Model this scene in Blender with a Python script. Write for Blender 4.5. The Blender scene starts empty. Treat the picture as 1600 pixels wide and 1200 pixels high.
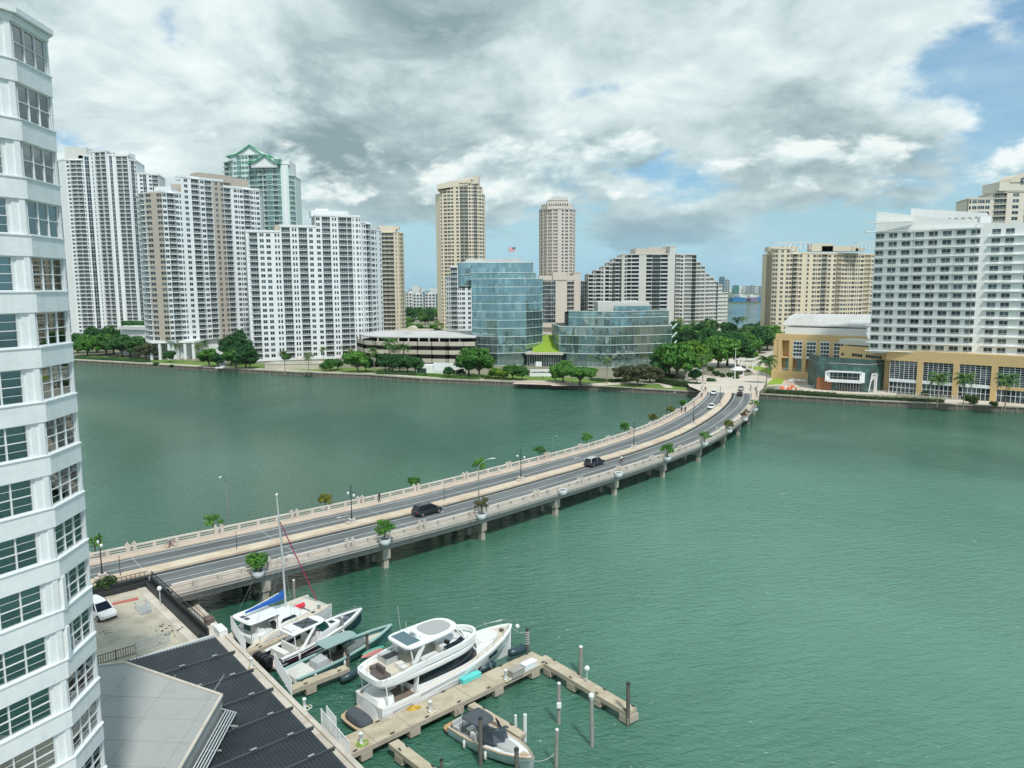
import bpy, math, random
from mathutils import Vector, Matrix, noise
random.seed(7)
rnd = random.Random(11)
C = bpy.context.scene.collection
SC = bpy.context.scene
rad = math.radians
PI = math.pi
# ------------------------------------------------------------------ camera
F, PITCH, ROLL, CAMZ = 1170.0, math.atan(150/1170.0), rad(.3), 40.0
cam_data = bpy.data.cameras.new('camera')
cam = bpy.data.objects.new('camera', cam_data); C.objects.link(cam)
cam_data.sensor_width = 36.0; cam_data.lens = 36.0*F/1600.0
cam_data.clip_start = .5; cam_data.clip_end = 40000
cam.matrix_world = Matrix.Translation((0, 0, CAMZ)) @ Matrix.Rotation(PI/2-PITCH, 4, 'X') @ Matrix.Rotation(-ROLL, 4, 'Z')
SC.camera = cam
def _ray(px, py):
    u = (px-800)/F; v = (600-py)/F
    cr, sr = math.cos(ROLL), math.sin(ROLL); c, s = math.cos(PITCH), math.sin(PITCH)
    u, v = u*cr+v*sr, -u*sr+v*cr
    return u, c+v*s, v*c-s
def G(px, py, z=0.0):            # surveyed point on a level of height z
    d = _ray(px, py); t = (z-CAMZ)/d[2]; return (d[0]*t, d[1]*t)
def X_(px, Y, py=450):            # x of an upright edge at distance Y
    d = _ray(px, py); return d[0]*Y/d[1]
def Z_(py, Y, px=800):            # height of a point at distance Y
    d = _ray(px, py); return CAMZ+d[2]*Y/d[1]
# ------------------------------------------------------------------ render + world
SC.view_settings.view_transform = 'Standard'; SC.view_settings.look = 'None'
SC.view_settings.exposure = 0.12; SC.view_settings.gamma = 1.0
SC.cycles.max_bounces = 6; SC.cycles.diffuse_bounces = 3; SC.cycles.glossy_bounces = 4
SC.cycles.transparent_max_bounces = 12; SC.cycles.volume_bounces = 0
SC.cycles.volume_step_rate = 10
SUN_EL, SUN_AZ = rad(55), rad(158)     # azimuth clockwise from +Y (camera forward): behind and right
sun_d = bpy.data.lights.new('sun', 'SUN'); sun_d.energy = 3.0; sun_d.angle = rad(5); sun_d.color = (1, .96, .9)
sun = bpy.data.objects.new('sun', sun_d); C.objects.link(sun)
sv = Vector((math.sin(SUN_AZ)*math.cos(SUN_EL), math.cos(SUN_AZ)*math.cos(SUN_EL), math.sin(SUN_EL)))
sun.rotation_euler = sv.to_track_quat('Z', 'Y').to_euler()
world = bpy.data.worlds.new('World'); SC.world = world; world.use_nodes = True

class NT:
    def __init__(s, tree): s.t = tree; s.n = tree.nodes; s.l = tree.links
    def new(s, typ, **kw):
        n = s.n.new(typ)
        for k, v in kw.items():
            if k == 'ins':
                for i, val in v.items():
                    if isinstance(val, bpy.types.NodeSocket): s.l.new(val, n.inputs[i])
                    else: n.inputs[i].default_value = val
            else: setattr(n, k, v)
        return n
    def math(s, op, a, b=0.0, c=None, clamp=False):
        ins = {0: a, 1: b}
        if c is not None: ins[2] = c
        return s.new('ShaderNodeMath', operation=op, use_clamp=clamp, ins=ins).outputs[0]
    def vmath(s, op, a, b=(0, 0, 0)):
        return s.new('ShaderNodeVectorMath', operation=op, ins={0: a, 1: b}).outputs[0]
    def ramp(s, fac, stops, interp='LINEAR'):
        n = s.new('ShaderNodeValToRGB', ins={0: fac}); cr = n.color_ramp; cr.interpolation = interp
        while len(cr.elements) < len(stops): cr.elements.new(.5)
        for e, (p, c) in zip(cr.elements, stops):
            e.position = p; e.color = (c, c, c, 1) if isinstance(c, (int, float)) else (*c, 1)
        return n.outputs[0]
    def mix(s, fac, a, b, typ='MIX'):
        n = s.new('ShaderNodeMix', data_type='RGBA', blend_type=typ)
        for i, v in ((0, fac), (6, a), (7, b)):
            if isinstance(v, bpy.types.NodeSocket): s.l.new(v, n.inputs[i])
            else: n.inputs[i].default_value = v if i == 0 or len(v) == 4 else (*v, 1)
        return n.outputs[2]
    def noise(s, vec, scale, detail=4, rough=.5, dist=0.0, dim='3D', lac=2.0):
        n = s.new('ShaderNodeTexNoise', noise_dimensions=dim, ins={'Scale': scale, 'Detail': detail, 'Roughness': rough, 'Distortion': dist, 'Lacunarity': lac})
        s.l.new(vec, n.inputs['Vector']); return n.outputs[0]

def build_world():
    w = NT(world.node_tree); w.n.clear()
    sky = w.new('ShaderNodeTexSky', sky_type='NISHITA'); sky.sun_disc = False
    sky.sun_elevation = SUN_EL; sky.sun_rotation = SUN_AZ; sky.air_density = 1.2; sky.dust_density = 1.0; sky.ozone_density = 2.0
    skyc = w.mix(1.0, sky.outputs[0], (.085, .112, .128), 'MULTIPLY')
    tc = w.new('ShaderNodeTexCoord').outputs['Generated']
    d = w.vmath('NORMALIZE', tc)
    sp = w.new('ShaderNodeSeparateXYZ', ins={0: d})
    z = w.math('MAXIMUM', sp.outputs[2], 0.0)
    zz = w.math('ADD', z, .34)
    u = w.math('DIVIDE', sp.outputs[0], zz); v = w.math('DIVIDE', sp.outputs[1], zz)
    p = w.new('ShaderNodeCombineXYZ', ins={0: u, 1: v, 2: 11.2}).outputs[0]
    def dens(off, detail):
        q = w.vmath('ADD', p, off)
        a = w.noise(q, 1.15, detail, .52, .2)
        b = w.noise(w.vmath('ADD', q, (5.3, 1.1, 2.0)), 3.4, detail, .6, .1)
        return w.math('ADD', w.math('MULTIPLY', a, .68), w.math('MULTIPLY', b, .32))
    D0 = dens((0, 0, 0), 9)
    D1 = dens((.05, -.10, .03), 5)
    # openings of blue: to the right of the frame and thin low bands near the horizon
    az = w.math('ARCTAN2', sp.outputs[0], sp.outputs[1])
    right = w.new('ShaderNodeMapRange', interpolation_type='SMOOTHSTEP', ins={0: az, 1: .42, 2: .72, 3: 0.0, 4: 1.0}).outputs[0]
    low = w.new('ShaderNodeMapRange', interpolation_type='SMOOTHSTEP', ins={0: z, 1: .07, 2: .24, 3: 1.0, 4: 0.0}).outputs[0]
    cov = w.math('ADD', D0, w.math('MULTIPLY', right, -.09))
    cov = w.math('ADD', cov, w.math('MULTIPLY', low, -.13))
    left = w.new('ShaderNodeMapRange', interpolation_type='SMOOTHSTEP', ins={0: az, 1: .15, 2: -.35, 3: 0.0, 4: .085}).outputs[0]
    cov = w.math('ADD', cov, w.math('ADD', left, .015))
    mask = w.new('ShaderNodeMapRange', interpolation_type='SMOOTHSTEP', ins={0: cov, 1: .40, 2: .46, 3: 0.0, 4: 1.0}).outputs[0]
    shade = w.math('SUBTRACT', D0, D1)
    lum = w.math('ADD', w.math('MULTIPLY', shade, 4.5), w.math('MULTIPLY', w.math('SUBTRACT', .53, D0), 4.6))
    lum = w.math('ADD', w.math('MULTIPLY', lum, .8), .40, clamp=True)
    wisp = w.noise(w.new('ShaderNodeCombineXYZ', ins={0: u, 1: v, 2: 9.1}).outputs[0], 3.4, 8, .62, .4)
    lum = w.math('ADD', lum, w.math('MULTIPLY', w.math('SUBTRACT', wisp, .5), 1.0), clamp=True)
    elv = w.math('ARCSINE', sp.outputs[2])
    def mass(a0, e0, ra, re, amt):                      # one big cloud mass with a thick grey base
        x = w.math('DIVIDE', w.math('SUBTRACT', az, a0), ra); y = w.math('DIVIDE', w.math('SUBTRACT', elv, e0), re)
        q = w.math('ADD', w.math('MULTIPLY', x, x), w.math('MULTIPLY', y, y)); q = w.math('ADD', q, w.math('MULTIPLY', w.math('SUBTRACT', wisp, .5), 1.6))
        return w.new('ShaderNodeMapRange', interpolation_type='SMOOTHSTEP', ins={0: q, 1: .2, 2: 1.5, 3: amt, 4: 0.0}).outputs[0]
    ms = [mass(-.30, .31, .26, .11, .15), mass(-.12, .235, .22, .085, .17), mass(.43, .195, .10, .06, .26), mass(-.25, .17, .06, .045, .2), mass(.12, .33, .3, .06, .10), mass(-.52, .20, .16, .05, .10)]
    tot = ms[0]
    for k in ms[1:]: tot = w.math('ADD', tot, k)
    lum = w.math('ADD', w.math('SUBTRACT', lum, tot), w.math('MULTIPLY', w.math('SUBTRACT', wisp, .42), w.math('MULTIPLY', tot, 2.6)), clamp=True)
    cc = w.ramp(lum, [(0.0, (.27, .375, .405)), (.3, (.42, .54, .565)), (.58, (.64, .765, .78)), (1.0, (.95, 1.03, 1.02))])
    # heaped cumulus low over the horizon
    el = w.math('ARCSINE', sp.outputs[2])
    def cum(off, detail):
        q = w.new('ShaderNodeCombineXYZ', ins={0: w.math('MULTIPLY', az, 4.2), 1: w.math('ADD', w.math('MULTIPLY', el, 8.0), off), 2: 7.7}).outputs[0]
        a = w.noise(q, 1.25, detail, .55, .15); b = w.noise(q, 4.5, detail, .6, .3)
        return w.math('ADD', w.math('MULTIPLY', a, .74), w.math('MULTIPLY', b, .26))
    C0 = cum(0.0, 9); C1 = cum(.16, 6)
    bandw = w.new('ShaderNodeMapRange', interpolation_type='SMOOTHSTEP', ins={0: el, 1: .05, 2: .13, 3: 0.0, 4: 1.0}).outputs[0]
    bandt = w.new('ShaderNodeMapRange', interpolation_type='SMOOTHSTEP', ins={0: el, 1: .15, 2: .26, 3: 1.0, 4: 0.0}).outputs[0]
    ccov = w.math('ADD', C0, w.math('MULTIPLY', w.math('SUBTRACT', w.math('MULTIPLY', bandw, bandt), 1.0), .30))
    cmask = w.new('ShaderNodeMapRange', interpolation_type='SMOOTHSTEP', ins={0: ccov, 1: .455, 2: .535, 3: 0.0, 4: 1.0}).outputs[0]
    clum = w.math('ADD', w.math('MULTIPLY', w.math('SUBTRACT', C0, C1), 5.0), .62, clamp=True)
    ccol = w.ramp(clum, [(0.0, (.30, .42, .46)), (.4, (.48, .62, .65)), (.75, (.76, .88, .88)), (1.0, (.95, 1.0, .98))])
    # haze near the horizon
    hz = w.new('ShaderNodeMapRange', interpolation_type='SMOOTHSTEP', ins={0: z, 1: 0.0, 2: .12, 3: 1.0, 4: 0.0}).outputs[0]
    veil = w.noise(w.new('ShaderNodeCombineXYZ', ins={0: w.math('MULTIPLY', u, .5), 1: v, 2: 1.4}).outputs[0], 1.6, 6, .6, .6)
    veil = w.new('ShaderNodeMapRange', interpolation_type='SMOOTHSTEP', ins={0: veil, 1: .42, 2: .7, 3: 0.0, 4: .65}).outputs[0]
    base = w.mix(veil, skyc, (.50, .72, .80, 1))
    col = w.mix(mask, base, cc)
    col = w.mix(w.math('MULTIPLY', cmask, .88), col, ccol)
    col = w.mix(w.math('MULTIPLY', hz, .85), col, (.36, .64, .80, 1))
    bg = w.new('ShaderNodeBackground', ins={0: col, 1: WORLD_K})
    out = w.new('ShaderNodeOutputWorld', ins={0: bg.outputs[0]})
WORLD_K = .95
HAZE = .000035
build_world()
world.cycles.sampling_method = 'MANUAL'; world.cycles.sample_map_resolution = 512

# ------------------------------------------------------------------ materials
MATS = {}
def mat(name, col, rough=.6, var=.12, scale=.6, metal=0.0, bump=0.0, bscale=None, streak=0.0, dirt=None, spec=.5, coat=0.0):
    if name in MATS: return MATS[name]
    m = bpy.data.materials.new(name); m.use_nodes = True; t = NT(m.node_tree)
    b = t.n['Principled BSDF']
    pos = t.new('ShaderNodeNewGeometry').outputs['Position']
    c = (*col, 1)
    n1 = t.noise(pos, scale, 5, .6)
    f = t.math('MULTIPLY', t.math('SUBTRACT', n1, .5), 2*var)
    hsv = t.new('ShaderNodeHueSaturation', ins={'Color': c, 'Value': t.math('ADD', f, 1.0)}).outputs[0]
    if streak:
        st = t.noise(t.vmath('MULTIPLY', pos, (1.3, 1.3, .06)), 1.0, 4, .65)
        k = t.new('ShaderNodeMapRange', ins={0: st, 1: .5, 2: .75, 3: 0.0, 4: streak}).outputs[0]
        hsv = t.mix(k, hsv, tuple(x*.45 for x in col))
    if dirt:
        dn = t.noise(pos, dirt[1], 6, .65)
        k = t.new('ShaderNodeMapRange', ins={0: dn, 1: .45, 2: .68, 3: 0.0, 4: dirt[2]}).outputs[0]
        hsv = t.mix(k, hsv, dirt[0])
    t.l.new(hsv, b.inputs['Base Color'])
    b.inputs['Roughness'].default_value = rough; b.inputs['Metallic'].default_value = metal
    b.inputs['Specular IOR Level'].default_value = spec
    if coat: b.inputs['Coat Weight'].default_value = coat; b.inputs['Coat Roughness'].default_value = .04
    if bump:
        bn = t.noise(pos, bscale or scale*4, 4, .6)
        bp = t.new('ShaderNodeBump', ins={'Strength': 1.0, 'Distance': bump, 'Height': bn})
        t.l.new(bp.outputs[0], b.inputs['Normal'])
    MATS[name] = m; return m
def glass_mat(name, dark, light, cell=(3.0, 3.0, 3.0), rough=.06, tilt=0.0, spec=.8, frac=.5):
    """Glazing seen from outside: dark room or pale blind behind, changing from room to room."""
    m = bpy.data.materials.new(name); m.use_nodes = True; t = NT(m.node_tree); b = t.n['Principled BSDF']
    pos = t.new('ShaderNodeNewGeometry').outputs['Position']
    q = t.vmath('FLOOR', t.vmath('DIVIDE', pos, cell))
    wn = t.new('ShaderNodeTexWhiteNoise', noise_dimensions='3D', ins={0: q})
    f = t.ramp(wn.outputs[0], [(0, 0.0), (frac, .12), (.97, .75), (1, 1.0)])
    t.l.new(t.mix(f, dark, light), b.inputs['Base Color'])
    b.inputs['Roughness'].default_value = rough; b.inputs['Specular IOR Level'].default_value = spec
    if tilt:
        n = t.new('ShaderNodeNewGeometry').outputs['Normal']
        off = t.vmath('MULTIPLY', t.vmath('SUBTRACT', wn.outputs[1], (.5, .5, .5)), (tilt, tilt, tilt))
        wv = t.new('ShaderNodeTexNoise', ins={'Scale': .35, 'Detail': 2.0}); t.l.new(pos, wv.inputs['Vector'])
        off2 = t.vmath('MULTIPLY', t.vmath('SUBTRACT', wv.outputs[1], (.5, .5, .5)), (tilt*2, tilt*2, tilt*2))
        t.l.new(t.vmath('NORMALIZE', t.vmath('ADD', n, t.vmath('ADD', off, off2))), b.inputs['Normal'])
    MATS[name] = m; return m
WHITE = mat('white_stucco', (.78, .82, .82), .75, .07, .5, bump=.014, bscale=5, streak=.22, dirt=((.60, .66, .66), 1.1, .4))
WHITE2 = mat('far_white_paint', (.76, .79, .80), .8, .06, .05, streak=.10)
WHITEH = mat('hotel_white', (.79, .81, .80), .8, .06, .08, streak=.14)
OFFW = mat('pale_grey_wall', (.62, .62, .59), .8, .08, .05, streak=.12)
CREAM = mat('cream_wall', (.66, .60, .49), .8, .06, .05, streak=.1)
CREAM2 = mat('yellow_cream_wall', (.72, .64, .49), .8, .06, .05, streak=.1)
PINK = mat('pinkish_concrete', (.63, .57, .51), .8, .06, .05, streak=.1)
BROWN = mat('brown_wall', (.45, .40, .34), .8, .06, .05)
OCHRE = mat('ochre_wall', (.64, .46, .23), .8, .07, .08, streak=.12)
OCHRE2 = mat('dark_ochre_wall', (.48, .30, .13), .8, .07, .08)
BEIGE = mat('beige_stone', (.52, .48, .40), .8, .08, .06, streak=.15)
GREENW = mat('pale_green_wall', (.62, .74, .70), .8, .05, .05)
GREENR = mat('green_metal_roof', (.07, .34, .20), .45, .08, .1)
RAIL = mat('white_railing', (.70, .74, .74), .6, .05)
RAILD = mat('dark_metal', (.03, .034, .036), .45, .1, metal=.3)
FRAME = mat('window_frame_aluminium', (.62, .66, .66), .45, .05, metal=.2)
DGLASS = glass_mat('dark_window_glass', (.010, .020, .026), (.16, .20, .21))
DGLASS2 = glass_mat('bluish_window_glass', (.010, .026, .036), (.13, .18, .20), frac=.6)
TGLASS = glass_mat('teal_glass', (.02, .11, .11), (.12, .32, .31), frac=.5)
CURTAIN = glass_mat('mirror_curtain_glass', (.24, .37, .39), (.46, .61, .61), (1.6, 1.6, 4.2), .03, .025, spec=1.0, frac=.6)
for k in ('mirror_curtain_glass',):
    b = MATS[k].node_tree.nodes['Principled BSDF']; b.inputs['Metallic'].default_value = .72; b.inputs['IOR'].default_value = 2.0
CURTAINL = glass_mat('light_curtain_glass', (.14, .29, .31), (.28, .46, .47), (1.6, 1.6, 4.2), .05, .02, spec=1.0)
CONC = mat('weathered_concrete', (.46, .42, .35), .85, .14, .8, bump=.012, bscale=5, streak=.25, dirt=((.16, .13, .10), .35, .55))
CONCL = mat('light_concrete', (.58, .545, .47), .85, .10, .6, bump=.01, bscale=6, dirt=((.26, .22, .17), .5, .45))
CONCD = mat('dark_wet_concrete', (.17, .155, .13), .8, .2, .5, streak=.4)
SIDEW = mat('sidewalk_concrete', (.56, .47, .38), .85, .08, .5, dirt=((.33, .24, .17), .4, .4))
MEDIAN = mat('median_paving', (.60, .52, .40), .85, .08, .5, dirt=((.40, .24, .17), .22, .55))
PAVE = mat('plaza_paving', (.58, .53, .45), .85, .10, .06, dirt=((.42, .34, .26), .08, .5))
GRASS = mat('lawn_grass', (.13, .22, .035), .95, .25, .25, dirt=((.08, .14, .03), .08, .6))
SOIL = mat('island_ground', (.20, .20, .13), .95, .25, .03, dirt=((.30, .28, .22), .02, .6))
BARK = mat('tree_bark', (.13, .105, .08), .9, .2, 2)
BLACKP = mat('black_plastic', (.012, .014, .016), .35, .1)
GREYP = mat('light_grey_fabric', (.42, .43, .42), .8, .06, 2)
CHROME = mat('steel', (.55, .57, .57), .25, .05, metal=.9)
GEL = mat('white_gelcoat', (.80, .82, .81), .22, .03, .4, coat=.4)
TEAK = mat('teak_deck', (.50, .38, .25), .7, .15, 3)
WOODP = mat('piling_timber', (.13, .12, .105), .9, .3, 1.5, streak=.5)
# ------------------------------------------------------------------ mesh builder
class MB:
    def __init__(s): s.v = []; s.f = []; s.m = []; s.sm = []
    def add(s, vs, fs, mi=0, sm=False):
        o = len(s.v); s.v += [tuple(p) for p in vs]
        for f in fs: s.f.append(tuple(i+o for i in f)); s.m.append(mi); s.sm.append(sm)
        return s
    def quad(s, a, b, c, d, mi=0): return s.add((a, b, c, d), ((0, 1, 2, 3),), mi)
    def box(s, x0, x1, y0, y1, z0, z1, mi=0):
        v = [(x, y, z) for z in (z0, z1) for y in (y0, y1) for x in (x0, x1)]
        return s.add(v, ((0, 2, 3, 1), (4, 5, 7, 6), (0, 1, 5, 4), (1, 3, 7, 5), (3, 2, 6, 7), (2, 0, 4, 6)), mi)
    def obox(s, c, size, rz=0.0, mi=0, ry=0.0):
        M = Matrix.Translation(c) @ Matrix.Rotation(rz, 4, 'Z') @ Matrix.Rotation(ry, 4, 'Y')
        hx, hy, hz = size[0]/2, size[1]/2, size[2]/2
        v = [M @ Vector((x, y, z)) for z in (-hz, hz) for y in (-hy, hy) for x in (-hx, hx)]
        return s.add(v, ((0, 2, 3, 1), (4, 5, 7, 6), (0, 1, 5, 4), (1, 3, 7, 5), (3, 2, 6, 7), (2, 0, 4, 6)), mi)
    def beam(s, a, b, w, h, mi=0):                      # square bar from a to b
        a = Vector(a); b = Vector(b); d = (b-a)
        if d.length < 1e-6: return s
        d.normalize(); up = Vector((0, 0, 1)) if abs(d.z) < .95 else Vector((1, 0, 0))
        r = d.cross(up).normalized()*w/2; u = r.cross(d).normalized()*h/2
        v = [p+sx*r+sy*u for p in (a, b) for sx, sy in ((-1, -1), (1, -1), (1, 1), (-1, 1))]
        return s.add(v, ((3, 2, 1, 0), (4, 5, 6, 7), (0, 1, 5, 4), (1, 2, 6, 5), (2, 3, 7, 6), (3, 0, 4, 7)), mi)
    def tube(s, pts, r, n=6, mi=0, cap=True, sm=True):
        pts = [Vector(p) for p in pts]; rs = r if isinstance(r, (list, tuple)) else [r]*len(pts)
        rings = []
        for i, p in enumerate(pts):
            d = (pts[min(i+1, len(pts)-1)]-pts[max(i-1, 0)]).normalized()
            up = Vector((0, 0, 1)) if abs(d.z) < .9 else Vector((1, 0, 0))
            a = d.cross(up).normalized(); b = a.cross(d)
            rings.append([p+(a*math.cos(2*PI*k/n)+b*math.sin(2*PI*k/n))*rs[i] for k in range(n)])
        return s.rings(rings, mi, cap, sm)
    def rings(s, rings, mi=0, cap=True, sm=False):      # closed loops joined in order
        n = len(rings[0]); v = [p for r in rings for p in r]; f = []
        for i in range(len(rings)-1):
            for k in range(n): f.append((i*n+k, i*n+(k+1) % n, (i+1)*n+(k+1) % n, (i+1)*n+k))
        s.add(v, f, mi, sm)
        if cap:
            s.add(rings[0], (tuple(reversed(range(n))),), mi); s.add(rings[-1], (tuple(range(n)),), mi)
        return s
    def lathe(s, prof, c=(0, 0, 0), n=10, mi=0, sm=True):
        rr = [[(c[0]+r*math.cos(2*PI*k/n), c[1]+r*math.sin(2*PI*k/n), c[2]+z) for k in range(n)] for r, z in prof]
        return s.rings(rr, mi, True, sm)
    def prism(s, poly, z0, z1, mi=0, top=None):
        t = top or poly
        return s.rings([[(x, y, z0) for x, y in poly], [(x, y, z1) for x, y in t]], mi)
    def build(s, name, mats, parent=None, off=(0, 0, 0), label=None, kind=None):
        o = obj_from(mesh_from(s, name, mats, off), name, parent)
        if label: o['label'] = label
        if kind: o['kind'] = kind
        return o
def mesh_from(mb, name, mats, off=(0, 0, 0)):
    me = bpy.data.meshes.new(name)
    ox, oy, oz = off
    v = mb.v if off == (0, 0, 0) else [(x-ox, y-oy, z-oz) for x, y, z in mb.v]
    me.from_pydata(v, [], mb.f)
    for m in (mats if isinstance(mats, (list, tuple)) else [mats]): me.materials.append(m)
    me.polygons.foreach_set('material_index', mb.m); me.polygons.foreach_set('use_smooth', mb.sm)
    me.update(); return me
def obj_from(me, name, parent=None, loc=(0, 0, 0), rz=0.0):
    o = bpy.data.objects.new(name, me); C.objects.link(o); o.location = loc; o.rotation_euler = (0, 0, rz)
    if parent: o.parent = parent
    return o
def thing(name, label, cat, loc=(0, 0, 0), rz=0.0, group=None):
    o = bpy.data.objects.new(name, None); C.objects.link(o); o.location = loc; o.rotation_euler = (0, 0, rz)
    o.empty_display_size = .5
    tag(o, label, cat, group); return o
def tag(o, label, cat, group=None):
    o['label'] = label; o['category'] = cat
    if group: o['group'] = group
    return o
def struct(mb, name, mats, label=None):
    o = mb.build(name, mats); o['kind'] = 'structure'
    if label: o['label'] = label
    return o
def copy_tree(src, parent=None):
    c = src.copy(); C.objects.link(c); c.parent = parent
    for ch in CH.get(src.name, None) or src.children: copy_tree(ch, c)
    return c
CH = {}
def place(src, used, loc, rz=0.0, scale=1.0, label=None, group=None, tilt=(0, 0)):
    o = src if not used else copy_tree(src)
    o.location = loc; o.rotation_euler = (tilt[0], tilt[1], rz); o.scale = (scale,)*3 if isinstance(scale, (int, float)) else scale
    if label: o['label'] = label
    if group: o['group'] = group
    return o
# ================================================================== SETTING
def water_mat():
    m = bpy.data.materials.new('bay_water'); m.use_nodes = True; t = NT(m.node_tree); b = t.n['Principled BSDF']
    geo = t.new('ShaderNodeNewGeometry'); pos = geo.outputs['Position']
    big = t.noise(t.vmath('MULTIPLY', pos, (1, .6, 1)), .012, 5, .6, .6)
    col = t.ramp(big, [(.30, (.011, .082, .046)), (.52, (.022, .118, .072)), (.72, (.042, .165, .11))])
    painted_sheen = t.new('ShaderNodeVectorMath', operation='LENGTH', ins={0: t.vmath('MULTIPLY', t.vmath('SUBTRACT', pos, (62, 112, 0)), (.0125, .0098, 0))}).outputs['Value']
    painted_sheen = t.math('ADD', painted_sheen, t.math('MULTIPLY', t.math('SUBTRACT', t.noise(pos, .018, 5, .6, .5), .5), 1.5))
    col = t.mix(t.new('ShaderNodeMapRange', interpolation_type='SMOOTHSTEP', ins={0: painted_sheen, 1: .25, 2: 1.35, 3: .75, 4: 0.0}).outputs[0], col, (.125, .30, .22, 1))  # pale sky sheen painted into the water's body colour around a fixed spot
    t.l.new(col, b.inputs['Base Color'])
    b.inputs['Roughness'].default_value = .03; b.inputs['IOR'].default_value = 1.7
    q = t.vmath('MULTIPLY', pos, (.75, 1.25, 1.0))
    rot = t.new('ShaderNodeVectorRotate', rotation_type='Z_AXIS', ins={0: pos, 3: rad(-14)}).outputs[0]
    q = t.vmath('MULTIPLY', rot, (.55, 1.5, 1.0))
    q2 = t.vmath('MULTIPLY', t.new('ShaderNodeVectorRotate', rotation_type='Z_AXIS', ins={0: pos, 3: rad(24)}).outputs[0], (.7, 1.4, 1.0))
    n1 = t.noise(q, .7, 5, .62, .5); n2 = t.noise(q2, 1.5, 4, .65, .4); n3 = t.noise(pos, .05, 3, .5)
    gust = t.new('ShaderNodeMapRange', ins={0: t.noise(t.vmath('MULTIPLY', pos, (1, .55, 1)), .011, 6, .62, 1.2), 1: .36, 2: .64, 3: .45, 4: 1.2}).outputs[0]
    h = t.math('ADD', t.math('MULTIPLY', n1, .50), t.math('MULTIPLY', n2, .36))
    h = t.math('ADD', t.math('MULTIPLY', h, gust), t.math('MULTIPLY', n3, .5))
    bp = t.new('ShaderNodeBump', ins={'Strength': 1.0, 'Distance': WAVE, 'Height': h})
    t.l.new(bp.outputs[0], b.inputs['Normal'])
    return m
WAVE = 1.05
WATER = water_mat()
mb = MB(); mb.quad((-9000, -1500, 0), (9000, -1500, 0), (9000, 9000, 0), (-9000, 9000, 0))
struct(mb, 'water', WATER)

SHORE = [(-900, 640), (-520, 520), (-330, 452), (-245.7, 414), (-160.4, 374), (-95.3, 344), (-63.9, 334), (-38.5, 318.5), (-5.3, 307), (15.5, 299), (35, 290), (68, 273), (91.4, 265.5), (120.8, 249.5), (162, 233.5), (230, 205), (420, 120)]
def shore_at(x, back=0.0):
    for (x0, y0), (x1, y1) in zip(SHORE[:-1], SHORE[1:]):
        if x0 <= x <= x1:
            return y0+(y1-y0)*(x-x0)/(x1-x0)+back
    return SHORE[-1][1]+back
ZL = 1.8
# island ground: shoreline in front, bay behind on the right
back = [(420, 520), (300, 700), (120, 735), (60, 900), (-60, 1500), (-900, 2200), (-1600, 2200), (-1600, 700)]
mb = MB(); poly = SHORE+back
mb.prism(poly, -3, ZL)
struct(mb, 'ground', [SOIL])
# seawall: capped concrete wall with panels and pile strips
sw = thing('seawall', 'long low concrete seawall with dark stained face along the far shore', 'seawall', (0, 0, 0))
cap = MB(); face = MB(); post = MB()
for (x0, y0), (x1, y1) in zip(SHORE[:-1], SHORE[1:]):
    dx, dy = x1-x0, y1-y0; L = math.hypot(dx, dy); dx /= L; dy /= L; nx, ny = dy, -dx
    a = Vector((x0, y0, 0)); bb = Vector((x1, y1, 0)); n = Vector((nx, ny, 0))
    cap.rings([[p+n*.55+Vector((0, 0, 1.62)), p-n*.5+Vector((0, 0, 1.62)), p-n*.5+Vector((0, 0, 2.0)), p+n*.55+Vector((0, 0, 2.0))] for p in (a, bb)])
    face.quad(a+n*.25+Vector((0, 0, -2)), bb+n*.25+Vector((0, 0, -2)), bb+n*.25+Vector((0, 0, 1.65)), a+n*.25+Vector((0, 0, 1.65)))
    k = 0.0
    while k < L and -260 < x0+dx*k < 200:
        p = a+Vector((dx, dy, 0))*k+n*.34
        post.obox((p.x, p.y, -.2), (.35, .3, 3.7), math.atan2(dy, dx)); k += 4.2
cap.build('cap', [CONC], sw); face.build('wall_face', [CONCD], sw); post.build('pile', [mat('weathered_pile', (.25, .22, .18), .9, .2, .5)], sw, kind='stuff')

def sheet(name, pts, z, m, label=None):
    mb = MB(); mb.add([(x, y, z) for x, y in pts], (tuple(range(len(pts))),)); 
    return struct(mb, name, [m], label)
def band(x0, x1, b0, b1, n=14):          # strip of land following the shore between two setbacks
    xs = [x0+(x1-x0)*i/n for i in range(n+1)]
    return [(x, shore_at(x, b0)) for x in xs]+[(x, shore_at(x, b1)) for x in reversed(xs)]
def strip(name, x0, x1, b0, b1, z, m, n=24):
    mb = MB()
    for i in range(n):
        xa = x0+(x1-x0)*i/n; xb = x0+(x1-x0)*(i+1)/n
        mb.quad((xa, shore_at(xa, b0), z), (xb, shore_at(xb, b0), z), (xb, shore_at(xb, b1), z), (xa, shore_at(xa, b1), z))
    return struct(mb, name, [m])
strip('lawn', -250, 66, 1.5, 24, ZL+.004, GRASS)
strip('path', -250, 62, 3.0, 6.2, ZL+.010, PAVE)
strip('quay', 95, 190, 1, 12, ZL+.012, PAVE)

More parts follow.
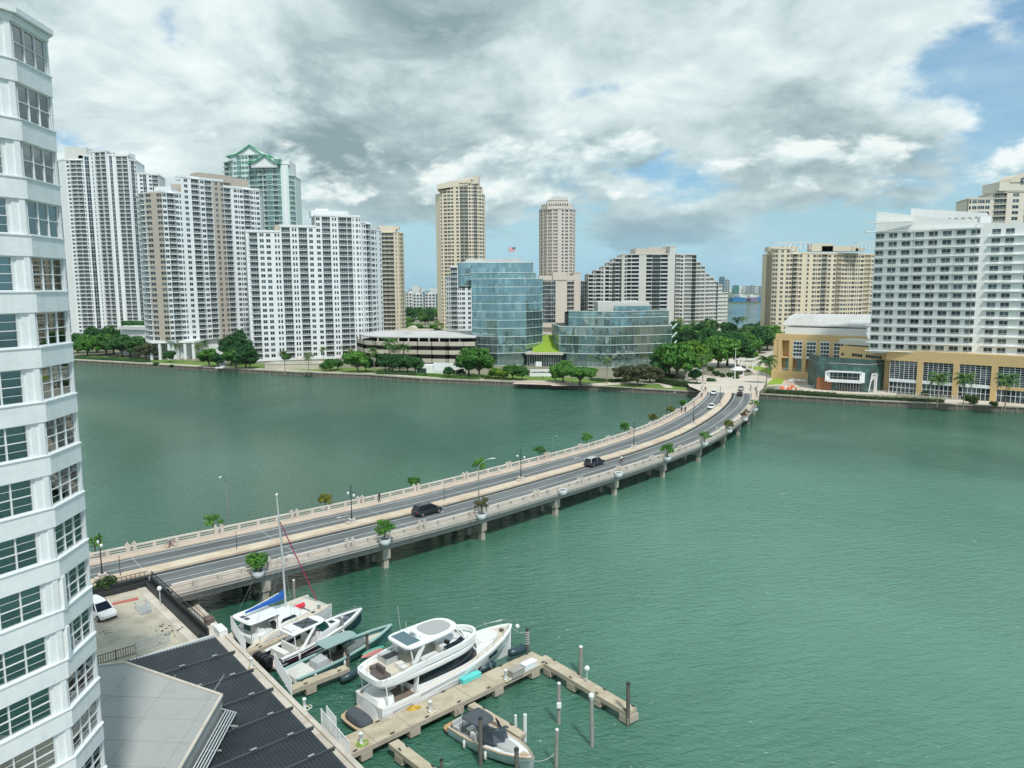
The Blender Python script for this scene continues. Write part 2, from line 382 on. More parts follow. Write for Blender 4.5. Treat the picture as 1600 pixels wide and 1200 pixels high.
# ================================================================== BUILDINGS
def cell_mesh(mb, typ, w, h, P):
    """one bay of a facade in its own frame: x along 0..w, y outward, z 0..h. slots 0 wall 1 accent 2 glass 3 frame 4 rail"""
    wm = P.get('wm', 0)
    def q(a, b, c, d, m): mb.quad(a, b, c, d, m)
    def hole(x0, x1, z0, z1, dep, gm=2, bars=1, fr=3, hbar=False):
        if x0 > 0: q((0, 0, 0), (x0, 0, 0), (x0, 0, h), (0, 0, h), wm)
        if x1 < w: q((x1, 0, 0), (w, 0, 0), (w, 0, h), (x1, 0, h), wm)
        if z0 > 0: q((x0, 0, 0), (x1, 0, 0), (x1, 0, z0), (x0, 0, z0), wm)
        if z1 < h: q((x0, 0, z1), (x1, 0, z1), (x1, 0, h), (x0, 0, h), wm)
        d = -dep
        q((x0, 0, z0), (x1, 0, z0), (x1, d, z0), (x0, d, z0), wm); q((x0, d, z1), (x1, d, z1), (x1, 0, z1), (x0, 0, z1), wm)
        q((x0, 0, z0), (x0, d, z0), (x0, d, z1), (x0, 0, z1), wm); q((x1, d, z0), (x1, 0, z0), (x1, 0, z1), (x1, d, z1), wm)
        q((x0, d, z0), (x1, d, z0), (x1, d, z1), (x0, d, z1), gm)
        for i in range(bars):
            xx = x0+(x1-x0)*(i+1)/(bars+1); t = P.get('bar', .07)
            q((xx-t, d+.05, z0), (xx+t, d+.05, z0), (xx+t, d+.05, z1), (xx-t, d+.05, z1), fr)
        if hbar:
            zz = z0+(z1-z0)*.5; q((x0, d+.04, zz-.05), (x1, d+.04, zz-.05), (x1, d+.04, zz+.05), (x0, d+.04, zz+.05), fr)
    if typ == '.': q((0, 0, 0), (w, 0, 0), (w, 0, h), (0, 0, h), wm)
    elif typ == 'A': q((0, 0, 0), (w, 0, 0), (w, 0, h), (0, 0, h), 1)
    elif typ in 'wnW':
        f = {'w': .80, 'n': .62, 'W': .92}[typ]; x0 = w*(1-f)/2
        hole(x0, w-x0, h*.24, h*.80, .25, bars={'w': 1, 'n': 0, 'W': 3}[typ])
    elif typ == 'a':
        wm = 1; hole(w*.1, w*.9, h*.24, h*.8, .25)
    elif typ == 'v':                                   # continuous glass strip with spandrel line
        hole(w*.06, w*.94, h*.05, h*.97, .3, bars=1)
    elif typ == 'g':
        hole(0, w, h*.12, h, .12, bars=2)
    elif typ in 'bpc':
        out = {'b': 0.0, 'p': 1.3, 'c': .5}[typ]; dep = 1.6; z0 = .0; z1 = h-.28
        hole(w*.03, w*.97, z0, z1, dep, bars=1 if P.get('solid') else 3)
        mb.box(0, w, .0, out+.06, h-(.12 if P.get('solid') else .28), h+.0, wm)                       # slab edge of the floor above
        if out: mb.box(w*.02, w*.98, 0.0, out, -.0, .18, wm)
        y = out+.02; rl = 4; rh = P.get('rh', 1.05)
        mb.box(w*.03, w*.97, y-.05, y+.03, rh-.08, rh, rl)
        mb.box(w*.03, w*.97, y-.05, y+.03, .16, .24, rl)
        if P.get('solid'): mb.box(w*.01, w*.99, y-.12, y+.03, .0, P['solid'], rl)
        nb = 1 if P.get('solid') else max(3, int(w/P.get('bs', .5)))
        bw = P.get('bw', .05)
        for i in range(nb+1):
            xx = w*.03+w*.94*i/nb; q((xx-bw, y, .2), (xx+bw, y, .2), (xx+bw, y, rh), (xx-bw, y, rh), rl)
        if out:
            for xx in (w*.03, w*.97):
                mb.box(xx-.04, xx+.04, 0, y, rh-.08, rh, rl); mb.box(xx-.04, xx+.04, y-.06, y+.02, 0, rh, rl)
WID = {'.': 1.6, 'A': 2.0, 'w': 2.6, 'n': 1.5, 'W': 3.6, 'a': 2.6, 'v': 3.0, 'g': 3.0, 'b': 5.0, 'p': 4.6, 'c': 4.6, ',': .7, ';': .7}
class Bld:
    def __init__(s, name, label, mats, group=None, cat='building', origin=(0, 0, 0), P=None):
        s.mats = mats; s.wall = MB(); s.cells = MB(); s.roof = MB(); s.P = P or {}
        s.root = thing(name, label, cat, origin, 0, group); s.o = origin; s.protos = {}; s.count = {}
    def facade(s, a, b, z0, nfl, fh, pat, indiv='', skip=None, P=None):
        """a -> b runs left to right as seen from outside; outward normal is to the right of a->b... towards the viewer"""
        P = dict(s.P, **(P or {}))
        a = Vector((a[0], a[1], 0)); b = Vector((b[0], b[1], 0)); L = (b-a).length; ux = (b-a)/L
        ny = Vector((ux.y, -ux.x, 0)); ang = math.atan2(ux.y, ux.x)
        tot = sum(WID[c] for c in pat); x = 0.0
        for ci, c in enumerate(pat):
            w = WID[c]/tot*L; o0 = a+ux*x
            typ = {',': '.', ';': 'A'}.get(c, c)
            if typ in '.A':
                for_z = z0+nfl*fh; m = 0 if typ == '.' else 1
                p0 = o0; p1 = o0+ux*w
                s.wall.quad((p0.x, p0.y, z0), (p1.x, p1.y, z0), (p1.x, p1.y, for_z), (p0.x, p0.y, for_z), m)
            else:
                key = (typ, round(w, 2), round(fh, 2), P.get('wm', 0))
                if key not in s.protos:
                    t = MB(); cell_mesh(t, typ, w, fh, P); s.protos[key] = [t, None]
                t, me = s.protos[key]
                for k in range(nfl):
                    if skip and skip(ci, k): 
                        continue
                    base = o0+Vector((0, 0, z0+k*fh))
                    nm = 'balcony' if typ in 'bpc' else 'window'
                    if c in indiv and s.count.get(nm, 0) < 290:
                        if me is None:
                            # local mesh is mirrored: y outward = ny
                            mm = MB(); mm.v = [(v[0], -v[1], v[2]) for v in t.v]; mm.f = t.f; mm.m = t.m; mm.sm = t.sm
                            me = mesh_from(mm, nm, s.mats); s.protos[key][1] = me
                        s.count[nm] = s.count.get(nm, 0)+1
                        obj_from(me, nm, s.root, base-Vector(s.o), ang)
                    else:
                        vs = [base+ux*v[0]+ny*v[1]+Vector((0, 0, v[2])) for v in t.v]
                        n = len(s.cells.v); s.cells.v += [tuple(v) for v in vs]
                        s.cells.f += [tuple(i+n for i in f) for f in t.f]; s.cells.m += t.m; s.cells.sm += t.sm
            x += w
    def block(s, poly, z0, z1, m=0):                    # plain solid, used for parapets, cores, plant rooms
        s.wall.prism(poly, z0, z1, m)
    def top(s, poly, z, m=0, par=1.1, t=.35):           # roof slab with parapet
        s.roof.prism(poly, z-.3, z+.02, 0)
        n = len(poly); cx = sum(p[0] for p in poly)/n; cy = sum(p[1] for p in poly)/n
        for i in range(n):
            a = Vector((*poly[i], 0)); b = Vector((*poly[(i+1) % n], 0)); d = (b-a)
            if d.length < .5: continue
            s.wall.beam(a+Vector((0, 0, z+par/2)), b+Vector((0, 0, z+par/2)), t, par, m)
    def plant(s, x, y, w, d, h, z, rz=0.0, m=0):
        s.wall.obox((x, y, z+h/2), (w, d, h), rz, m)
    def done(s, wname='wall'):
        s.wall.build(wname, s.mats, s.root, s.o)
        if s.cells.f: s.cells.build('facade_bays', s.mats, s.root, s.o, kind='stuff')
        if s.roof.f: s.roof.build('roof', [ROOF], s.root, s.o)
        return s.root
ROOF = mat('flat_roof_membrane', (.55, .56, .55), .9, .1, .1, dirt=((.35, .33, .30), .06, .5))
def lerp(a, b, t): return (a[0]+(b[0]-a[0])*t, a[1]+(b[1]-a[1])*t)
def rect(a, b, depth):                                  # polygon with front edge a->b, going back by depth
    dx, dy = b[0]-a[0], b[1]-a[1]; L = math.hypot(dx, dy); nx, ny = -dy/L, dx/L
    return [a, b, (b[0]+nx*depth, b[1]+ny*depth), (a[0]+nx*depth, a[1]+ny*depth)]
def ccw(poly):
    A = sum(p[0]*q[1]-q[0]*p[1] for p, q in zip(poly, poly[1:]+poly[:1])); return poly if A > 0 else poly[::-1]

# ---- stepped white condominium, centre left
def bld_c():
    a = (-136.7, 395.4); e = G(527, 560, 2); n = Vector((e[0]-a[0], e[1]-a[1])).normalized()
    def on(px):                                        # point of the front line seen at px
        r = X_(px, 1.0); t = (r*a[1]-a[0])/(n.x-r*n.y); return (a[0]+n.x*t, a[1]+n.y*t)
    p0, p1, p2, p3 = on(388), on(441), on(497), on(545)
    q1 = (X_(566, p3[1]+3), p3[1]+3); q2 = (X_(582, p3[1]+11), p3[1]+11); q3 = (X_(598, p3[1]+24), p3[1]+24)
    fh = 3.02; z0 = 3.2
    zt = [Z_(357, 397), Z_(339, 397), Z_(322, 397), Z_(346, 410)]
    B = Bld('condominium_tower', 'white condominium tower stepping up in three tiers right of the brown striped one', [WHITE2, BEIGE, DGLASS, FRAME, RAIL], cat='apartment building')
    nf = [int((z-z0-1)/fh) for z in zt]
    B.facade(p0, p1, z0, nf[0], fh, ',b,w,w.nn', 'b')
    B.facade(p1, p2, z0, nf[1], fh, ',b,nn,b,w.', 'b')
    B.facade(p2, p3, z0, nf[2], fh, 'w,b,nn,b', 'b')
    B.facade(p3, q1, z0, nf[2], fh, 'b,n.w,n', 'b'); B.facade(q1, q2, z0, nf[2]-1, fh, '.nwp,'); B.facade(q2, q3, z0, nf[3], fh, 'wn.n')
    dep = 18
    nn = Vector((-n.y, n.x)); bk = lambda p, d=dep: (p[0]+nn.x*d, p[1]+nn.y*d)
    for (u, v, k) in ((p0, p1, 0), (p1, p2, 1), (p2, p3, 2)):
        zz = z0+nf[k]*fh
        B.block([lerp(u, bk(u), .12), lerp(v, bk(v), .12), bk(v), bk(u)], 2, zz-.3, 0)
        B.top([u, v, bk(v), bk(u)], zz)
        if k: B.facade(bk(u), u, z0+nf[k-1]*fh, nf[k]-nf[k-1], fh, '.AAA.')
    B.facade(bk(p0), p0, z0, nf[0], fh, 'nwnb')
    zz = z0+nf[2]*fh; B.top([p3, q1, bk(q1, 26), bk(p3)], zz); B.top([q1, q2, bk(q2, 24), bk(q1, 26)], zz-fh, par=.8)
    zz = z0+nf[3]*fh; B.top([q2, q3, bk(q3, 20), bk(q2, 22)], zz)
    B.block([bk(p3, 3), bk(q1, 5), bk(q3, 8), bk(q3, 20), bk(p3, 22)], 2, z0+nf[3]*fh-.5)
    B.block([bk(p3, 2), bk(q1, 2), bk(q1, 16), bk(p3, 16)], 2, z0+nf[2]*fh-.5)
    c = lerp(p2, bk(p3), .5); B.plant(c[0], c[1], 20, 10, 3.2, z0+nf[2]*fh+.2, math.atan2(n.y, n.x)); B.plant(c[0]-4, c[1], 7, 6, 4.6, z0+nf[2]*fh, math.atan2(n.y, n.x))
    c = lerp(p1, bk(p1), .4); B.plant(c[0]+2, c[1], 8, 8, 4, z0+nf[0]*fh, math.atan2(n.y, n.x), 1)
    B.block([(p0[0]-.4, p0[1]-.4), (q1[0], q1[1]-.4), (q1[0], q1[1]+6), (p0[0]-.4, p0[1]+6)], 2, z0)
    B.done()
bld_c()

# ---- white condominium with two brown stripes
def bld_b():
    fh = 2.95; z0 = 12
    p0 = (X_(222, 424), 424); p1 = (X_(236, 411), 411); p2 = (X_(262, 409), 409); pr = (X_(412, 452), 452)
    def on(px):
        r = X_(px, 1.0); dx, dy = pr[0]-p2[0], pr[1]-p2[1]; t = (r*p2[1]-p2[0])/(dx-r*dy); return (p2[0]+dx*t, p2[1]+dy*t)
    p3 = on(292); p4 = on(328); p5 = on(340); p6 = on(357)
    B = Bld('condominium_tower', 'white condominium tower with two brown vertical stripes and a columned base', [WHITE2, BROWN, DGLASS, FRAME, RAIL], cat='apartment building')
    zt = [Z_(291, 412), Z_(290, 410), Z_(291, 412), Z_(270, 425), Z_(270, 432), Z_(283, 445)]
    k = [int((z-z0-1)/fh) for z in zt]
    B.facade(p0, p1, z0, k[0], fh, 'wnpn')
    B.facade(p1, p2, z0, k[1], fh, 'aAa', P={'wm': 1})
    B.facade(p2, p3, z0, k[2], fh, 'wpwn', 'p')
    B.facade(p3, p4, z0, k[3], fh, '.w.p,w', 'p'); B.facade(p4, p5, z0, k[3], fh, 'b', 'b'); B.facade(p5, p6, z0, k[4], fh, 'AaAa', P={'wm': 1})
    B.facade(p6, pr, z0, k[5], fh, 'b.wnwpwnw', 'b')
    back = 24
    for u, v, kk in ((p0, p2, 0), (p2, p3, 2), (p3, p5, 3), (p5, p6, 4), (p6, pr, 5)):
        zz = z0+k[kk]*fh; pl = [u, v, (v[0]-6, v[1]+back), (u[0]-6, u[1]+back)]
        B.top(pl, zz); B.block([lerp(u, pl[3], .09), lerp(v, pl[2], .09), pl[2], pl[3]], 2, zz-.4)
    B.facade((p3[0]-6, p3[1]+back), p3, z0+k[2]*fh, k[3]-k[2], fh, '.w.')
    zz = z0+k[3]*fh
    c = lerp(p3, p5, .5); an = math.atan2(pr[1]-p2[1], pr[0]-p2[0])
    B.plant(c[0]+3, c[1]+13, 20, 9, 4.0, zz, an, 1); B.plant(c[0]-6, c[1]+9, 16, 7, 2.2, zz, an, 0); B.plant(p6[0]-2, p6[1]+12, 22, 8, 6.5, z0+k[5]*fh, an, 1)
    B.plant(p2[0]-1, p2[1]+8, 9, 9, 3.4, z0+k[1]*fh, 0, 0); B.plant(p3[0]-4, p3[1]+9, 8, 7, 6, z0+k[2]*fh, 0, 1)
    # columned base
    B.block([(p0[0]-1, p0[1]), (p1[0]-1.5, p1[1]-3), (p3[0]+4, p3[1]-4), (p3[0]+6, p3[1]+4), (p0[0], p0[1]+6)], 11.0, 12.2)
    for t in (0, .2, .42, .62, .8, 1.0):
        c = lerp((p1[0]-1, p1[1]-2), (p3[0]+3, p3[1]-3), t); B.plant(c[0], c[1], 1.3, 1.3, 9.2, 1.8)
    B.block([(p1[0]+2, p1[1]+5), (pr[0], pr[1]-3), (pr[0], pr[1]+10), (p1[0]+2, p1[1]+14)], 1.8, 12)
    B.done()
bld_b()

# ---- tall pair far left
def bld_a():
    fh = 2.95; z0 = 8; Y = 570
    B = Bld('condominium_tower', 'tallest white condominium block, far left, with dark glass strips between its balconies', [WHITE2, OFFW, DGLASS2, FRAME, RAIL], cat='apartment building', P={'bs': .8})
    def f(px, dy): return (X_(px, Y+dy), Y+dy)
    segs = [((84, 4), (97, 0), 247, '.'), ((97, 0), (107, 0), 247, 'v'), ((107, 0), (117, -3), 247, '.'), ((117, -3), (145, -3), 244, ',w,ppn'), ((145, -3), (156, 0), 240, ',v,'),
            ((156, 0), (182, -4), 232, ',n.bb.'), ((182, -4), (192, -2), 235, '.v.'), ((192, -2), (214, -2), 236, '.bb,'), ((214, -2), (226, 4), 247, '.vn'), ((226, 4), (258, 12), 262, '.wv.wb')]
    for (a, da), (b, db), py, pat in segs:
        u, v = f(a, da), f(b, db); n = int((Z_(py, Y)-z0)/fh)
        B.facade(u, v, z0, n, fh, pat, 'pb' if 'p' in pat or 'bb' in pat else '')
        zz = z0+n*fh; pl = [u, v, (v[0]-6, v[1]+25), (u[0]-6, u[1]+25)]
        B.top(pl, zz); B.block([lerp(u, pl[3], .08), lerp(v, pl[2], .08), pl[2], pl[3]], 1.8, zz-.4)
    zz = Z_(236, Y)
    for px, w, h, m in ((130, 16, 9, 1), (165, 30, 3.2, 0), (202, 10, 5, 0), (178, 10, 5.5, 1)):
        B.plant(X_(px, Y)-2, Y+12, w, 10, h, zz-3.5, 0, m)
    B.block([f(84, 0), f(300, 0), f(300, 40), f(84, 40)], 1.8, 8)
    B.done()
bld_a()

# ---- green roofed tower
def bld_g():
    Y = 500; fh = 3.25; z0 = 6
    B = Bld('condominium_tower', 'pale green condominium tower crowned by green pitched roofs', [GREENW, WHITE2, TGLASS, FRAME, RAIL], cat='apartment building')
    f = lambda px, dy: (X_(px, Y+dy), Y+dy)
    segs = [((360, 8), (374, 2), 243, 'pgn', 0), ((374, 2), (392, 0), 240, 'wgw', 0), ((392, 0), (412, -2), 240, 'wbg', 0), ((412, -2), (428, -4), 243, 'pbg', 0), ((428, -4), (446, -4), 248, 'gbg', 0), ((446, -4), (458, -2), 249, '.A.', 0), ((458, -2), (467, 3), 268, 'pg', 0)]
    for (a, da), (b, db), py, pat, _ in segs:
        u, v = f(a, da), f(b, db); n = int((Z_(py, Y)-z0)/fh)
        B.facade(u, v, z0, n, fh, pat, '')
        zz = z0+n*fh; pl = [u, v, (v[0]-2, v[1]+22), (u[0]-2, u[1]+22)]
        B.top(pl, zz, par=.6); B.block([lerp(u, pl[3], .1), lerp(v, pl[2], .1), pl[2], pl[3]], 1.8, zz-.4)
    # gables and swept green roofs
    def gable(x0, x1, y0, y1, ze, zr):
        xm = (x0+x1)/2+1
        B.wall.add([(x0+.6, y0+.5, ze-3), (x1-.6, y0+.5, ze-3), (x1-.6, y0+.5, ze), (xm, y0+.5, zr-1), (x0+.6, y0+.5, ze)], ((0, 1, 2, 3, 4),), 1)
        r = MB()
        prof = [(x0-1.5, ze-.8), (x0+(xm-x0)*.35, ze+.6), (x0+(xm-x0)*.7, ze+(zr-ze)*.55), (xm, zr), (xm+(x1-xm)*.3, ze+(zr-ze)*.55), (xm+(x1-xm)*.65, ze+.6), (x1+1.5, ze-.8)]
        rings = [[(x, y0-.8, z) for x, z in prof]+[(x, y0-.8, z-.8) for x, z in reversed(prof)], [(x, y1, z) for x, z in prof]+[(x, y1, z-.8) for x, z in reversed(prof)]]
        r.rings(rings); r.build('pitched_roof', [GREENR], B.root)
        B.wall.box(x0+.6, x1-.6, y0+.6, y1, ze-3.5, ze-.6, 1)
    gable(X_(367, Y), X_(428, Y), Y+1, Y+20, Z_(239, Y), Z_(223, Y))
    gable(X_(404, Y), X_(447, Y), Y-6, Y+8, Z_(253, Y), Z_(241, Y))
    B.wall.box(X_(424, Y), X_(458, Y), Y+3, Y+18, Z_(270, Y), Z_(248, Y), 1)
    B.wall.tube([(X_(413, Y), Y+6, Z_(226, Y)), (X_(413, Y), Y+6, Z_(212, Y))], .18, 5, 1)
    B.done()
bld_g()

# ---- yellow cream tower partly hidden behind the stepped one
def bld_d():
    Y = 560; fh = 3.0; z0 = 3
    B = Bld('condominium_tower', 'cream yellow tower showing its edge behind the stepped white condominium', [CREAM2, CREAM, DGLASS, FRAME, RAIL], cat='apartment building')
    f = lambda px, dy: (X_(px, Y+dy), Y+dy)
    segs = [((585, 6), (596, 0), 352, 'bb'), ((596, 0), (617, 0), 358, 'ppp'), ((617, 0), (624, 4), 357, '.n.'), ((624, 4), (631, 12), 362, 'np')]
    for (a, da), (b, db), py, pat in segs:
        u, v = f(a, da), f(b, db); n = int((Z_(py, Y)-z0)/fh)
        B.facade(u, v, z0, n, fh, pat)
        zz = z0+n*fh; pl = [u, v, (v[0]-2, v[1]+18), (u[0]-2, u[1]+18)]
        B.top(pl, zz, par=.8); B.block([lerp(u, pl[3], .1), lerp(v, pl[2], .1), pl[2], pl[3]], 1.8, zz-.4)
    B.plant(X_(606, Y), Y+10, 12, 8, 4.5, Z_(358, Y)-1, 0, 1); B.plant(X_(618, Y), Y+10, 5, 5, 2.5, Z_(356, Y), 0, 1)
    B.done()
    # low cream clubhouse with arch behind the garage
    Y = 520
    B = Bld('clubhouse', 'low cream clubhouse with arched front behind the parking garage', [CREAM, OFFW, DGLASS, FRAME, RAIL])
    a, b = (X_(615, Y, 495), Y), (X_(668, Y, 495), Y-6)
    B.facade(a, b, 2, 2, 4.5, '.nn.W.nn.'); B.top(rect(a, b, 14), 11, par=.8); B.block(rect((a[0], a[1]+1), (b[0], b[1]+1), 13), 2, 10.6)
    a2, b2 = b, (X_(712, Y, 495), Y-2)
    B.facade(a2, b2, 2, 1, 5, 'W,W,W,W'); B.top(rect(a2, b2, 14), 7); 
    r = MB(); n = 10; x0, x1 = X_(634, Y), X_(650, Y)
    pts = [((x0+x1)/2+(x1-x0)/2*math.cos(PI*i/n), 11+3.2*math.sin(PI*i/n)) for i in range(n+1)]
    r.rings([[(x, Y-4, z) for x, z in pts], [(x, Y+8, z) for x, z in pts]]); r.build('arched_roof', [CREAM], B.root)
    B.done()
bld_d()

# ---- tall cream tower, centre
def bld_e():
    Y = 650; fh = 3.0; z0 = 2
    B = Bld('condominium_tower', 'tall cream tower with a curved winged crown standing behind the glass offices', [CREAM2, CREAM, DGLASS, FRAME, RAIL], cat='apartment building', P={'bs': 1.0})
    f = lambda px, dy: (X_(px, Y+dy), Y+dy)
    segs = [((683, 5), (690, 0), 299, '.;', 0), ((690, 0), (706, -3), 296, 'n,ww', 0), ((706, -3), (720, -4), 287, 'w.w,', 0), ((720, -4), (733, -4), 285, 'bb', 0), ((733, -4), (738, -4), 284, 'n', 0), ((738, -4), (747, -3), 280, 'wb', 0), ((747, -3), (754, 0), 290, 'nw', 0), ((754, 0), (758, 5), 298, 'n', 0)]
    for (a, da), (b, db), py, pat, _ in segs:
        u, v = f(a, da), f(b, db); n = int((Z_(py, Y)-z0)/fh)
        B.facade(u, v, z0, n, fh, pat)
        zz = z0+n*fh; pl = [u, v, (v[0], Y+24), (u[0], Y+24)]
        B.top(pl, zz, par=.6); B.block([lerp(u, pl[3], .1), lerp(v, pl[2], .1), pl[2], pl[3]], 1.8, zz-.4)
    r = MB(); xa, xb = X_(686, Y), X_(750, Y)
    pts = [(xa, Z_(289, Y)), (X_(705, Y), Z_(284, Y)), (X_(722, Y), Z_(282, Y)), (X_(735, Y), Z_(281, Y)), (X_(743, Y), Z_(276, Y)), (xb, Z_(273, Y)), (xb, Z_(287, Y)), (xa, Z_(296, Y))]
    r.rings([[(x, Y-3.5, z) for x, z in pts], [(x, Y+18, z) for x, z in pts]]); r.build('winged_crown', [CREAM], B.root)
    r = MB(); pts = [(X_(706, Y), Z_(284, Y)), (X_(722, Y), Z_(277, Y)), (X_(745, Y), Z_(276, Y)), (X_(745, Y), Z_(284, Y))]
    r.rings([[(x, Y-1, z) for x, z in pts], [(x, Y+12, z) for x, z in pts]]); r.build('roof_screen', [OFFW], B.root)
    B.done()
bld_e()

# ---- round pink tower
def bld_j():
    Y = 690; fh = 3.0; z0 = 2; cx = X_(870.5, Y+14); cy = Y+14; R = 16.8
    B = Bld('condominium_tower', 'round pinkish tower with domed top rising behind the windowless slab', [PINK, OFFW, DGLASS, FRAME, RAIL], cat='apartment building', P={'bs': 1.0})
    N = 20; pts = [(cx+R*math.sin(2*PI*(i/N-.5)), cy+R*math.cos(2*PI*(i/N-.5))) for i in range(N+1)]
    nf = int((Z_(326, Y)-z0)/fh)
    pats = {0: 'w', 1: 'w', 2: 'b', 3: 'w', 4: 'w', 5: 'w'}
    for i in range(N):
        a, b = pts[i+1], pts[i]
        ang = (i+.5)/N-.0
        pat = ',b,' if i in (0, 1, 2, 17) else ('.n' if i == 19 else ',w,')
        B.facade(a if False else b, a, z0, nf, fh, pat) if False else B.facade(pts[(i+1)], pts[i], z0, nf, fh, pat)
    zz = z0+nf*fh
    rim = lambda r: [(cx+r*math.cos(2*PI*k/N), cy+r*math.sin(2*PI*k/N)) for k in range(N)]
    B.roof.prism(rim(R+.3), zz, zz+1.2); B.block(rim(R-1), 2, zz-.5)
    B.block(rim(R-2), zz, zz+5.5, 0)
    B.wall.box(cx-10, cx+9, cy-R+1, cy+6, zz, zz+8.2, 0)
    r = MB(); n = 9; pr = [(cx-9+9*(1-math.cos(PI/2*i/n)) , zz+7.8+3.6*math.sin(PI/2*i/n)) for i in range(n+1)]+[(cx+8, zz+11), (cx+9, zz+8)]
    r.rings([[(x, cy-R+.6, z) for x, z in pr], [(x, cy+8, z) for x, z in pr]]); r.build('domed_crown', [OFFW], B.root)
    for k in range(9):
        x = cx-8.5+k*2; B.wall.quad((x, cy-R+.9, zz+3), (x+1, cy-R+.9, zz+3), (x+1, cy-R+.9, zz+5), (x, cy-R+.9, zz+5), 2)
    B.done()
bld_j()

# ---- windowless slab with dark glass strips
def bld_i():
    Y = 600; fh = 3.3; z0 = 12
    B = Bld('apartment_block', 'pinkish slab block with a blank wall between dark glass strips below the round tower', [PINK, OFFW, DGLASS2, FRAME, RAIL], cat='apartment building')
    f = lambda px, dy: (X_(px, Y+dy), Y+dy)
    for (a, da), (b, db), py, pat in [((836, 6), (848, 2), 437, 'pw'), ((848, 2), (868, 0), 437, 'gg'), ((868, 0), (886, 0), 425, '..'), ((886, 0), (897, 2), 437, 'pp'), ((897, 2), (907, 2), 424, '..'), ((907, 4), (913, 4), 434, 'v'), ((913, 4), (921, 4), 434, 'p')]:
        u, v = f(a, da), f(b, db); n = int((Z_(py, Y)-z0)/fh)
        B.facade(u, v, z0, n, fh, pat); zz = z0+n*fh; pl = [u, v, (v[0], Y+24), (u[0], Y+24)]
        B.top(pl, zz, par=.6); B.block([lerp(u, pl[3], .1), lerp(v, pl[2], .1), pl[2], pl[3]], 1.8, zz-.4)
        B.block([u, v, lerp(v, pl[2], .3), lerp(u, pl[3], .3)], 8.5, z0+.2)
    a = f(842, 1); b = f(897, 1); B.block(rect(a, b, 20), Z_(438, Y), Z_(431, Y)); a = f(864, -.5); b = f(886, -.5); B.block(rect(a, b, 20), Z_(438, Y), Z_(426, Y))
    for px in (840, 858, 866, 876, 888, 896, 904): B.plant(X_(px, Y), Y+4, 1.2, 1.2, 7, 1.8)
    B.done()
bld_i()

# ---- stepped ziggurat apartment building
def bld_k():
    Y = 590; fh = 3.0; z0 = 2
    B = Bld('apartment_block', 'wide ziggurat apartment building with stepped terraces either side of a tall core', [OFFW, BEIGE, mat('ziggurat_glass', (.012, .028, .034), .08, .3, .4), mat('bronze_frame', (.10, .11, .11), .5), WHITE2], cat='apartment building', P={'bw': .04, 'solid': .58, 'rh': .8})
    f = lambda px, dy: (X_(px, Y+dy), Y+dy)
    segs = [((919, 2), (931, 0), 431, 'bw'), ((931, 0), (943, 0), 423, 'bw'), ((943, 0), (952, -1), 416, '.b'), ((952, -1), (961, -2), 411, 'wg'), ((961, -2), (972, -2), 405, 'bg,'), ((972, -2), (986, -4), 399, ',.wb'), ((986, -4), (1006, -5), 399, 'b..'), ((1006, -5), (1024, -5), 399, '.bg'), ((1024, -5), (1045, -4), 400, 'gb,'), ((1045, -4), (1054, -1), 388, '.'),
            ((1055, 3), (1067, 4), 402, 'bw'), ((1067, 4), (1087, 5), 402, ',bg'), ((1087, 5), (1094, 6), 410, 'b'), ((1094, 6), (1101, 8), 419, 'b'), ((1101, 8), (1108, 10), 427, ',b'), ((1108, 10), (1115, 12), 434, 'b'), ((1115, 12), (1122, 14), 442, 'bg'), ((1122, 14), (1129, 17), 450, 'b'), ((1129, 17), (1138, 20), 463, 'bb')]
    for i, ((a, da), (b, db), py, pat) in enumerate(segs):
        u, v = f(a, da), f(b, db); n = max(3, round((Z_(py, Y)-z0)/fh))
        B.facade(u, v, z0, n, fh, pat, 'b' if i in (0, 1, 4, 5, 6, 7, 8) else ''); zz = z0+n*fh; pl = [u, v, (v[0], Y+30), (u[0], Y+30)]
        B.top(pl, zz, par=.8); B.block([lerp(u, pl[3], .06), lerp(v, pl[2], .06), pl[2], pl[3]], 1.8, zz-.4)
        B.facade((u[0], Y+30), u, z0, n, fh, '.b.') if i < 5 else B.facade(v, (v[0], Y+30), z0, n, fh, '.b.')
    a, b = f(992, 2), f(1054, 4); B.block(rect(a, b, 18), Z_(400, Y), Z_(389, Y), 1); a, b = f(1012, 4), f(1030, 4); B.block(rect(a, b, 8), Z_(389, Y), Z_(387, Y), 1)
    a, b = f(1060, 10), f(1085, 10); B.block(rect(a, b, 10), Z_(402, Y), Z_(400, Y), 1)
    B.wall.tube([(X_(1022, Y), Y+5, Z_(389, Y)), (X_(1022, Y), Y+5, Z_(378, Y))], .15, 5)
    B.done()
bld_k()

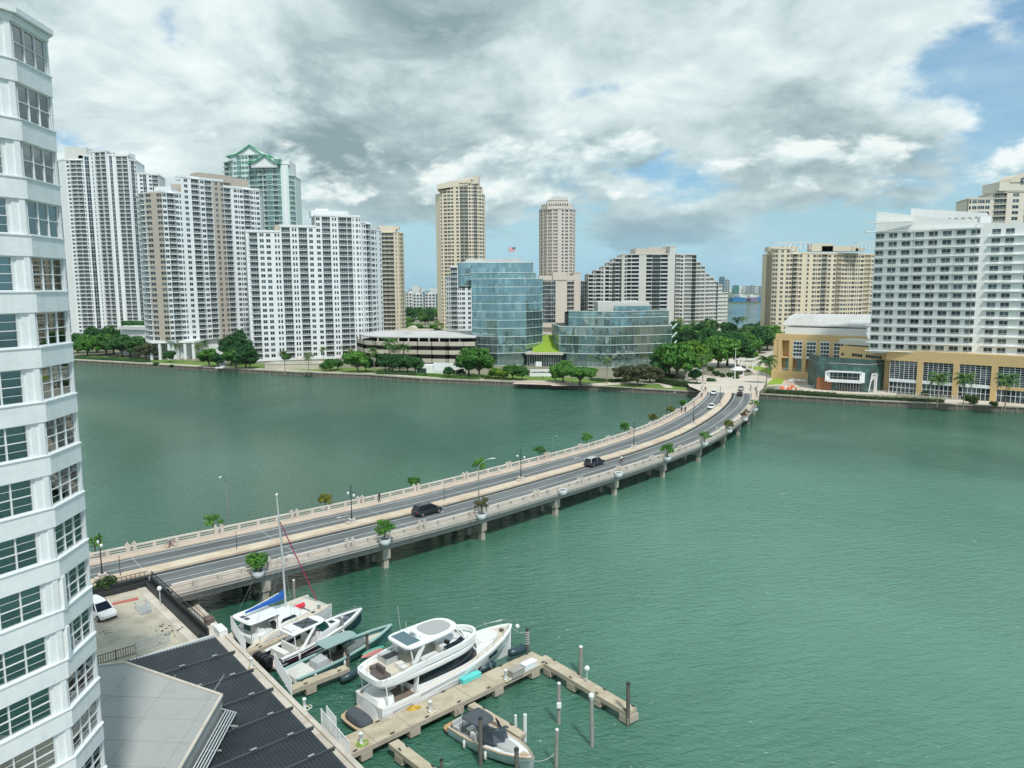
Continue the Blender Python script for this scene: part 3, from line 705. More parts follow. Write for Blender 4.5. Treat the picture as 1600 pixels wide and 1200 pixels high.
# ---- yellow-cream slab on the right
def bld_m():
    Y = 490; fh = 2.9; z0 = 3
    B = Bld('apartment_block', 'wide cream apartment slab with many small windows left of the hotel', [CREAM2, CREAM, DGLASS, FRAME, WHITE2], cat='apartment building', P={'bs': .6})
    f = lambda px, dy: (X_(px, Y+dy), Y+dy)
    segs = [((1199, 16), (1206, 2), 394, 'nb', ''), ((1206, 2), (1214, 0), 391, 'ww', ''), ((1214, 0), (1232, 0), 391, 'A w.w'.replace(' ', ''), ''), ((1232, 0), (1252, 2), 392, 'wpnw', 'p'), ((1252, 2), (1268, 4), 392, '.;n.', ''), ((1268, 4), (1300, 8), 393, 'wnwbw.', ''), ((1300, 8), (1326, 14), 392, 'wpwwn', 'p'), ((1326, 14), (1372, 26), 398, 'nwnnwbwnn', '')]
    for (a, da), (b, db), py, pat, ind in segs:
        u, v = f(a, da), f(b, db); n = int((Z_(py, Y)-z0)/fh)
        B.facade(u, v, z0, n, fh, pat, ind); zz = z0+n*fh; pl = [u, v, (v[0]+2, v[1]+18), (u[0]+2, u[1]+18)]
        B.top(pl, zz, par=.9); B.block([lerp(u, pl[3], .1), lerp(v, pl[2], .1), pl[2], pl[3]], 1.8, zz-.4)
    for px, w, h in ((1215, 8, 3), (1240, 10, 3.5), (1290, 14, 5), (1318, 24, 3.4), (1350, 6, 2)):
        B.plant(X_(px, Y), Y+12, w, 8, h, Z_(393, Y)-.5, 0, 1)
    fr = MB()
    for px0, px1 in ((1206, 1230), (1232, 1262), (1335, 1360)):        # open roof frames
        z = Z_(391, Y); h = 4.2
        for t in range(5):
            x = X_(px0+(px1-px0)*t/4, Y+4); fr.box(x-.2, x+.2, Y+3, Y+3.4, z, z+h)
            fr.box(x-.2, x+.2, Y+3, Y+11, z+h-.3, z+h)
        fr.box(X_(px0, Y+4), X_(px1, Y+4), Y+2.9, Y+3.5, z+h-.3, z+h+.1)
    fr.build('roof_pergola', [WHITE2], B.root)
    B.done()
bld_m()

# ---- small white tower behind the glass offices
def bld_s():
    Y = 470; fh = 3.0; z0 = 11
    B = Bld('apartment_block', 'narrow white apartment block partly hidden by the blue glass office building', [WHITE2, OFFW, DGLASS, FRAME, RAIL], cat='apartment building')
    f = lambda px, dy: (X_(px, Y+dy), Y+dy)
    for (a, da), (b, db), py, pat, ind in [((697, 3), (704, 0), 425, 'nn', ''), ((704, 0), (718, 0), 411, 'bn', 'b'), ((718, 0), (736, 1), 414, 'nw.w', 'w'), ((736, 1), (764, 5), 418, 'nw.w', '')]:
        u, v = f(a, da), f(b, db); n = int((Z_(py, Y)-z0)/fh)
        B.facade(u, v, z0, n, fh, pat, ind); zz = z0+n*fh; pl = [u, v, (v[0], Y+20), (u[0], Y+20)]
        B.top(pl, zz, par=.8); B.block([lerp(u, pl[3], .1), lerp(v, pl[2], .1), pl[2], pl[3]], 1.8, zz-.4)
        B.block([(u[0], u[1]-.2), (v[0], v[1]-.2), pl[2], pl[3]], 6, z0)
    B.done()
bld_s()

# ---- tower behind the hotel
def bld_q():
    Y = 400; fh = 3.0; z0 = 40
    B = Bld('condominium_tower', 'cream tower with arched parapet and round window rising behind the hotel', [mat('ivory_wall', (.66, .63, .55), .8, .06, .05), OFFW, DGLASS2, FRAME, CREAM], cat='apartment building')
    f = lambda px, dy: (X_(px, Y+dy), Y+dy)
    for (a, da), (b, db), py, pat in [((1504, 2), (1543, 0), 307, 'nwWw.'), ((1543, 0), (1563, -2), 302, 'c'), ((1563, -2), (1590, -2), 300, '.w.'), ((1590, -2), (1640, 0), 303, 'cc')]:
        u, v = f(a, da), f(b, db); n = int((Z_(py, Y)-z0)/fh)
        B.facade(u, v, z0, n, fh, pat, 'wWc'); zz = z0+n*fh; pl = [u, v, (v[0]+4, Y+20), (u[0]+4, Y+20)]
        B.top(pl, zz, par=.6); B.block([lerp(u, pl[3], .1), lerp(v, pl[2], .1), pl[2], pl[3]], 1.8, zz-.4)
    x0, x1 = X_(1549, Y-2), X_(1640, Y-2); B.wall.box(x0, x1, Y-2.4, Y+12, Z_(303, Y), Z_(289, Y))
    r = MB(); c = X_(1583, Y); R = X_(1605, Y)-c; n = 14; zb = Z_(290, Y)
    pts = [(c+R*math.cos(PI*i/n), zb+R*.62*math.sin(PI*i/n)) for i in range(n+1)]
    r.rings([[(x, Y-2.8, z) for x, z in pts], [(x, Y+8, z) for x, z in pts]]); r.build('arched_parapet', [CREAM], B.root)
    r = MB(); r.tube([(c-1, Y-3.0, zb+1.0), (c-1, Y-2.7, zb+1.0)], 1.5, 14, 0); r.build('round_window', [DGLASS2], B.root)
    r = MB(); r.box(c-1.1, c-.9, Y-3.1, Y-3.0, zb-.5, zb+2.5); r.box(c-2.5, c+.5, Y-3.1, Y-3.0, zb+.9, zb+1.1); r.build('window_bars', [FRAME], B.root)
    B.done()
bld_q()
# ---- curtain wall offices: every glass panel is its own slightly tilted pane
PANE = {}
def pane_mesh(w, h, m):
    key = (round(w, 2), round(h, 2), m.name)
    if key not in PANE:
        t = MB(); t.box(.03, w-.03, -.06, 0.0, .05, h-.05); PANE[key] = mesh_from(t, 'glass_panel', m)
    return PANE[key]
def curtain(B, poly, z0, rows, rh, step, m, mtop=None, limit=290, joined=False):
    """poly: front corners left to right; rows of panels; thin pale floor bands stand proud"""
    band = B.bands
    for i in range(len(poly)-1):
        a = Vector((*poly[i], 0)); b = Vector((*poly[i+1], 0)); L = (b-a).length; u = (b-a)/L; n = Vector((u.y, -u.x, 0)); ang = math.atan2(u.y, u.x)
        k = max(1, round(L/step)); w = L/k
        for r in range(rows):
            z = z0+r*rh
            band.beam(a+n*.12+Vector((0, 0, z)), b+n*.12+Vector((0, 0, z)), .35, .3)
            for j in range(k):
                mm = mtop if (mtop and r == rows-1) else m
                p = a+u*(w*j)+Vector((0, 0, z))
                if not joined and B.npan < limit:
                    o = obj_from(pane_mesh(w, rh, mm), 'glass_panel', B.root, p-Vector(B.o), ang)
                    o.rotation_euler = (rnd.gauss(0, .006), rnd.gauss(0, .004), ang+rnd.gauss(0, .006)); B.npan += 1
                else:
                    t = B.panes; c = math.cos(ang+rnd.gauss(0, .006)); s = math.sin(ang)
                    q = [p+u*.03, p+u*(w-.03)]; rr = rnd.gauss(0, .02)
                    t.quad((q[0].x, q[0].y, z+.05), (q[1].x, q[1].y, z+.05), (q[1].x+n.x*rr, q[1].y+n.y*rr, z+rh-.05), (q[0].x+n.x*rr, q[0].y+n.y*rr, z+rh-.05))
        B.mull.beam(a+Vector((0, 0, z0)), a+Vector((0, 0, z0+rows*rh)), .18, .18)
        for j in range(1, k):
            p = a+u*(w*j)+n*.02; B.mull.beam(p+n*.04+Vector((0, 0, z0)), p+n*.04+Vector((0, 0, z0+rows*rh)), .10, .10)
    zz = z0+rows*rh
    for i in range(len(poly)-1): band.beam((*poly[i], zz), (*poly[i+1], zz), .5, .35)
def core(B, poly, back, z0, z1, ins=.6):
    pl = [(x, y+ins) for x, y in poly]+[(poly[-1][0], back), (poly[0][0], back)]
    B.wall.prism(pl, z0, z1, 0)
def glass_office(name, label):
    B = Bld(name, label, [mat('dark_core', (.03, .05, .055), .6), OFFW, DGLASS, FRAME, RAIL], cat='office building')
    B.bands = MB(); B.mull = MB(); B.panes = MB(); B.npan = 0; return B
def finish_office(B):
    B.bands.build('floor_band', [mat('pale_floor_band', (.55, .66, .64), .4)], B.root, B.o)
    B.mull.build('mullions', [mat('grey_mullion', (.30, .40, .41), .4, metal=.4)], B.root, B.o, kind='stuff')
    if B.panes.f: B.panes.build('glazing', [CURTAIN], B.root, B.o, kind='stuff')
    B.done('core')
P3 = lambda px, py, z: G(px, py, z)
def off_h():
    B = glass_office('office_building', 'blue green mirror glass office building with a flag on its roof')
    ang = [(738, 376), (777, 368), (822, 371), (847, 384)]
    base = [(X_(px, y, 540), y) for px, y in ang]
    z0 = 1.8; rh = 4.05
    low = [lerp(base[0], (base[0][0]+2, base[0][1]+2), .6), (base[1][0], base[1][1]+2), (base[2][0]+1, base[2][1]+2.2), (base[3][0]-2, base[3][1]+2)]
    curtain(B, low, z0, 1, 6.3, 3.2, CURTAIN, joined=True)
    curtain(B, base, z0+6.3, 9, rh, 3.1, CURTAIN)
    zt = z0+6.3+9*rh
    up = [(X_(735, 378), 378), (X_(777, 371), 371), (X_(820, 374), 374), (X_(837, 384), 384)]
    curtain(B, up, zt, 1, Z_(426, 372)-zt, 3.1, CURTAINL)
    z2 = Z_(427, 372)
    u3 = [(X_(716, 396), 396), (X_(722, 388), 388), (X_(831, 388), 388), (X_(833, 400), 400)]
    curtain(B, u3, z2-6, 2, (Z_(410, 388)-z2+6)/2, 2.6, CURTAINL, joined=True)
    core(B, base, 410, z0+6.3, zt, .7); core(B, low, 410, z0, z0+6.3, .7); core(B, up, 410, zt, z2-.2, .7); core(B, u3, 412, z2-7, Z_(411, 388), .6)
    B.roof.prism(ccw([u3[1], u3[2], (u3[3][0], 412), (u3[0][0]+2, 412)]), Z_(410, 388), Z_(408.5, 388)); B.roof.prism(ccw([(up[0][0], up[0][1]), up[1], up[2], up[3], (up[3][0], 400), (up[0][0], 400)]), z2-.1, z2+.35)
    B.roof.prism([(X_(728, 392), 392), (X_(815, 392), 392), (X_(815, 404), 404), (X_(728, 404), 404)], Z_(409, 388), Z_(404.5, 390))
    B.curt = None
    # side and rear glass so it reads from other angles
    curtain(B, [base[3], (base[3][0]+1.5, 410)], z0+6.3, 9, rh, 3.4, CURTAIN, joined=True)
    curtain(B, [(base[0][0]-1, 410), base[0]], z0+6.3, 9, rh, 3.4, CURTAIN, joined=True)
    finish_office(B)
    # flagpole and flag
    fx, fy = X_(806, 396), 396; zb = Z_(405, 396); zt = Z_(386, 396)
    t = thing('flagpole', 'flagpole with a stars and stripes flag on the roof of the blue glass office', 'flagpole', (fx, fy, zb))
    m = MB(); m.tube([(0, 0, 0), (0, 0, zt-zb+.3)], [.14, .07], 6); m.lathe([(0, 0), (.2, .1), (0, .3)], (0, 0, zt-zb+.25), 6); m.build('pole', [RAIL], t)
    RED = mat('flag_red', (.50, .05, .07), .8, .05); BLUE = mat('flag_blue', (.03, .05, .20), .8, .05); FW = mat('flag_white', (.75, .72, .74), .8, .05)
    m = MB(); W, H = 3.7, 2.3; nx = 16
    def pt(i, j): x = -W*i/nx; return (x, .22*math.sin(i*.8)*i/nx*2, zt-zb-.1-H*j/13-.25*(i/nx)**2-.12*math.sin(i*.7)*i/nx)
    for i in range(nx):
        for j in range(13):
            blue = i < nx*.4 and j < 7
            m.quad(pt(i+1, j+1), pt(i, j+1), pt(i, j), pt(i+1, j), 2 if blue else (0 if j % 2 == 0 else 1))
    fl = m.build('flag', [RED, FW, BLUE], t)
    s = MB()
    for r in range(9):
        for c in range(6 if r % 2 == 0 else 5):
            x = -(.11+c*.23+(.115 if r % 2 else 0)); z = zt-zb-.2-r*.127
            i = -x/W*nx; y = .22*math.sin(i*.8)*i/nx*2-.03
            pts = [(x+.05*(1 if k % 2 == 0 else .42)*math.sin(2*PI*k/10), y, z-.12*math.sin(i*.7)*i/nx+.05*(1 if k % 2 == 0 else .42)*math.cos(2*PI*k/10)) for k in range(10)]
            s.add(pts, (tuple(range(10)),))
    s.build('flag_stars', [FW], fl, kind='stuff')
off_h()
def off_l():
    B = glass_office('office_building', 'low green glass office building with a white rooftop box beside the lawn roof')
    ang = [(874, 366), (905, 361), (954, 357), (1000, 362), (1049, 368)]
    base = [(X_(px, y, 540), y) for px, y in ang]; z0 = 1.8; rh = 4.3
    low = [(x+(1.5 if i == 0 else -2 if i == 4 else 0), y+2) for i, (x, y) in enumerate(base)]
    curtain(B, low, z0, 1, 6.6, 3.6, CURTAIN, joined=True)
    curtain(B, base[0:], z0+6.6, 3, rh, 3.4, CURTAIN)
    up = [(X_(889, 370), 370), (X_(910, 364), 364), (X_(954, 361), 361), (X_(1000, 365), 365), (X_(1046, 371), 371)]
    curtain(B, up, z0+6.6+3*rh, 1, rh, 3.4, CURTAIN); curtain(B, up, z0+6.6+4*rh, 1, 3.0, 3.4, CURTAINL, joined=True)
    zt = z0+6.6+4*rh+3
    core(B, base, 400, z0+6.6, z0+6.6+3*rh, .7); core(B, low, 400, z0, z0+6.6, .7); core(B, up, 400, z0, zt-1.2, .7)
    B.roof.prism(ccw([*up, (up[-1][0], 400), (up[0][0], 400)]), zt-1.4, zt-1.2)
    u3 = [(X_(961, 372), 372), (X_(1018, 374), 374)]
    curtain(B, u3, zt-1.2, 1, Z_(479, 372)-zt+1.2, 3, CURTAINL, joined=True); core(B, u3, 392, zt-1, Z_(478.5, 372), .5)
    B.wall.prism([(X_(935, 372), 373), (X_(961, 372), 373), (X_(961, 372), 390), (X_(935, 372), 390)], zt-1.2, Z_(472.5, 372), 1)
    B.wall.prism([(X_(961, 376), 377), (X_(1016, 376), 377), (X_(1016, 376), 388), (X_(961, 376), 388)], zt-1.2, Z_(473.5, 372), 1)
    for k in range(8): x = X_(972+k*3, 380); B.wall.box(x, x+.5, 380, 380.5, Z_(475, 372), Z_(470, 372), 1)
    curtain(B, [base[-1], (base[-1][0]+4, 396)], z0+6.6, 3, rh, 3.4, CURTAIN, joined=True); curtain(B, [(base[0][0]-2, 396), base[0]], z0+6.6, 3, rh, 3.4, CURTAIN, joined=True)
    for k, z in enumerate((z0+6.6+rh*.9, z0+6.6+rh*1.9, z0+6.6+rh*2.9)):                 # slanting pale sun shades at the right end
        B.bands.beam((base[-1][0], base[-1][1], z-1.2), (base[-1][0]+3.4, base[-1][1]+4, z+1.2), .5, .5)
    finish_office(B)
    # entrance link with sloping grass roof
    t = thing('entrance_pavilion', 'glass entrance pavilion with a sloping bright lawn roof between the two glass offices', 'pavilion', (0, 0, 0))
    a, b = (X_(824, 368, 560), 368), (X_(876, 364, 560), 364)
    m = MB(); m.prism(rect((a[0]-1, a[1]-1.5), (b[0]+1, b[1]-1.5), 12), 7.6, 8.6); m.build('canopy', [CONCL], t)
    m = MB(); gx0, gx1 = X_(836, 368, 550), b[0]
    m.add([(a[0]+2, 368, 8.65), (gx1, 364.5, 8.65), (gx1, 400, 15.5), (gx1-10, 400, 14.5)], ((0, 1, 2, 3),)); m.build('lawn_roof', [mat('bright_lawn', (.23, .36, .03), .95, .15, .4)], t)
    m = MB(); k = 14
    for i in range(k):
        p = lerp(a, b, i/k); q = lerp(a, b, (i+1)/k); m.quad((p[0], p[1]+1, 1.8), (q[0], q[1]+1, 1.8), (q[0], q[1]+1, 7.6), (p[0], p[1]+1, 7.6))
    m.build('glass_front', [DGLASS2], t)
    m = MB()
    for i in range(k+1): p = lerp(a, b, i/k); m.beam((p[0], p[1]+.9, 1.8), (p[0], p[1]+.9, 7.6), .14, .14)
    m.build('mullion', [FRAME], t)
    m = MB(); m.box(a[0]+4, a[0]+7, a[1]-3, a[1]-2.9, 1.8, 4.2); m.build('white_panel', [WHITE2], t)
off_l()

# ---- parking garage
def garage():
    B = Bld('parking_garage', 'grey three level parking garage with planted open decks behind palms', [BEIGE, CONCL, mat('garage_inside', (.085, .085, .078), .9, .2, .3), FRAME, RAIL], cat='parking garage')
    pts = [(X_(553, 380, 540), 388), (X_(566, 366, 540), 372), (X_(585, 362, 540), 366), (X_(700, 356, 540), 358), (X_(742, 356, 540), 358)]
    z0 = 1.8; fl = 4.1
    for k in range(3):
        z = z0+2.6+k*fl
        for i in range(len(pts)-1):
            a = Vector((*pts[i], 0)); b = Vector((*pts[i+1], 0)); u = (b-a).normalized(); n = Vector((u.y, -u.x, 0))
            B.wall.rings([[p+n*.1+Vector((0, 0, z)), p-n*.4+Vector((0, 0, z)), p-n*.4+Vector((0, 0, z+1.95)), p+n*.1+Vector((0, 0, z+1.95))] for p in (a, b)], 0)
            L = (b-a).length; j = 0.0
            while j < L:
                p = a+u*j-n*.2; B.wall.box(p.x-.35, p.x+.35, p.y-.3, p.y+.3, z0, z0+13.4, 1); j += 7.2
    pl = [(x, y+2.5) for x, y in pts]+[(pts[-1][0], 410), (pts[0][0]+4, 412)]
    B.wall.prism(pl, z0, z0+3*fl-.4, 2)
    pl = [(x, y+.4) for x, y in pts]+[(pts[-1][0], 412), (pts[0][0]+2, 414)]
    for k in range(3): B.wall.prism(pl, z0+2.3+k*fl, z0+2.6+k*fl, 1)
    B.roof.prism([(x, y+5) for x, y in pts]+[(pts[-1][0], 420), (pts[0][0]+5, 422)], z0+14.2, z0+14.7)
    for k in range(9):
        x = X_(590+k*16, 364, 520); B.wall.box(x-.3, x+.3, 364, 364.6, z0+11.5, z0+14.3, 1)
    B.roof.prism([(X_(620, 385), 385), (X_(640, 385), 385), (X_(640, 392), 392), (X_(620, 392), 392)], z0+14.7, z0+16.4)
    B.done()
    # white ramp walls by the water
    t = thing('ramp_wall', 'white curving ramp wall with a dark garage doorway below the parking garage', 'wall', (0, 0, 0))
    m = MB(); a = G(648, 583, ZL); b = G(676, 583, ZL); c = G(724, 585, ZL)
    m.prism(rect(a, b, 6), ZL, ZL+3.6); m.prism(rect(b, c, .8), ZL, ZL+1.6); m.prism(rect((b[0], b[1]+5), (c[0], c[1]+7), .8), ZL, ZL+4.2); m.build('wall_body', [WHITE2], t)
    m = MB(); m.box(a[0]+1.2, b[0]-1.5, a[1]-.25, a[1]+.2, ZL, ZL+2.2); m.build('doorway', [mat('door_dark', (.02, .05, .045), .5)], t)
garage()

# ---- hotel
def hotel():
    B = Bld('hotel', 'big white hotel slab with rows of dark windows above an ochre podium', [WHITEH, OCHRE, DGLASS, FRAME, RAIL], cat='hotel', P={'bs': .35, 'bar': .05})
    a = (X_(1363, 272, 450), 272); b = (X_(1532, 253.5, 450), 253.5); c = (X_(1640, 243, 450), 243)
    fh = 3.02; z0 = Z_(548, 272, 1360)+.2; nfl = 14
    B.facade(a, b, z0, nfl, fh, 'w,w,w,w,w,w,w,w,', 'w', P={'wm': 0}); B.facade(b, c, z0, nfl, fh, '.w,w,.w,w,', 'w')
    ztop = z0+nfl*fh
    sl = MB(); n = Vector((b[1]-a[1], -(b[0]-a[0]), 0)).normalized()*1
    for k in range(nfl+1):
        z = z0+k*fh
        e = lerp(a, b, 1.0)
        sl.beam(Vector((a[0]-1.2, a[1]+.2, z))+n*.5, Vector((*lerp(a, b, .97), z))+n*.5, 1.1, .26)
        if k < nfl: sl.beam(Vector((*lerp(b, c, .06), z))+n*.4, Vector((*c, z))+n*.4, .9, .22)
    sl.build('floor_slab', [WHITEH], B.root)
    # juliet railings under each window
    rl = MB()
    u = (Vector((*b, 0))-Vector((*a, 0))); L = u.length; u.normalize()
    for (p, q, pat) in ((a, b, 'w,w,w,w,w,w,w,w,'), (b, c, '.w,w,.w,w,')):
        p = Vector((*p, 0)); q = Vector((*q, 0)); LL = (q-p).length; uu = (q-p).normalized(); tot = sum(WID[t] for t in pat); x = 0
        for t in pat:
            w = WID[t]/tot*LL
            if t == 'w':
                for k in range(nfl):
                    z = z0+k*fh+.2; s0 = p+uu*(x+w*.08)+n*.35; s1 = p+uu*(x+w*.92)+n*.35
                    rl.beam(s0+Vector((0, 0, z+.95)), s1+Vector((0, 0, z+.95)), .06, .07); 
                    for j in range(9):
                        s = s0.lerp(s1, j/8); rl.beam(s+Vector((0, 0, z)), s+Vector((0, 0, z+.95)), .045, .045)
            x += w
    rl.build('railings', [RAIL], B.root, kind='stuff')
    # drain pipes between bays
    dp = MB()
    for t in (.18, .37, .56, .75, .93):
        p = lerp(a, b, t); dp.beam((p[0]+n.x*.15, p[1]+n.y*.15, z0), (p[0]+n.x*.15, p[1]+n.y*.15, ztop), .12, .12)
    dp.build('drain_pipe', [OFFW], B.root)
    dep = 17; pl = rect(a, c, dep)
    B.wall.prism([lerp(a, pl[3], .05), lerp(b, (b[0]+n.x*-dep, b[1]-n.y*dep), .05), lerp(c, pl[2], .05), pl[2], pl[3]], z0-1, ztop-.3, 0)
    # tall sloping parapets
    bk = lambda p, d: (p[0]-n.x*d, p[1]-n.y*d)
    def wedge(p, q, za, zb, d0, th):
        p0, q0, p1, q1 = bk(p, d0), bk(q, d0), bk(p, d0+th), bk(q, d0+th)
        B.wall.add([(p0[0], p0[1], ztop-.2), (q0[0], q0[1], ztop-.2), (q0[0], q0[1], zb), (p0[0], p0[1], za), (p1[0], p1[1], ztop-.2), (q1[0], q1[1], ztop-.2), (q1[0], q1[1], zb), (p1[0], p1[1], za)],
                   ((0, 1, 2, 3), (5, 4, 7, 6), (3, 2, 6, 7), (1, 5, 6, 2), (4, 0, 3, 7)), 0)
    wedge(a, lerp(a, b, .93), Z_(333, 272), Z_(351, 256), .4, .8)
    wedge(lerp(a, b, .93), c, ztop+1.6, ztop+.8, .1, .7)
    wedge(lerp(a, b, .30), lerp(b, c, .0), Z_(327, 270), Z_(337, 262), 9, 7)
    B.wall.prism([bk(a, .6), bk(lerp(a, b, .3), .6), bk(lerp(a, b, .3), 12), bk(a, 12)], ztop-.2, Z_(346, 272), 0)
    sl = MB(); sl.beam((a[0]-3.2, a[1]-.8, ztop+3.0), (*lerp((a[0], a[1]-1.2), (b[0], b[1]-1.2), .34), ztop+3.0), 2, .3); sl.beam((a[0]-4, a[1]-.6, ztop-.0), (a[0]+3, a[1]-1.2, ztop-.0), 2, .3); sl.build('canopy_slab', [WHITEH], B.root)
    B.roof.prism(rect(bk(a, .5), bk(c, .5), 16), ztop-.25, ztop+.05)
    # rooftop kit
    for i in range(5):
        p = bk(lerp(a, b, .66+i*.06), 6); k = thing('rooftop_dish', ['small grey rooftop dish nearest the raised parapet on the hotel roof', 'second rooftop dish from the left along the hotel parapet', 'middle rooftop dish on the hotel roof', 'fourth rooftop dish on the hotel roof from the left', 'rooftop dish nearest the stair box on the hotel roof'][i], 'satellite dish', (p[0], p[1], ztop+.05), 0, 'dishes on the hotel roof')
        m = MB(); m.tube([(0, 0, 0), (0, 0, 3.0)], .12, 5); m.build('mast', [RAILD], k)
        m = MB(); m.rings([[(r*math.cos(2*PI*j/10), -.4-d, 3.2+r*math.sin(2*PI*j/10)) for j in range(10)] for r, d in ((.1, 0), (.6, .15), (.9, .4))], cap=False); m.build('dish', [OFFW], k)
    p = bk(lerp(a, b, .985), 6); k = thing('rooftop_stair_box', 'white stair box standing on the hotel roof beside the dishes', 'roof structure', (p[0], p[1], ztop)); m = MB(); m.obox((0, 0, 2), (3.2, 3, 4), -.3); m.build('box_walls', [WHITE2], k)
    # podium
    zp = z0+.1
    pf = [(X_(1390, 268, 600), 268), (X_(1600, 240, 630), 240), (X_(1700, 229, 630), 229)]
    d = (pf[1][0]-pf[0][0], pf[1][1]-pf[0][1]); Ld = math.hypot(*d); d = (d[0]/Ld, d[1]/Ld); nn = (d[1], -d[0])
    def pp(t, o=0.0): return (pf[0][0]+d[0]*t+nn[0]*o, pf[0][1]+d[1]*t+nn[1]*o)
    Lt = 100; bay = 11.2; x = -.6; k = 0; win = MB(); fr = MB()
    pod = MB(); pa, pb = pp(-1.5, .3), pp(Lt, .3)
    pod.prism(rect(pa, pb, 4), zp-3.4, zp+.3); pod.build('podium_fascia', [OCHRE], B.root)
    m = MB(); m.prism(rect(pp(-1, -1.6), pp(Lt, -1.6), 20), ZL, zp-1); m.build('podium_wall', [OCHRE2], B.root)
    zg0, zg1 = ZL+5.2, zp-3.4
    while x < Lt-bay:
        c0 = pp(x+bay*.86, .35); 
        m = MB(); m.prism(rect(pp(x+bay*.84, .4), pp(x+bay, .4), 2.2), ZL, zg1); m.build('pillar', [OCHRE], B.root)
        w0 = x+(.0 if k else .4); ww = bay*.84
        g = MB(); g.prism(rect(pp(w0, -.2), pp(w0+ww, -.2), .2), zg0, zg1); gw = g.build('tall_window', [DGLASS2], B.root)
        f = MB(); cols, rows = 6, 9
        for i in range(cols+1): q = pp(w0+ww*i/cols, -.08); f.beam((*q, zg0), (*q, zg1), .12 if i == 3 else .06, .1)
        for j in range(rows+1):
            z = zg0+(zg1-zg0)*j/rows; f.beam((*pp(w0, -.1), z), (*pp(w0+ww, -.1), z), .07, .07)
        f.build('window_grid', [WHITE2], gw)
        f = MB(); f.prism(rect(pp(w0, .15), pp(w0+ww, .15), .9), zg0-1.1, zg0); f.build('white_spandrel', [WHITE2 if k < 3 or k == 4 else OCHRE], B.root)
        g = MB(); g.prism(rect(pp(w0, -.3), pp(w0+ww, -.3), .2), ZL, zg0-1.1); gg = g.build('ground_window', [DGLASS2], B.root)
        f = MB()
        for i in range(8): q = pp(w0+ww*i/7, -.15); f.beam((*q, ZL), (*q, zg0-1.1), .12, .12)
        f.beam((*pp(w0, -.15), ZL+2.2), (*pp(w0+ww, -.15), ZL+2.2), .12, .14); f.build('door_frames', [WHITE2], gg)
        x += bay; k += 1
    B.done()
    # upper ochre block beside copper building
    t = thing('conference_wing', 'ochre conference wing with two strips of small windows between the hall and hotel', 'building', (0, 0, 0))
    a = (X_(1311, 285, 560), 285); b = (X_(1394, 271, 575), 271); m = MB(); m.prism(rect(a, b, 16), ZL, Z_(541, 285, 1320)); m.build('wall', [OCHRE], t)
    for t0, t1, nn2 in ((.24, .44, 4), (.50, .80, 6), (.03, .09, 1)):
        for i in range(nn2):
            p = lerp(a, b, t0+(t1-t0)*(i+.1)/nn2); q = lerp(a, b, t0+(t1-t0)*(i+.9)/nn2); zc = Z_(553.5, 283, 1340)-.4*(i+(4 if nn2 == 6 else 0))*.15
            m = MB(); m.prism(rect((p[0], p[1]-.12), (q[0], q[1]-.12), .1), zc-.5, zc+.5); m.build('window', [DGLASS2], t)
    m = MB(); m.prism(rect((a[0]+2, a[1]+5), (b[0]-3, b[1]+6), 8), Z_(541, 285)-.2, Z_(534, 285)); m.build('roof_box', [OFFW], t)
hotel()

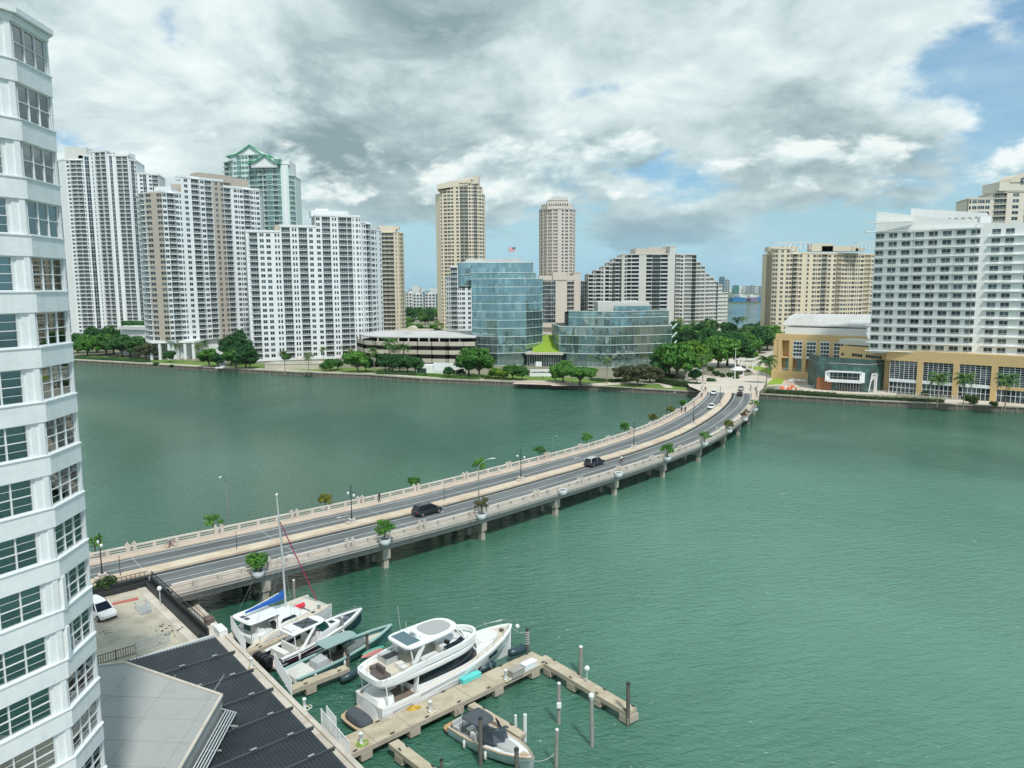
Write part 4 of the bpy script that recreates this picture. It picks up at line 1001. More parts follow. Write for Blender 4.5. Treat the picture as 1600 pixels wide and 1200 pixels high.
# ---- barrel roofed hall
def hall():
    B = Bld('event_hall', 'event hall with a white barrel roof over an ochre base with white framed windows', [OCHRE, OCHRE2, DGLASS2, FRAME, RAIL], cat='hall')
    a = G(1214, 593, ZL); ax = (X_(1214, 312, 570), 312); b = (X_(1352, 292, 560), 292)
    z1 = Z_(523, 312, 1220); zb = ZL
    L = math.hypot(b[0]-ax[0], b[1]-ax[1]); bays = [.02, .155, .31, .47, .62, .78, .93]
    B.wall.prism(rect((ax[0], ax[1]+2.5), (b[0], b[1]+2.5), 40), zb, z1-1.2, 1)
    d = ((b[0]-ax[0])/L, (b[1]-ax[1])/L); nn = (d[1], -d[0]); pp = lambda t, o=0.0: (ax[0]+d[0]*L*t+nn[0]*o, ax[1]+d[1]*L*t+nn[1]*o)
    m = MB(); m.prism(rect(pp(-.03, .1), pp(1.0, .1), 2), z1-2.2, z1+.4); m.prism(rect(pp(-.06, .6), pp(1.0, .6), 4), zb, zb+3.4); m.prism(rect(pp(-.05, 0), pp(.0, 0), 38), zb, z1-2); m.build('ochre_frame', [OCHRE], B.root)
    for t in bays:
        m = MB(); m.prism(rect(pp(t-.015, .15), pp(t+.03, .15), 2.4), zb+3.4, z1-2.2); m.build('pillar', [OCHRE], B.root)
    zm = zb+3.4+(z1-2.2-zb-3.4)*.46
    for i in range(len(bays)-1):
        t0, t1 = bays[i]+.03, bays[i+1]-.015
        m = MB(); m.prism(rect(pp(t0, -.1), pp(t1, -.1), 2.2), zm-.5, zm+.1); m.build('lintel', [OCHRE if i == 0 else WHITE2], B.root)
        m = MB(); m.prism(rect(pp(t0+.04, -1.2), pp(t1-.01, -1.2), .1), zb+3.4, zm-.5); m.build('door_glass', [TGLASS], B.root)
        m = MB(); z = zb+3.5
        for k in range(9): q = pp(t0+(t1-t0)*k/8, .1); m.beam((*q, z), (*q, z+1), .05, .05)
        m.beam((*pp(t0, .1), z+1), (*pp(t1, .1), z+1), .07, .07); m.build('railing', [RAIL], B.root)
        if i == 0: continue
        m = MB(); m.prism(rect(pp(t0, .1), pp(t1, .1), .3), zm, z1-2.0); fr = m.build('white_window', [WHITE2], B.root)
        m = MB()
        for k in range(3): 
            s0 = t0+(t1-t0)*(.06+.31*k); s1 = t0+(t1-t0)*(.06+.31*k+.26)
            for j in range(4):
                za = zm+.7+(z1-2.9-zm)*j/4; m.prism(rect(pp(s0, .18), pp(s1, .18), .05), za, za+(z1-2.9-zm)/4*.7)
        m.build('pane', [DGLASS2], fr)
    # white upper wall and barrel roof
    w0 = (X_(1226, 318, 520), 318); w1 = (X_(1352, 300, 520), 300)
    zw = Z_(511, 318, 1230); m = MB(); m.prism(rect(w0, w1, 40), z1-1.5, zw); m.build('upper_wall', [WHITE2], B.root)
    Lw = math.hypot(w1[0]-w0[0], w1[1]-w0[1]); dd = ((w1[0]-w0[0])/Lw, (w1[1]-w0[1])/Lw); nb = (-dd[1], dd[0])
    rise = Z_(489, 340, 1290)-zw; n = 16; R = MB(); ribs = MB(); rings = []
    for i in range(n+1):
        s = i/n; z = zw+rise*math.sin(PI*(.04+.92*s))**.8-.0; q = (w0[0]+nb[0]*40*s, w0[1]+nb[1]*40*s)
        rings.append([(q[0]-dd[0]*.8, q[1]-dd[1]*.8, z), (q[0]+dd[0]*(Lw+1), q[1]+dd[1]*(Lw+1), z), (q[0]+dd[0]*(Lw+1), q[1]+dd[1]*(Lw+1), z-.5), (q[0]-dd[0]*.8, q[1]-dd[1]*.8, z-.5)])
    R.rings(rings); R.build('barrel_roof', [ROOF], B.root)
    for k in range(14):
        t = k/13
        for i in range(n):
            A, Bq = rings[i], rings[i+1]
            p = Vector(A[0]).lerp(Vector(A[1]), t); q = Vector(Bq[0]).lerp(Vector(Bq[1]), t); ribs.beam(p+Vector((0, 0, .06)), q+Vector((0, 0, .06)), .14, .14)
    ribs.build('roof_seam', [ROOF], B.root)
    # end gable fill
    m = MB(); g = [(r[0][0]+dd[0]*.8, r[0][1]+dd[1]*.8, r[0][2]-.3) for r in rings]; m.add(g, (tuple(range(len(g))),)); m.build('gable', [WHITE2], B.root)
    B.done()
hall()

# ---- patinated copper pavilion
def copper():
    COP = bpy.data.materials.new('patinated_copper'); COP.use_nodes = True; t = NT(COP.node_tree); b = t.n['Principled BSDF']
    pos = t.new('ShaderNodeNewGeometry').outputs['Position']; n = t.noise(pos, .22, 6, .65, .4); s = t.noise(t.vmath('MULTIPLY', pos, (1.2, 1.2, .08)), 1.0, 4, .6)
    f = t.math('ADD', t.math('MULTIPLY', n, .7), t.math('MULTIPLY', s, .3))
    t.l.new(t.ramp(f, [(.36, (.045, .050, .052)), (.50, (.050, .105, .10)), (.66, (.10, .24, .20))]), b.inputs['Base Color']); b.inputs['Roughness'].default_value = .6
    B = thing('pavilion', 'dark green patinated copper pavilion with a white framed balcony window', 'pavilion', (0, 0, 0))
    RUST = mat('rust_red_panel', (.30, .115, .05), .7, .1, .4)
    a = (X_(1277, 277, 580), 277); m_ = (X_(1355, 269, 580), 268.5); c = (X_(1391, 274, 590), 274.5)
    zt = [Z_(556, 277, 1277), Z_(562, 269, 1350), Z_(563, 274, 1390)]
    def wall(p, q, z0, za, zb, th=.5, mt=COP, nm='copper_wall'):
        m = MB(); L = math.hypot(q[0]-p[0], q[1]-p[1]); nb = (-(q[1]-p[1])/L*th, (q[0]-p[0])/L*th)
        v = [(p[0], p[1], z0), (q[0], q[1], z0), (q[0], q[1], zb), (p[0], p[1], za)]; v += [(x+nb[0], y+nb[1], z) for x, y, z in v]
        m.add(v, ((0, 1, 2, 3), (5, 4, 7, 6), (3, 2, 6, 7), (1, 5, 6, 2), (4, 0, 3, 7), (0, 4, 5, 1))); return m.build(nm, [mt], B)
    zc = Z_(589, 277, 1277)
    # front wall with openings left for the window box and glazed ground floor
    P = lambda t: lerp(a, m_, t)
    wall(P(0), P(.0), zc, zt[0], zt[0]) if False else None
    z2 = ZL+3.3
    wall(P(0), P(.22), zc, zt[0], zt[0]-.3); wall(P(0), P(.30), ZL, zc, z2+.3, .5, RUST, 'rust_panel')
    wall(P(.22), P(.90), Z_(580, 274, 1300), zt[0]-.3, zt[1]+.1)
    wall(P(.90), m_, ZL, zt[1]+.1, zt[1]); wall(P(.30), P(.40), ZL, z2, z2, .5); wall(m_, c, ZL, zt[1], zt[2])
    wall(c, (c[0]+5, c[1]+14), ZL, zt[2], zt[2]); wall((a[0]+3, a[1]+16), a, ZL, zt[0], zt[0])
    m = MB(); m.prism([P(0.0), m_, c, (c[0]+5, c[1]+14), (a[0]+3, a[1]+16)], zt[2]-1.2, zt[2]-.8); m.build('roof', [ROOF], B)
    p0, p1 = P(.22), P(.90); nv = Vector((m_[1]-a[1], -(m_[0]-a[0]), 0)).normalized(); o = nv*1.0
    za, zb = z2+.2, Z_(580, 274, 1300)
    m = MB()
    A = Vector((*p0, 0))+o; Bv = Vector((*p1, 0))+o
    m.beam(A+Vector((0, 0, zb)), Bv+Vector((0, 0, zb)), 1.8, .4); m.beam(A+Vector((0, 0, za+.35)), Bv+Vector((0, 0, za+.35)), 1.8, 1.0); m.beam(A+Vector((0, 0, za)), A+Vector((0, 0, zb)), .4, 1.8); m.beam(Bv+Vector((0, 0, za)), Bv+Vector((0, 0, zb)), .4, 1.8)
    m.build('white_frame', [WHITE2], B)
    g = MB(); q0 = Vector((*p0, 0))-nv*.3; q1 = Vector((*p1, 0))-nv*.3; g.quad(q0+Vector((0, 0, za)), q1+Vector((0, 0, za)), q1+Vector((0, 0, zb)), q0+Vector((0, 0, zb))); g.build('window', [DGLASS2], B)
    g = MB()
    for k in range(8): q = q0.lerp(q1, k/7)+nv*.08; g.beam(q+Vector((0, 0, za)), q+Vector((0, 0, zb)), .12, .12)
    g.beam(A+Vector((0, 0, za+1.9))+nv*.7, Bv+Vector((0, 0, za+1.9))+nv*.7, .07, .07); g.build('mullion', [FRAME], B)
    g = MB(); q0 = Vector((*P(.40), 0))-nv*.3; q1 = Vector((*P(.9), 0))-nv*.3; g.quad(q0+Vector((0, 0, ZL)), q1+Vector((0, 0, ZL)), q1+Vector((0, 0, z2)), q0+Vector((0, 0, z2))); g.build('ground_window', [DGLASS2], B)
    g = MB()
    for k in range(10): q = q0.lerp(q1, k/9)+nv*.08; g.beam(q+Vector((0, 0, ZL)), q+Vector((0, 0, z2)), .1, .1)
    g.build('door_frames', [FRAME], B)
    # leaning white door surround on the right face
    q = Vector((*lerp(m_, c, .12), 0)); q2 = Vector((*lerp(m_, c, .38), 0)); nr = Vector((c[1]-m_[1], -(c[0]-m_[0]), 0)).normalized()
    g = MB(); z3 = ZL+6.6; of = nr*.25
    g.beam(q+of*1+Vector((-.6, 0, ZL)), q+of+Vector((.4, 0, z3)), .35, .35); g.beam(q2+of+Vector((0, 0, ZL)), q2+of+Vector((0, 0, z3)), .35, .35); g.beam(q+of+Vector((.3, 0, z3)), q2+of+Vector((0, 0, z3)), .35, .35); g.build('door_surround', [WHITE2], B)
    g = MB(); g.quad(q+nr*.06+Vector((-.5, 0, ZL)), q2+nr*.06+Vector((0, 0, ZL)), q2+nr*.06+Vector((0, 0, z3)), q+nr*.06+Vector((.3, 0, z3))); g.build('pale_door', [OFFW], B)
    for k in (.62, .85):
        q = Vector((*lerp(m_, c, k), 0)); g = MB(); g.obox(q+nr*.1+Vector((0, 0, ZL+5)), (2.4, .1, .9), math.atan2(c[1]-m_[1], c[0]-m_[0])); g.build('slot_window', [DGLASS2], B)
copper()

# ---- far things: port island, sheds, offices, skyline, trees
def far():
    mb = MB(); mb.prism([(300, 1880), (2600, 1700), (5000, 2400), (5000, 8600), (-8600, 8600), (-8600, 2600), (-400, 1700), (-100, 1560), (-60, 2600), (250, 2400)], -2, 2.0)
    struct(mb, 'far_shore', [mat('far_land', (.11, .15, .09), .9, .3, .004)])
    FB = [mat('far_pale_block', (.62, .64, .63), .8), mat('far_grey_block', (.34, .38, .40), .8), mat('far_glass_block', (.10, .20, .24), .4), mat('far_tan_block', (.50, .42, .33), .8), mat('shed_blue', (.03, .18, .38), .6), mat('shed_violet', (.20, .18, .28), .6), mat('far_green_glass', (.07, .25, .24), .4)]
    def block(px0, px1, py, Y, mi, label, cat='building', name='distant_building', base=2, group=None, d=None):
        x0, x1 = X_(px0, Y), X_(px1, Y); z = Z_(py, Y, (px0+px1)/2); d = d or max(10, (x1-x0)*.6)
        t = thing(name, label, cat, ((x0+x1)/2, Y, base), 0, group); w = (x1-x0)/2; h = z-base
        m = MB(); m.box(-w, w, 0, d, 0, h); m.build('wall', [FB[mi]], t)
        if Y < 1500 or h > 40:
            m = MB(); nc = max(2, int(w*2/(3.4 if Y < 1500 else 9))); nr = max(2, int(h/(3.6 if Y < 1500 else 10)))
            for i in range(nc):
                for j in range(nr):
                    xa = -w+2*w*(i+.2)/nc; xb = -w+2*w*(i+.8)/nc; m.quad((xa, -.15, h*(j+.25)/nr), (xb, -.15, h*(j+.25)/nr), (xb, -.15, h*(j+.8)/nr), (xa, -.15, h*(j+.8)/nr))
            m.build('windows', [DGLASS2], t, kind='stuff')
        m = MB(); m.box(-w*.4, w*.3, d*.2, d*.7, h, h*1.04+1); m.build('roof_box', [FB[mi]], t)
        return t
    block(634, 648, 458, 980, 0, 'left of the pale far offices seen between the yellow and cream towers'); block(645, 660, 459.5, 960, 0, 'pale far office with square windows standing in the middle of its row')
    block(663.5, 680, 459, 970, 0, 'pale far office with square windows nearest the cream tower'); block(659, 664, 458, 1000, 2, 'narrow dark glass link between two pale far offices'); block(680, 690, 459, 1000, 2, 'dark glass far office end touching the cream tower edge')
    sk = [(1124, 1127.5, 433, 3600, 2, 'leftmost slim hazy blue tower over the stepped terraces'), (1128, 1132, 433, 3650, 2, 'second slim hazy blue tower, tallest pair on the horizon'), (1133.5, 1140, 437, 3700, 1, 'hazy pair block right of the slim blue towers'),
          (1146, 1155, 446, 4000, 6, 'squat green glass block on the hazy horizon'), (1155, 1161, 448, 4200, 0, 'pale block beside the green one on the horizon'), (1161, 1164, 445, 4100, 0, 'thin pale tower in the middle of the horizon row'), (1166, 1172, 447, 4300, 1, 'grey block left of the centre gap on the horizon'), (1173, 1179, 446, 4200, 1, 'broad grey block on the horizon right of the gap'),
          (1180, 1187, 446, 4400, 0, 'pale wide hazy block near the cream slab'), (1188, 1197, 447, 4300, 1, 'last hazy grey block before the cream slab')]
    for a in sk: block(*a[:5], a[5], group='hazy blocks on the horizon')
    block(1140, 1153, 466, 1960, 1, 'long low grey warehouse at the port, leftmost', 'warehouse', 'port_shed', d=60); block(1146, 1166, 465, 1900, 4, 'bright blue port warehouse at the water edge', 'warehouse', 'port_shed', d=40)
    block(1174, 1186, 466, 1905, 5, 'violet grey port shed right of the blue one', 'warehouse', 'port_shed', d=40); block(1184, 1198, 465, 1915, 4, 'dark blue port shed touching the cream slab', 'warehouse', 'port_shed', d=40); block(1156, 1168, 461, 2050, 0, 'white terminal roof behind the blue port shed', 'warehouse', 'port_shed', d=80); block(1172, 1186, 461.5, 2080, 0, 'white terminal roof behind the violet port shed', 'warehouse', 'port_shed', d=80)
    mb = MB(); r = random.Random(3)
    for i in range(420):
        px = r.uniform(-100, 1700); Y = r.uniform(3800, 6500); x = X_(px, Y); h = r.choice((14, 18, 24, 30, 42, 55))*r.uniform(.7, 1.1); w = r.uniform(14, 60)
        if 1100 < px < 1210 and h > 35: h = 30
        mb.box(x-w/2, x+w/2, Y, Y+30, 0, h, r.choice((0, 0, 1, 2, 3)))
    o = mb.build('distant_skyline', FB); o['kind'] = 'stuff'; o['label'] = 'faint band of far city blocks along the horizon'
far()

# ================================================================== near apartment tower (left edge)
def near_tower():
    P0 = Vector((-24.34, 41.15, 0)); P1 = Vector((-24.13, 38.08, 0))
    def step(p, deg, L): return p+Vector((-math.sin(rad(deg)), -math.cos(rad(deg)), 0))*L
    P2 = step(P1, 27, 4.6); P3 = step(P2, 52, 4.6); P4 = step(P3, 78, 4.6)
    Pm = P0+Vector((-math.sin(rad(48)), math.cos(rad(48)), 0))*4.6; Pn = Pm+Vector((-math.sin(rad(66)), math.cos(rad(66)), 0))*4.6; Po = Pn+Vector((-math.sin(rad(84)), math.cos(rad(84)), 0))*4.6
    pts = [P4, P3, P2, P1, P0, Pm, Pn, Po]; back = [Vector((-46, 47, 0)), Vector((-46, 33, 0))]
    ring = pts+back; cen = Vector((-35, 40, 0)); H = 2.8; Z0 = 52.9
    T = thing('apartment_tower', 'white faceted apartment tower with banded windows filling the left edge', 'apartment building', (-32, 40, 0)); O = (-32, 40, 0); Ov = Vector(O)
    def off(d):                                        # polygon pushed outwards
        out = []; n = len(ring)
        for i, p in enumerate(ring):
            a = (p-ring[i-1]).normalized(); b = (ring[(i+1) % n]-p).normalized(); na = Vector((a.y, -a.x, 0)); nb = Vector((b.y, -b.x, 0)); m = (na+nb).normalized()
            out.append(p+m*d/max(.5, m.dot(na)))
        return out
    SP = off(.15); IN = off(-.05); CORE = off(-1.6)
    nfl = 19
    r2 = random.Random(5)
    BL = [mat('blind_pale', (.52, .58, .57), .8, .04), mat('blind_green', (.16, .30, .27), .8, .05), mat('blind_teal', (.10, .50, .47), .8, .03), mat('curtain_green', (.05, .16, .10), .9, .3, 6), mat('room_dark', (.02, .03, .032), .9, .2), mat('blind_lilac', (.36, .42, .52), .8, .04)]
    GL = bpy.data.materials.new('clear_window_glass'); GL.use_nodes = True; t = NT(GL.node_tree); t.n.clear()
    tr = t.new('ShaderNodeBsdfTransparent', ins={0: (.62, .74, .74, 1)}); gl = t.new('ShaderNodeBsdfGlossy', ins={0: (.9, .95, .95, 1), 1: .02})
    fr = t.new('ShaderNodeFresnel', ins={0: 1.5}).outputs[0]; fac = t.math('ADD', t.math('MULTIPLY', fr, .8), .17, clamp=True)
    mx = t.new('ShaderNodeMixShader', ins={0: fac, 1: tr.outputs[0], 2: gl.outputs[0]}); t.new('ShaderNodeOutputMaterial', ins={0: mx.outputs[0]})
    TRIM = mat('tower_trim', (.74, .77, .77), .6, .04)
    n = len(ring)
    def ringpoly(poly, z0, z1, mb): mb.rings([[(p.x, p.y, z0) for p in poly], [(p.x, p.y, z1) for p in poly]])
    core = MB(); ringpoly(CORE, 0, Z0+.1, core); core.build('inner_core', [BL[4]], T, O)
    for k in range(nfl):
        zt = Z0-k*H; zb = zt-1.75                    # window head and sill
        m = MB(); top = zt+1.05 if k else zt+.42
        ringpoly(SP, zt, top, m)
        if k == 0: ringpoly(off(.38), zt+.36, zt+.62, m)
        ringpoly(off(.20), zt+ (1.0 if k else .2), zt+(1.06 if k else .28), m)
        m.build('spandrel', [WHITE], T, O)
        fl = MB(); ringpoly(off(-.3), zb-.1, zb-.02, fl); fl.build('floor', [BL[4]], T, O)
        for i in range(0, 7):
            a, b = IN[i], IN[i+1]
            if i in (0, 1, 2, 3, 4, 5):
                u = (b-a); L = u.length; u.normalize(); nv = Vector((u.y, -u.x, 0))
                pa, pb = (.0, .0)
                if i == 3: pa, pb = .06, .10
                elif i == 2: pa, pb = .55, .90
                else: pa, pb = .5, .5
                # pier
                m = MB()
                if i == 2:
                    an_ = math.atan2(u.y, u.x); zc_ = Vector((0, 0, (zb+zt)/2)); m.obox(b-u*.36-nv*.02+zc_, (.72, .22, zt-zb), an_); m.obox(b-u*.80-nv*.05+zc_, (.16, .16, zt-zb), an_); m.obox(b-u*.22+nv*.05+zc_, (.28, .22, zt-zb), an_)
                elif i != 3: m.beam(b-u*.2-nv*.02+Vector((0, 0, zb)), b-u*.2+nv*.08+Vector((0, 0, zt)), .3, .8)
                if i == 3 and k in (10, 11): m.obox(a+u*.16+nv*.12+Vector((0, 0, (zb+zt)/2-.05)), (.3, .3, zt-zb+.1), math.atan2(u.y, u.x))
                if m.f: m.build('pier', [WHITE], T, O)
                s = a+u*pa; e = b-u*pb; w = (e-s).length
                # window: frame object, panes and blind are its children
                wo = s-Ov; ang = math.atan2(u.y, u.x)
                f = MB(); h = zt-zb; cols = 3
                f.box(0, w, -.05, .06, 0, .07); f.box(0, w, -.05, .06, h-.06, h); 
                for c in range(cols+1): x = w*c/cols; f.box(max(0, x-.03), min(w, x+.03), -.06, .07, 0, h)
                f.box(0, w, -.05, .065, h*.5-.022, h*.5+.022)
                if i != 3 or k >= 4:
                    for zz in (.25, .75): f.box(0, w, -.02, .02, h*zz-.010, h*zz+.010)
                fm = MB(); fm.v = [(x, -y, z) for x, y, z in f.v]; fm.f = f.f; fm.m = f.m; fm.sm = f.sm
                wo_ = obj_from(mesh_from(fm, 'window', TRIM), 'window', T, wo+Vector((0, 0, zb)), ang)
                for c in range(cols):
                    for r in range(2):
                        key = ('tp', round(w, 2))
                        if key not in PANE:
                            q = MB(); q.box(0, w/cols-.09, -.006, .006, 0, h/2-.1); PANE[key] = mesh_from(q, 'pane', GL)
                        obj_from(PANE[key], 'pane', wo_, (w*c/cols+.045, .0, .07 if r == 0 else h*.5+.04))
                style = r2.choice((0, 0, 1, 1, 1, 4, 5, 3)); 
                if i == 2 and k == 4: style = 2
                if i == 2 and k == 8: style = 3
                if i == 2 and k in (7, 9, 12): style = 1
                if i == 2 and k in (13, 14): style = 4
                if i == 3: style = {0: 4, 1: 4, 2: 1, 3: 0, 4: 1, 5: 1, 6: 0, 7: 4, 8: 5, 9: 3, 10: 0}.get(k, 4)
                if style != 4 and i > 0:
                    for c in range(cols):
                        dr = r2.uniform(.3, 1.0) if style in (0, 1, 5) else 1.0
                        if r2.random() < .15: continue
                        q = MB(); zl = h*(1-dr)
                        q.quad((w*c/cols+.03, .16, zl), (w*(c+1)/cols-.03, .16, zl), (w*(c+1)/cols-.03, .16, h-.03), (w*c/cols+.03, .16, h-.03)); q.build('blind', [BL[style]], wo_)
                # sill
                sm = MB(); sm.beam(s-u*.05+nv*.22+Vector((0, 0, zb-.06)), e+u*.05+nv*.22+Vector((0, 0, zb-.06)), .2, .06); 
            elif i == 4 or i == 5: pass
    # fins closing the right corner
    m = MB(); m.beam(P0+Vector((-.02, .05, 0))+Vector((0, 0, 2)), P0+Vector((-.02, .05, Z0)), .16, .16); m.build('corner_post', [TRIM], T, O)
    m = MB(); ringpoly(off(.1), Z0+.5, Z0+.6, m); m.build('roof', [ROOF], T, O)
near_tower()
# ================================================================== BRIDGE
CP = [(-140, 15.2), (-97, 50.5), (-50.5, 88.7), (-30, 105.6), (-15.8, 117.9), (-6.8, 126.6), (2.3, 135.9), (18.7, 153.3), (29.7, 166.3), (41.1, 182.0), (52, 201), (61.2, 219.5), (69.3, 239), (75.0, 257), (78.6, 271), (82, 288)]
def catmull(P, n=12):
    out = []
    for i in range(1, len(P)-2):
        p0, p1, p2, p3 = P[i-1:i+3]
        for k in range(n):
            t = k/n
            out.append(tuple(.5*((2*p1[j])+(-p0[j]+p2[j])*t+(2*p0[j]-5*p1[j]+4*p2[j]-p3[j])*t*t+(-p0[j]+3*p1[j]-3*p2[j]+p3[j])*t**3) for j in (0, 1)))
    out.append(P[-2]); return out
CL = catmull(CP); SL = [0.0]
for a, b in zip(CL[:-1], CL[1:]): SL.append(SL[-1]+math.hypot(b[0]-a[0], b[1]-a[1]))
def bp(s, d=0.0, z=0.0):
    s = max(0.0, min(SL[-1]-.01, s))
    lo, hi = 0, len(SL)-1
    while hi-lo > 1:
        m = (lo+hi)//2
        if SL[m] <= s: lo = m
        else: hi = m
    t = (s-SL[lo])/(SL[hi]-SL[lo]); a, b = CL[lo], CL[hi]
    def tan(i): i0, i1 = max(0, i-1), min(len(CL)-1, i+1); v = Vector((CL[i1][0]-CL[i0][0], CL[i1][1]-CL[i0][1])); return v.normalized()
    T = tan(lo).lerp(tan(hi), t).normalized(); x, y = a[0]+(b[0]-a[0])*t, a[1]+(b[1]-a[1])*t
    return Vector((x-T.y*d, y+T.x*d, z)), math.atan2(T.y, T.x)
def s_near(x, y):
    best = (1e9, 0)
    for i in range(0, int(SL[-1]*2)):
        p, _ = bp(i/2); dd = (p.x-x)**2+(p.y-y)**2
        if dd < best[0]: best = (dd, i/2)
    return best[1]
ZD = 4.3
S_END = s_near(74.0, 252)
DOFF = (-9.5, 8.5)
def ribbon(name, d0, d1, z, m, s0=0.0, s1=None, parent=None, ds=2.0, kind=None, prof=None):
    s1 = s1 or SL[-1]; n = max(1, int((s1-s0)/ds)); vs = []; uv = []; fs = []
    prof = prof or [(d0, z), (d1, z)]; k = len(prof)
    for i in range(n+1):
        s = s0+(s1-s0)*i/n
        for d, zz in prof:
            p, _ = bp(s, d, zz); vs.append(p); uv.append((d, s))
    for i in range(n):
        for j in range(k-1): fs.append((i*k+j, (i+1)*k+j, (i+1)*k+j+1, i*k+j+1)[::-1])
    me = bpy.data.meshes.new(name); me.from_pydata(vs, [], fs); me.materials.append(m)
    ul = me.uv_layers.new(name='UVMap')
    for lp in me.loops: ul.data[lp.index].uv = uv[lp.vertex_index]
    me.update(); o = obj_from(me, name, parent)
    if kind: o['kind'] = kind
    return o
def asphalt():
    m = bpy.data.materials.new('worn_asphalt'); m.use_nodes = True; t = NT(m.node_tree); b = t.n['Principled BSDF']
    uv = t.new('ShaderNodeUVMap').outputs[0]
    st = t.noise(t.vmath('MULTIPLY', uv, (2.2, .035, 1)), 1.0, 5, .6); st2 = t.noise(t.vmath('MULTIPLY', uv, (.8, .05, 1)), 1.0, 3, .5); pa = t.noise(t.vmath('MULTIPLY', uv, (.3, .08, 1)), 1.0, 4, .6); fine = t.noise(uv, 8, 3, .7)
    f = t.math('ADD', t.math('MULTIPLY', st, .5), t.math('ADD', t.math('MULTIPLY', pa, .25), t.math('ADD', t.math('MULTIPLY', st2, .2), t.math('MULTIPLY', fine, .1))))
    t.l.new(t.ramp(f, [(.34, (.055, .066, .068)), (.48, (.105, .118, .12)), (.58, (.16, .175, .175)), (.70, (.24, .25, .245))]), b.inputs['Base Color']); b.inputs['Roughness'].default_value = .85
    return m
ASPH = asphalt()
PAINT = mat('road_paint', (.62, .64, .62), .7, .12, 1.5, dirt=((.30, .31, .30), 1.2, .6))
PARA = mat('parapet_concrete', (.60, .55, .49), .85, .08, .5, streak=.3, dirt=((.36, .30, .25), .35, .4))
FASC = mat('bridge_girder_concrete', (.36, .34, .31), .85, .12, .3, streak=.45)
BR = thing('road_bridge', 'long curving concrete road bridge crossing the green bay', 'bridge', (0, 0, 0))
ribbon('road_surface', -7.5, 6.9, ZD, ASPH, 0, S_END, BR)
# body: slab with girders
s0b, s1b = 0, SL[-1]
ribbon('deck_slab', 0, 0, 0, FASC, s0b, s1b, BR, prof=[(-9.9, ZD+.15), (-9.9, ZD-.45), (-9.3, ZD-.5), (-9.3, ZD-1.35), (8.4, ZD-1.35), (8.4, ZD-.5), (8.9, ZD-.45), (8.9, ZD+.15)])
ribbon('deck_ledge', 0, 0, 0, PARA, s0b, s1b, BR, prof=[(-10.0, ZD+.22), (-10.0, ZD-.06), (-9.9, ZD-.06)])
S_NEAR0 = s_near(-41, 83.65)+1.0
ribbon('sidewalk', 0, 0, 0, SIDEW, S_NEAR0, S_END+14, BR, prof=[(-9.35, ZD+.15), (-7.5, ZD+.15), (-7.48, ZD-.02)][::1])
ribbon('sidewalk', 0, 0, 0, SIDEW, 0, S_END+14, BR, prof=[(6.88, ZD-.02), (6.9, ZD+.15), (8.35, ZD+.15)])
ribbon('median', 0, 0, 0, MEDIAN, 0, S_END-1, BR, prof=[(-1.12, ZD-.02), (-1.1, ZD+.28), (-.85, ZD+.30), (.85, ZD+.30), (1.1, ZD+.28), (1.12, ZD-.02)])
ribbon('gutter', -2.0, -1.12, ZD+.004, mat('dark_gutter_asphalt', (.045, .055, .055), .9, .2, .5), 0, S_END-1, BR)
for d, w in ((6.15, .16), (-2.15, .14), (-7.15, .16), (1.35, .10)): ribbon('lane_line', d-w/2, d+w/2, ZD+.008, PAINT, 0, S_END, BR)
for d, w in ((3.4, .14), (-4.8, .14)): ribbon('lane_line', d-w/2, d+w/2, ZD+.008, PAINT, 0, S_END, BR)
# arrows / bike symbols on the lanes
ar = MB()
for s_, d_, sg in ((s_near(-16, 121), -3.6, 1), (s_near(-3, 118), -6.2, 1), (s_near(-36, 104), -6.0, 1), (s_near(-28, 116), 5, -1), (s_near(12, 157), 5, -1), (s_near(50, 190), -6.2, 1)):
    p, a = bp(s_, d_, ZD+.012)
    M = Matrix.Translation(p) @ Matrix.Rotation(a+(PI if sg < 0 else 0), 4, 'Z')
    for poly in ([(-1.2, -.08), (.3, -.08), (.3, .08), (-1.2, .08)], [(.3, -.35), (1.1, 0), (.3, .35)]):
        ar.add([M @ Vector((x, y, 0)) for x, y in poly], (tuple(range(len(poly))),))
ar.build('lane_arrow', [PAINT], BR)
# expansion joints
j = MB(); s_ = 12.0
while s_ < S_END:
    for d0, d1 in ((-7.4, -2.0), (1.1, 6.8)):
        a, _ = bp(s_, d0, ZD+.006); b, _ = bp(s_, d1, ZD+.006); a2, _ = bp(s_+.12, d0, ZD+.006); b2, _ = bp(s_+.12, d1, ZD+.006); j.quad(a, b, b2, a2)
    s_ += 17.6
j.build('expansion_joint', [mat('joint_grey', (.30, .33, .34), .8)], BR)
# parapets
for side, d in ((1, 8.5), (-1, -9.55)):
    e = .22; sst = 0 if side > 0 else S_NEAR0
    ribbon('parapet_rail', 0, 0, 0, PARA, sst, S_END+14, BR, prof=[(d-e, ZD+1.02), (d-e, ZD+1.20), (d+e, ZD+1.20), (d+e, ZD+1.02), (d-e, ZD+1.02)][::-1], ds=2)
    ribbon('parapet_kerb', 0, 0, 0, PARA, sst, S_END+14, BR, prof=[(d-e, ZD+.1), (d-e, ZD+.42), (d+e, ZD+.42), (d+e, ZD+.05), (d-e, ZD+.1)][::-1], ds=2)
    ribbon('parapet_lower_rail', 0, 0, 0, PARA, sst, S_END+14, BR, prof=[(d-.07, ZD+.66), (d-.07, ZD+.78), (d+.07, ZD+.78), (d+.07, ZD+.66), (d-.07, ZD+.66)][::-1], ds=2)
pm = MB(); pm.box(-.22, .22, -.24, .24, 0, 1.0); PM = mesh_from(pm, 'parapet_post', PARA)
pm = MB()
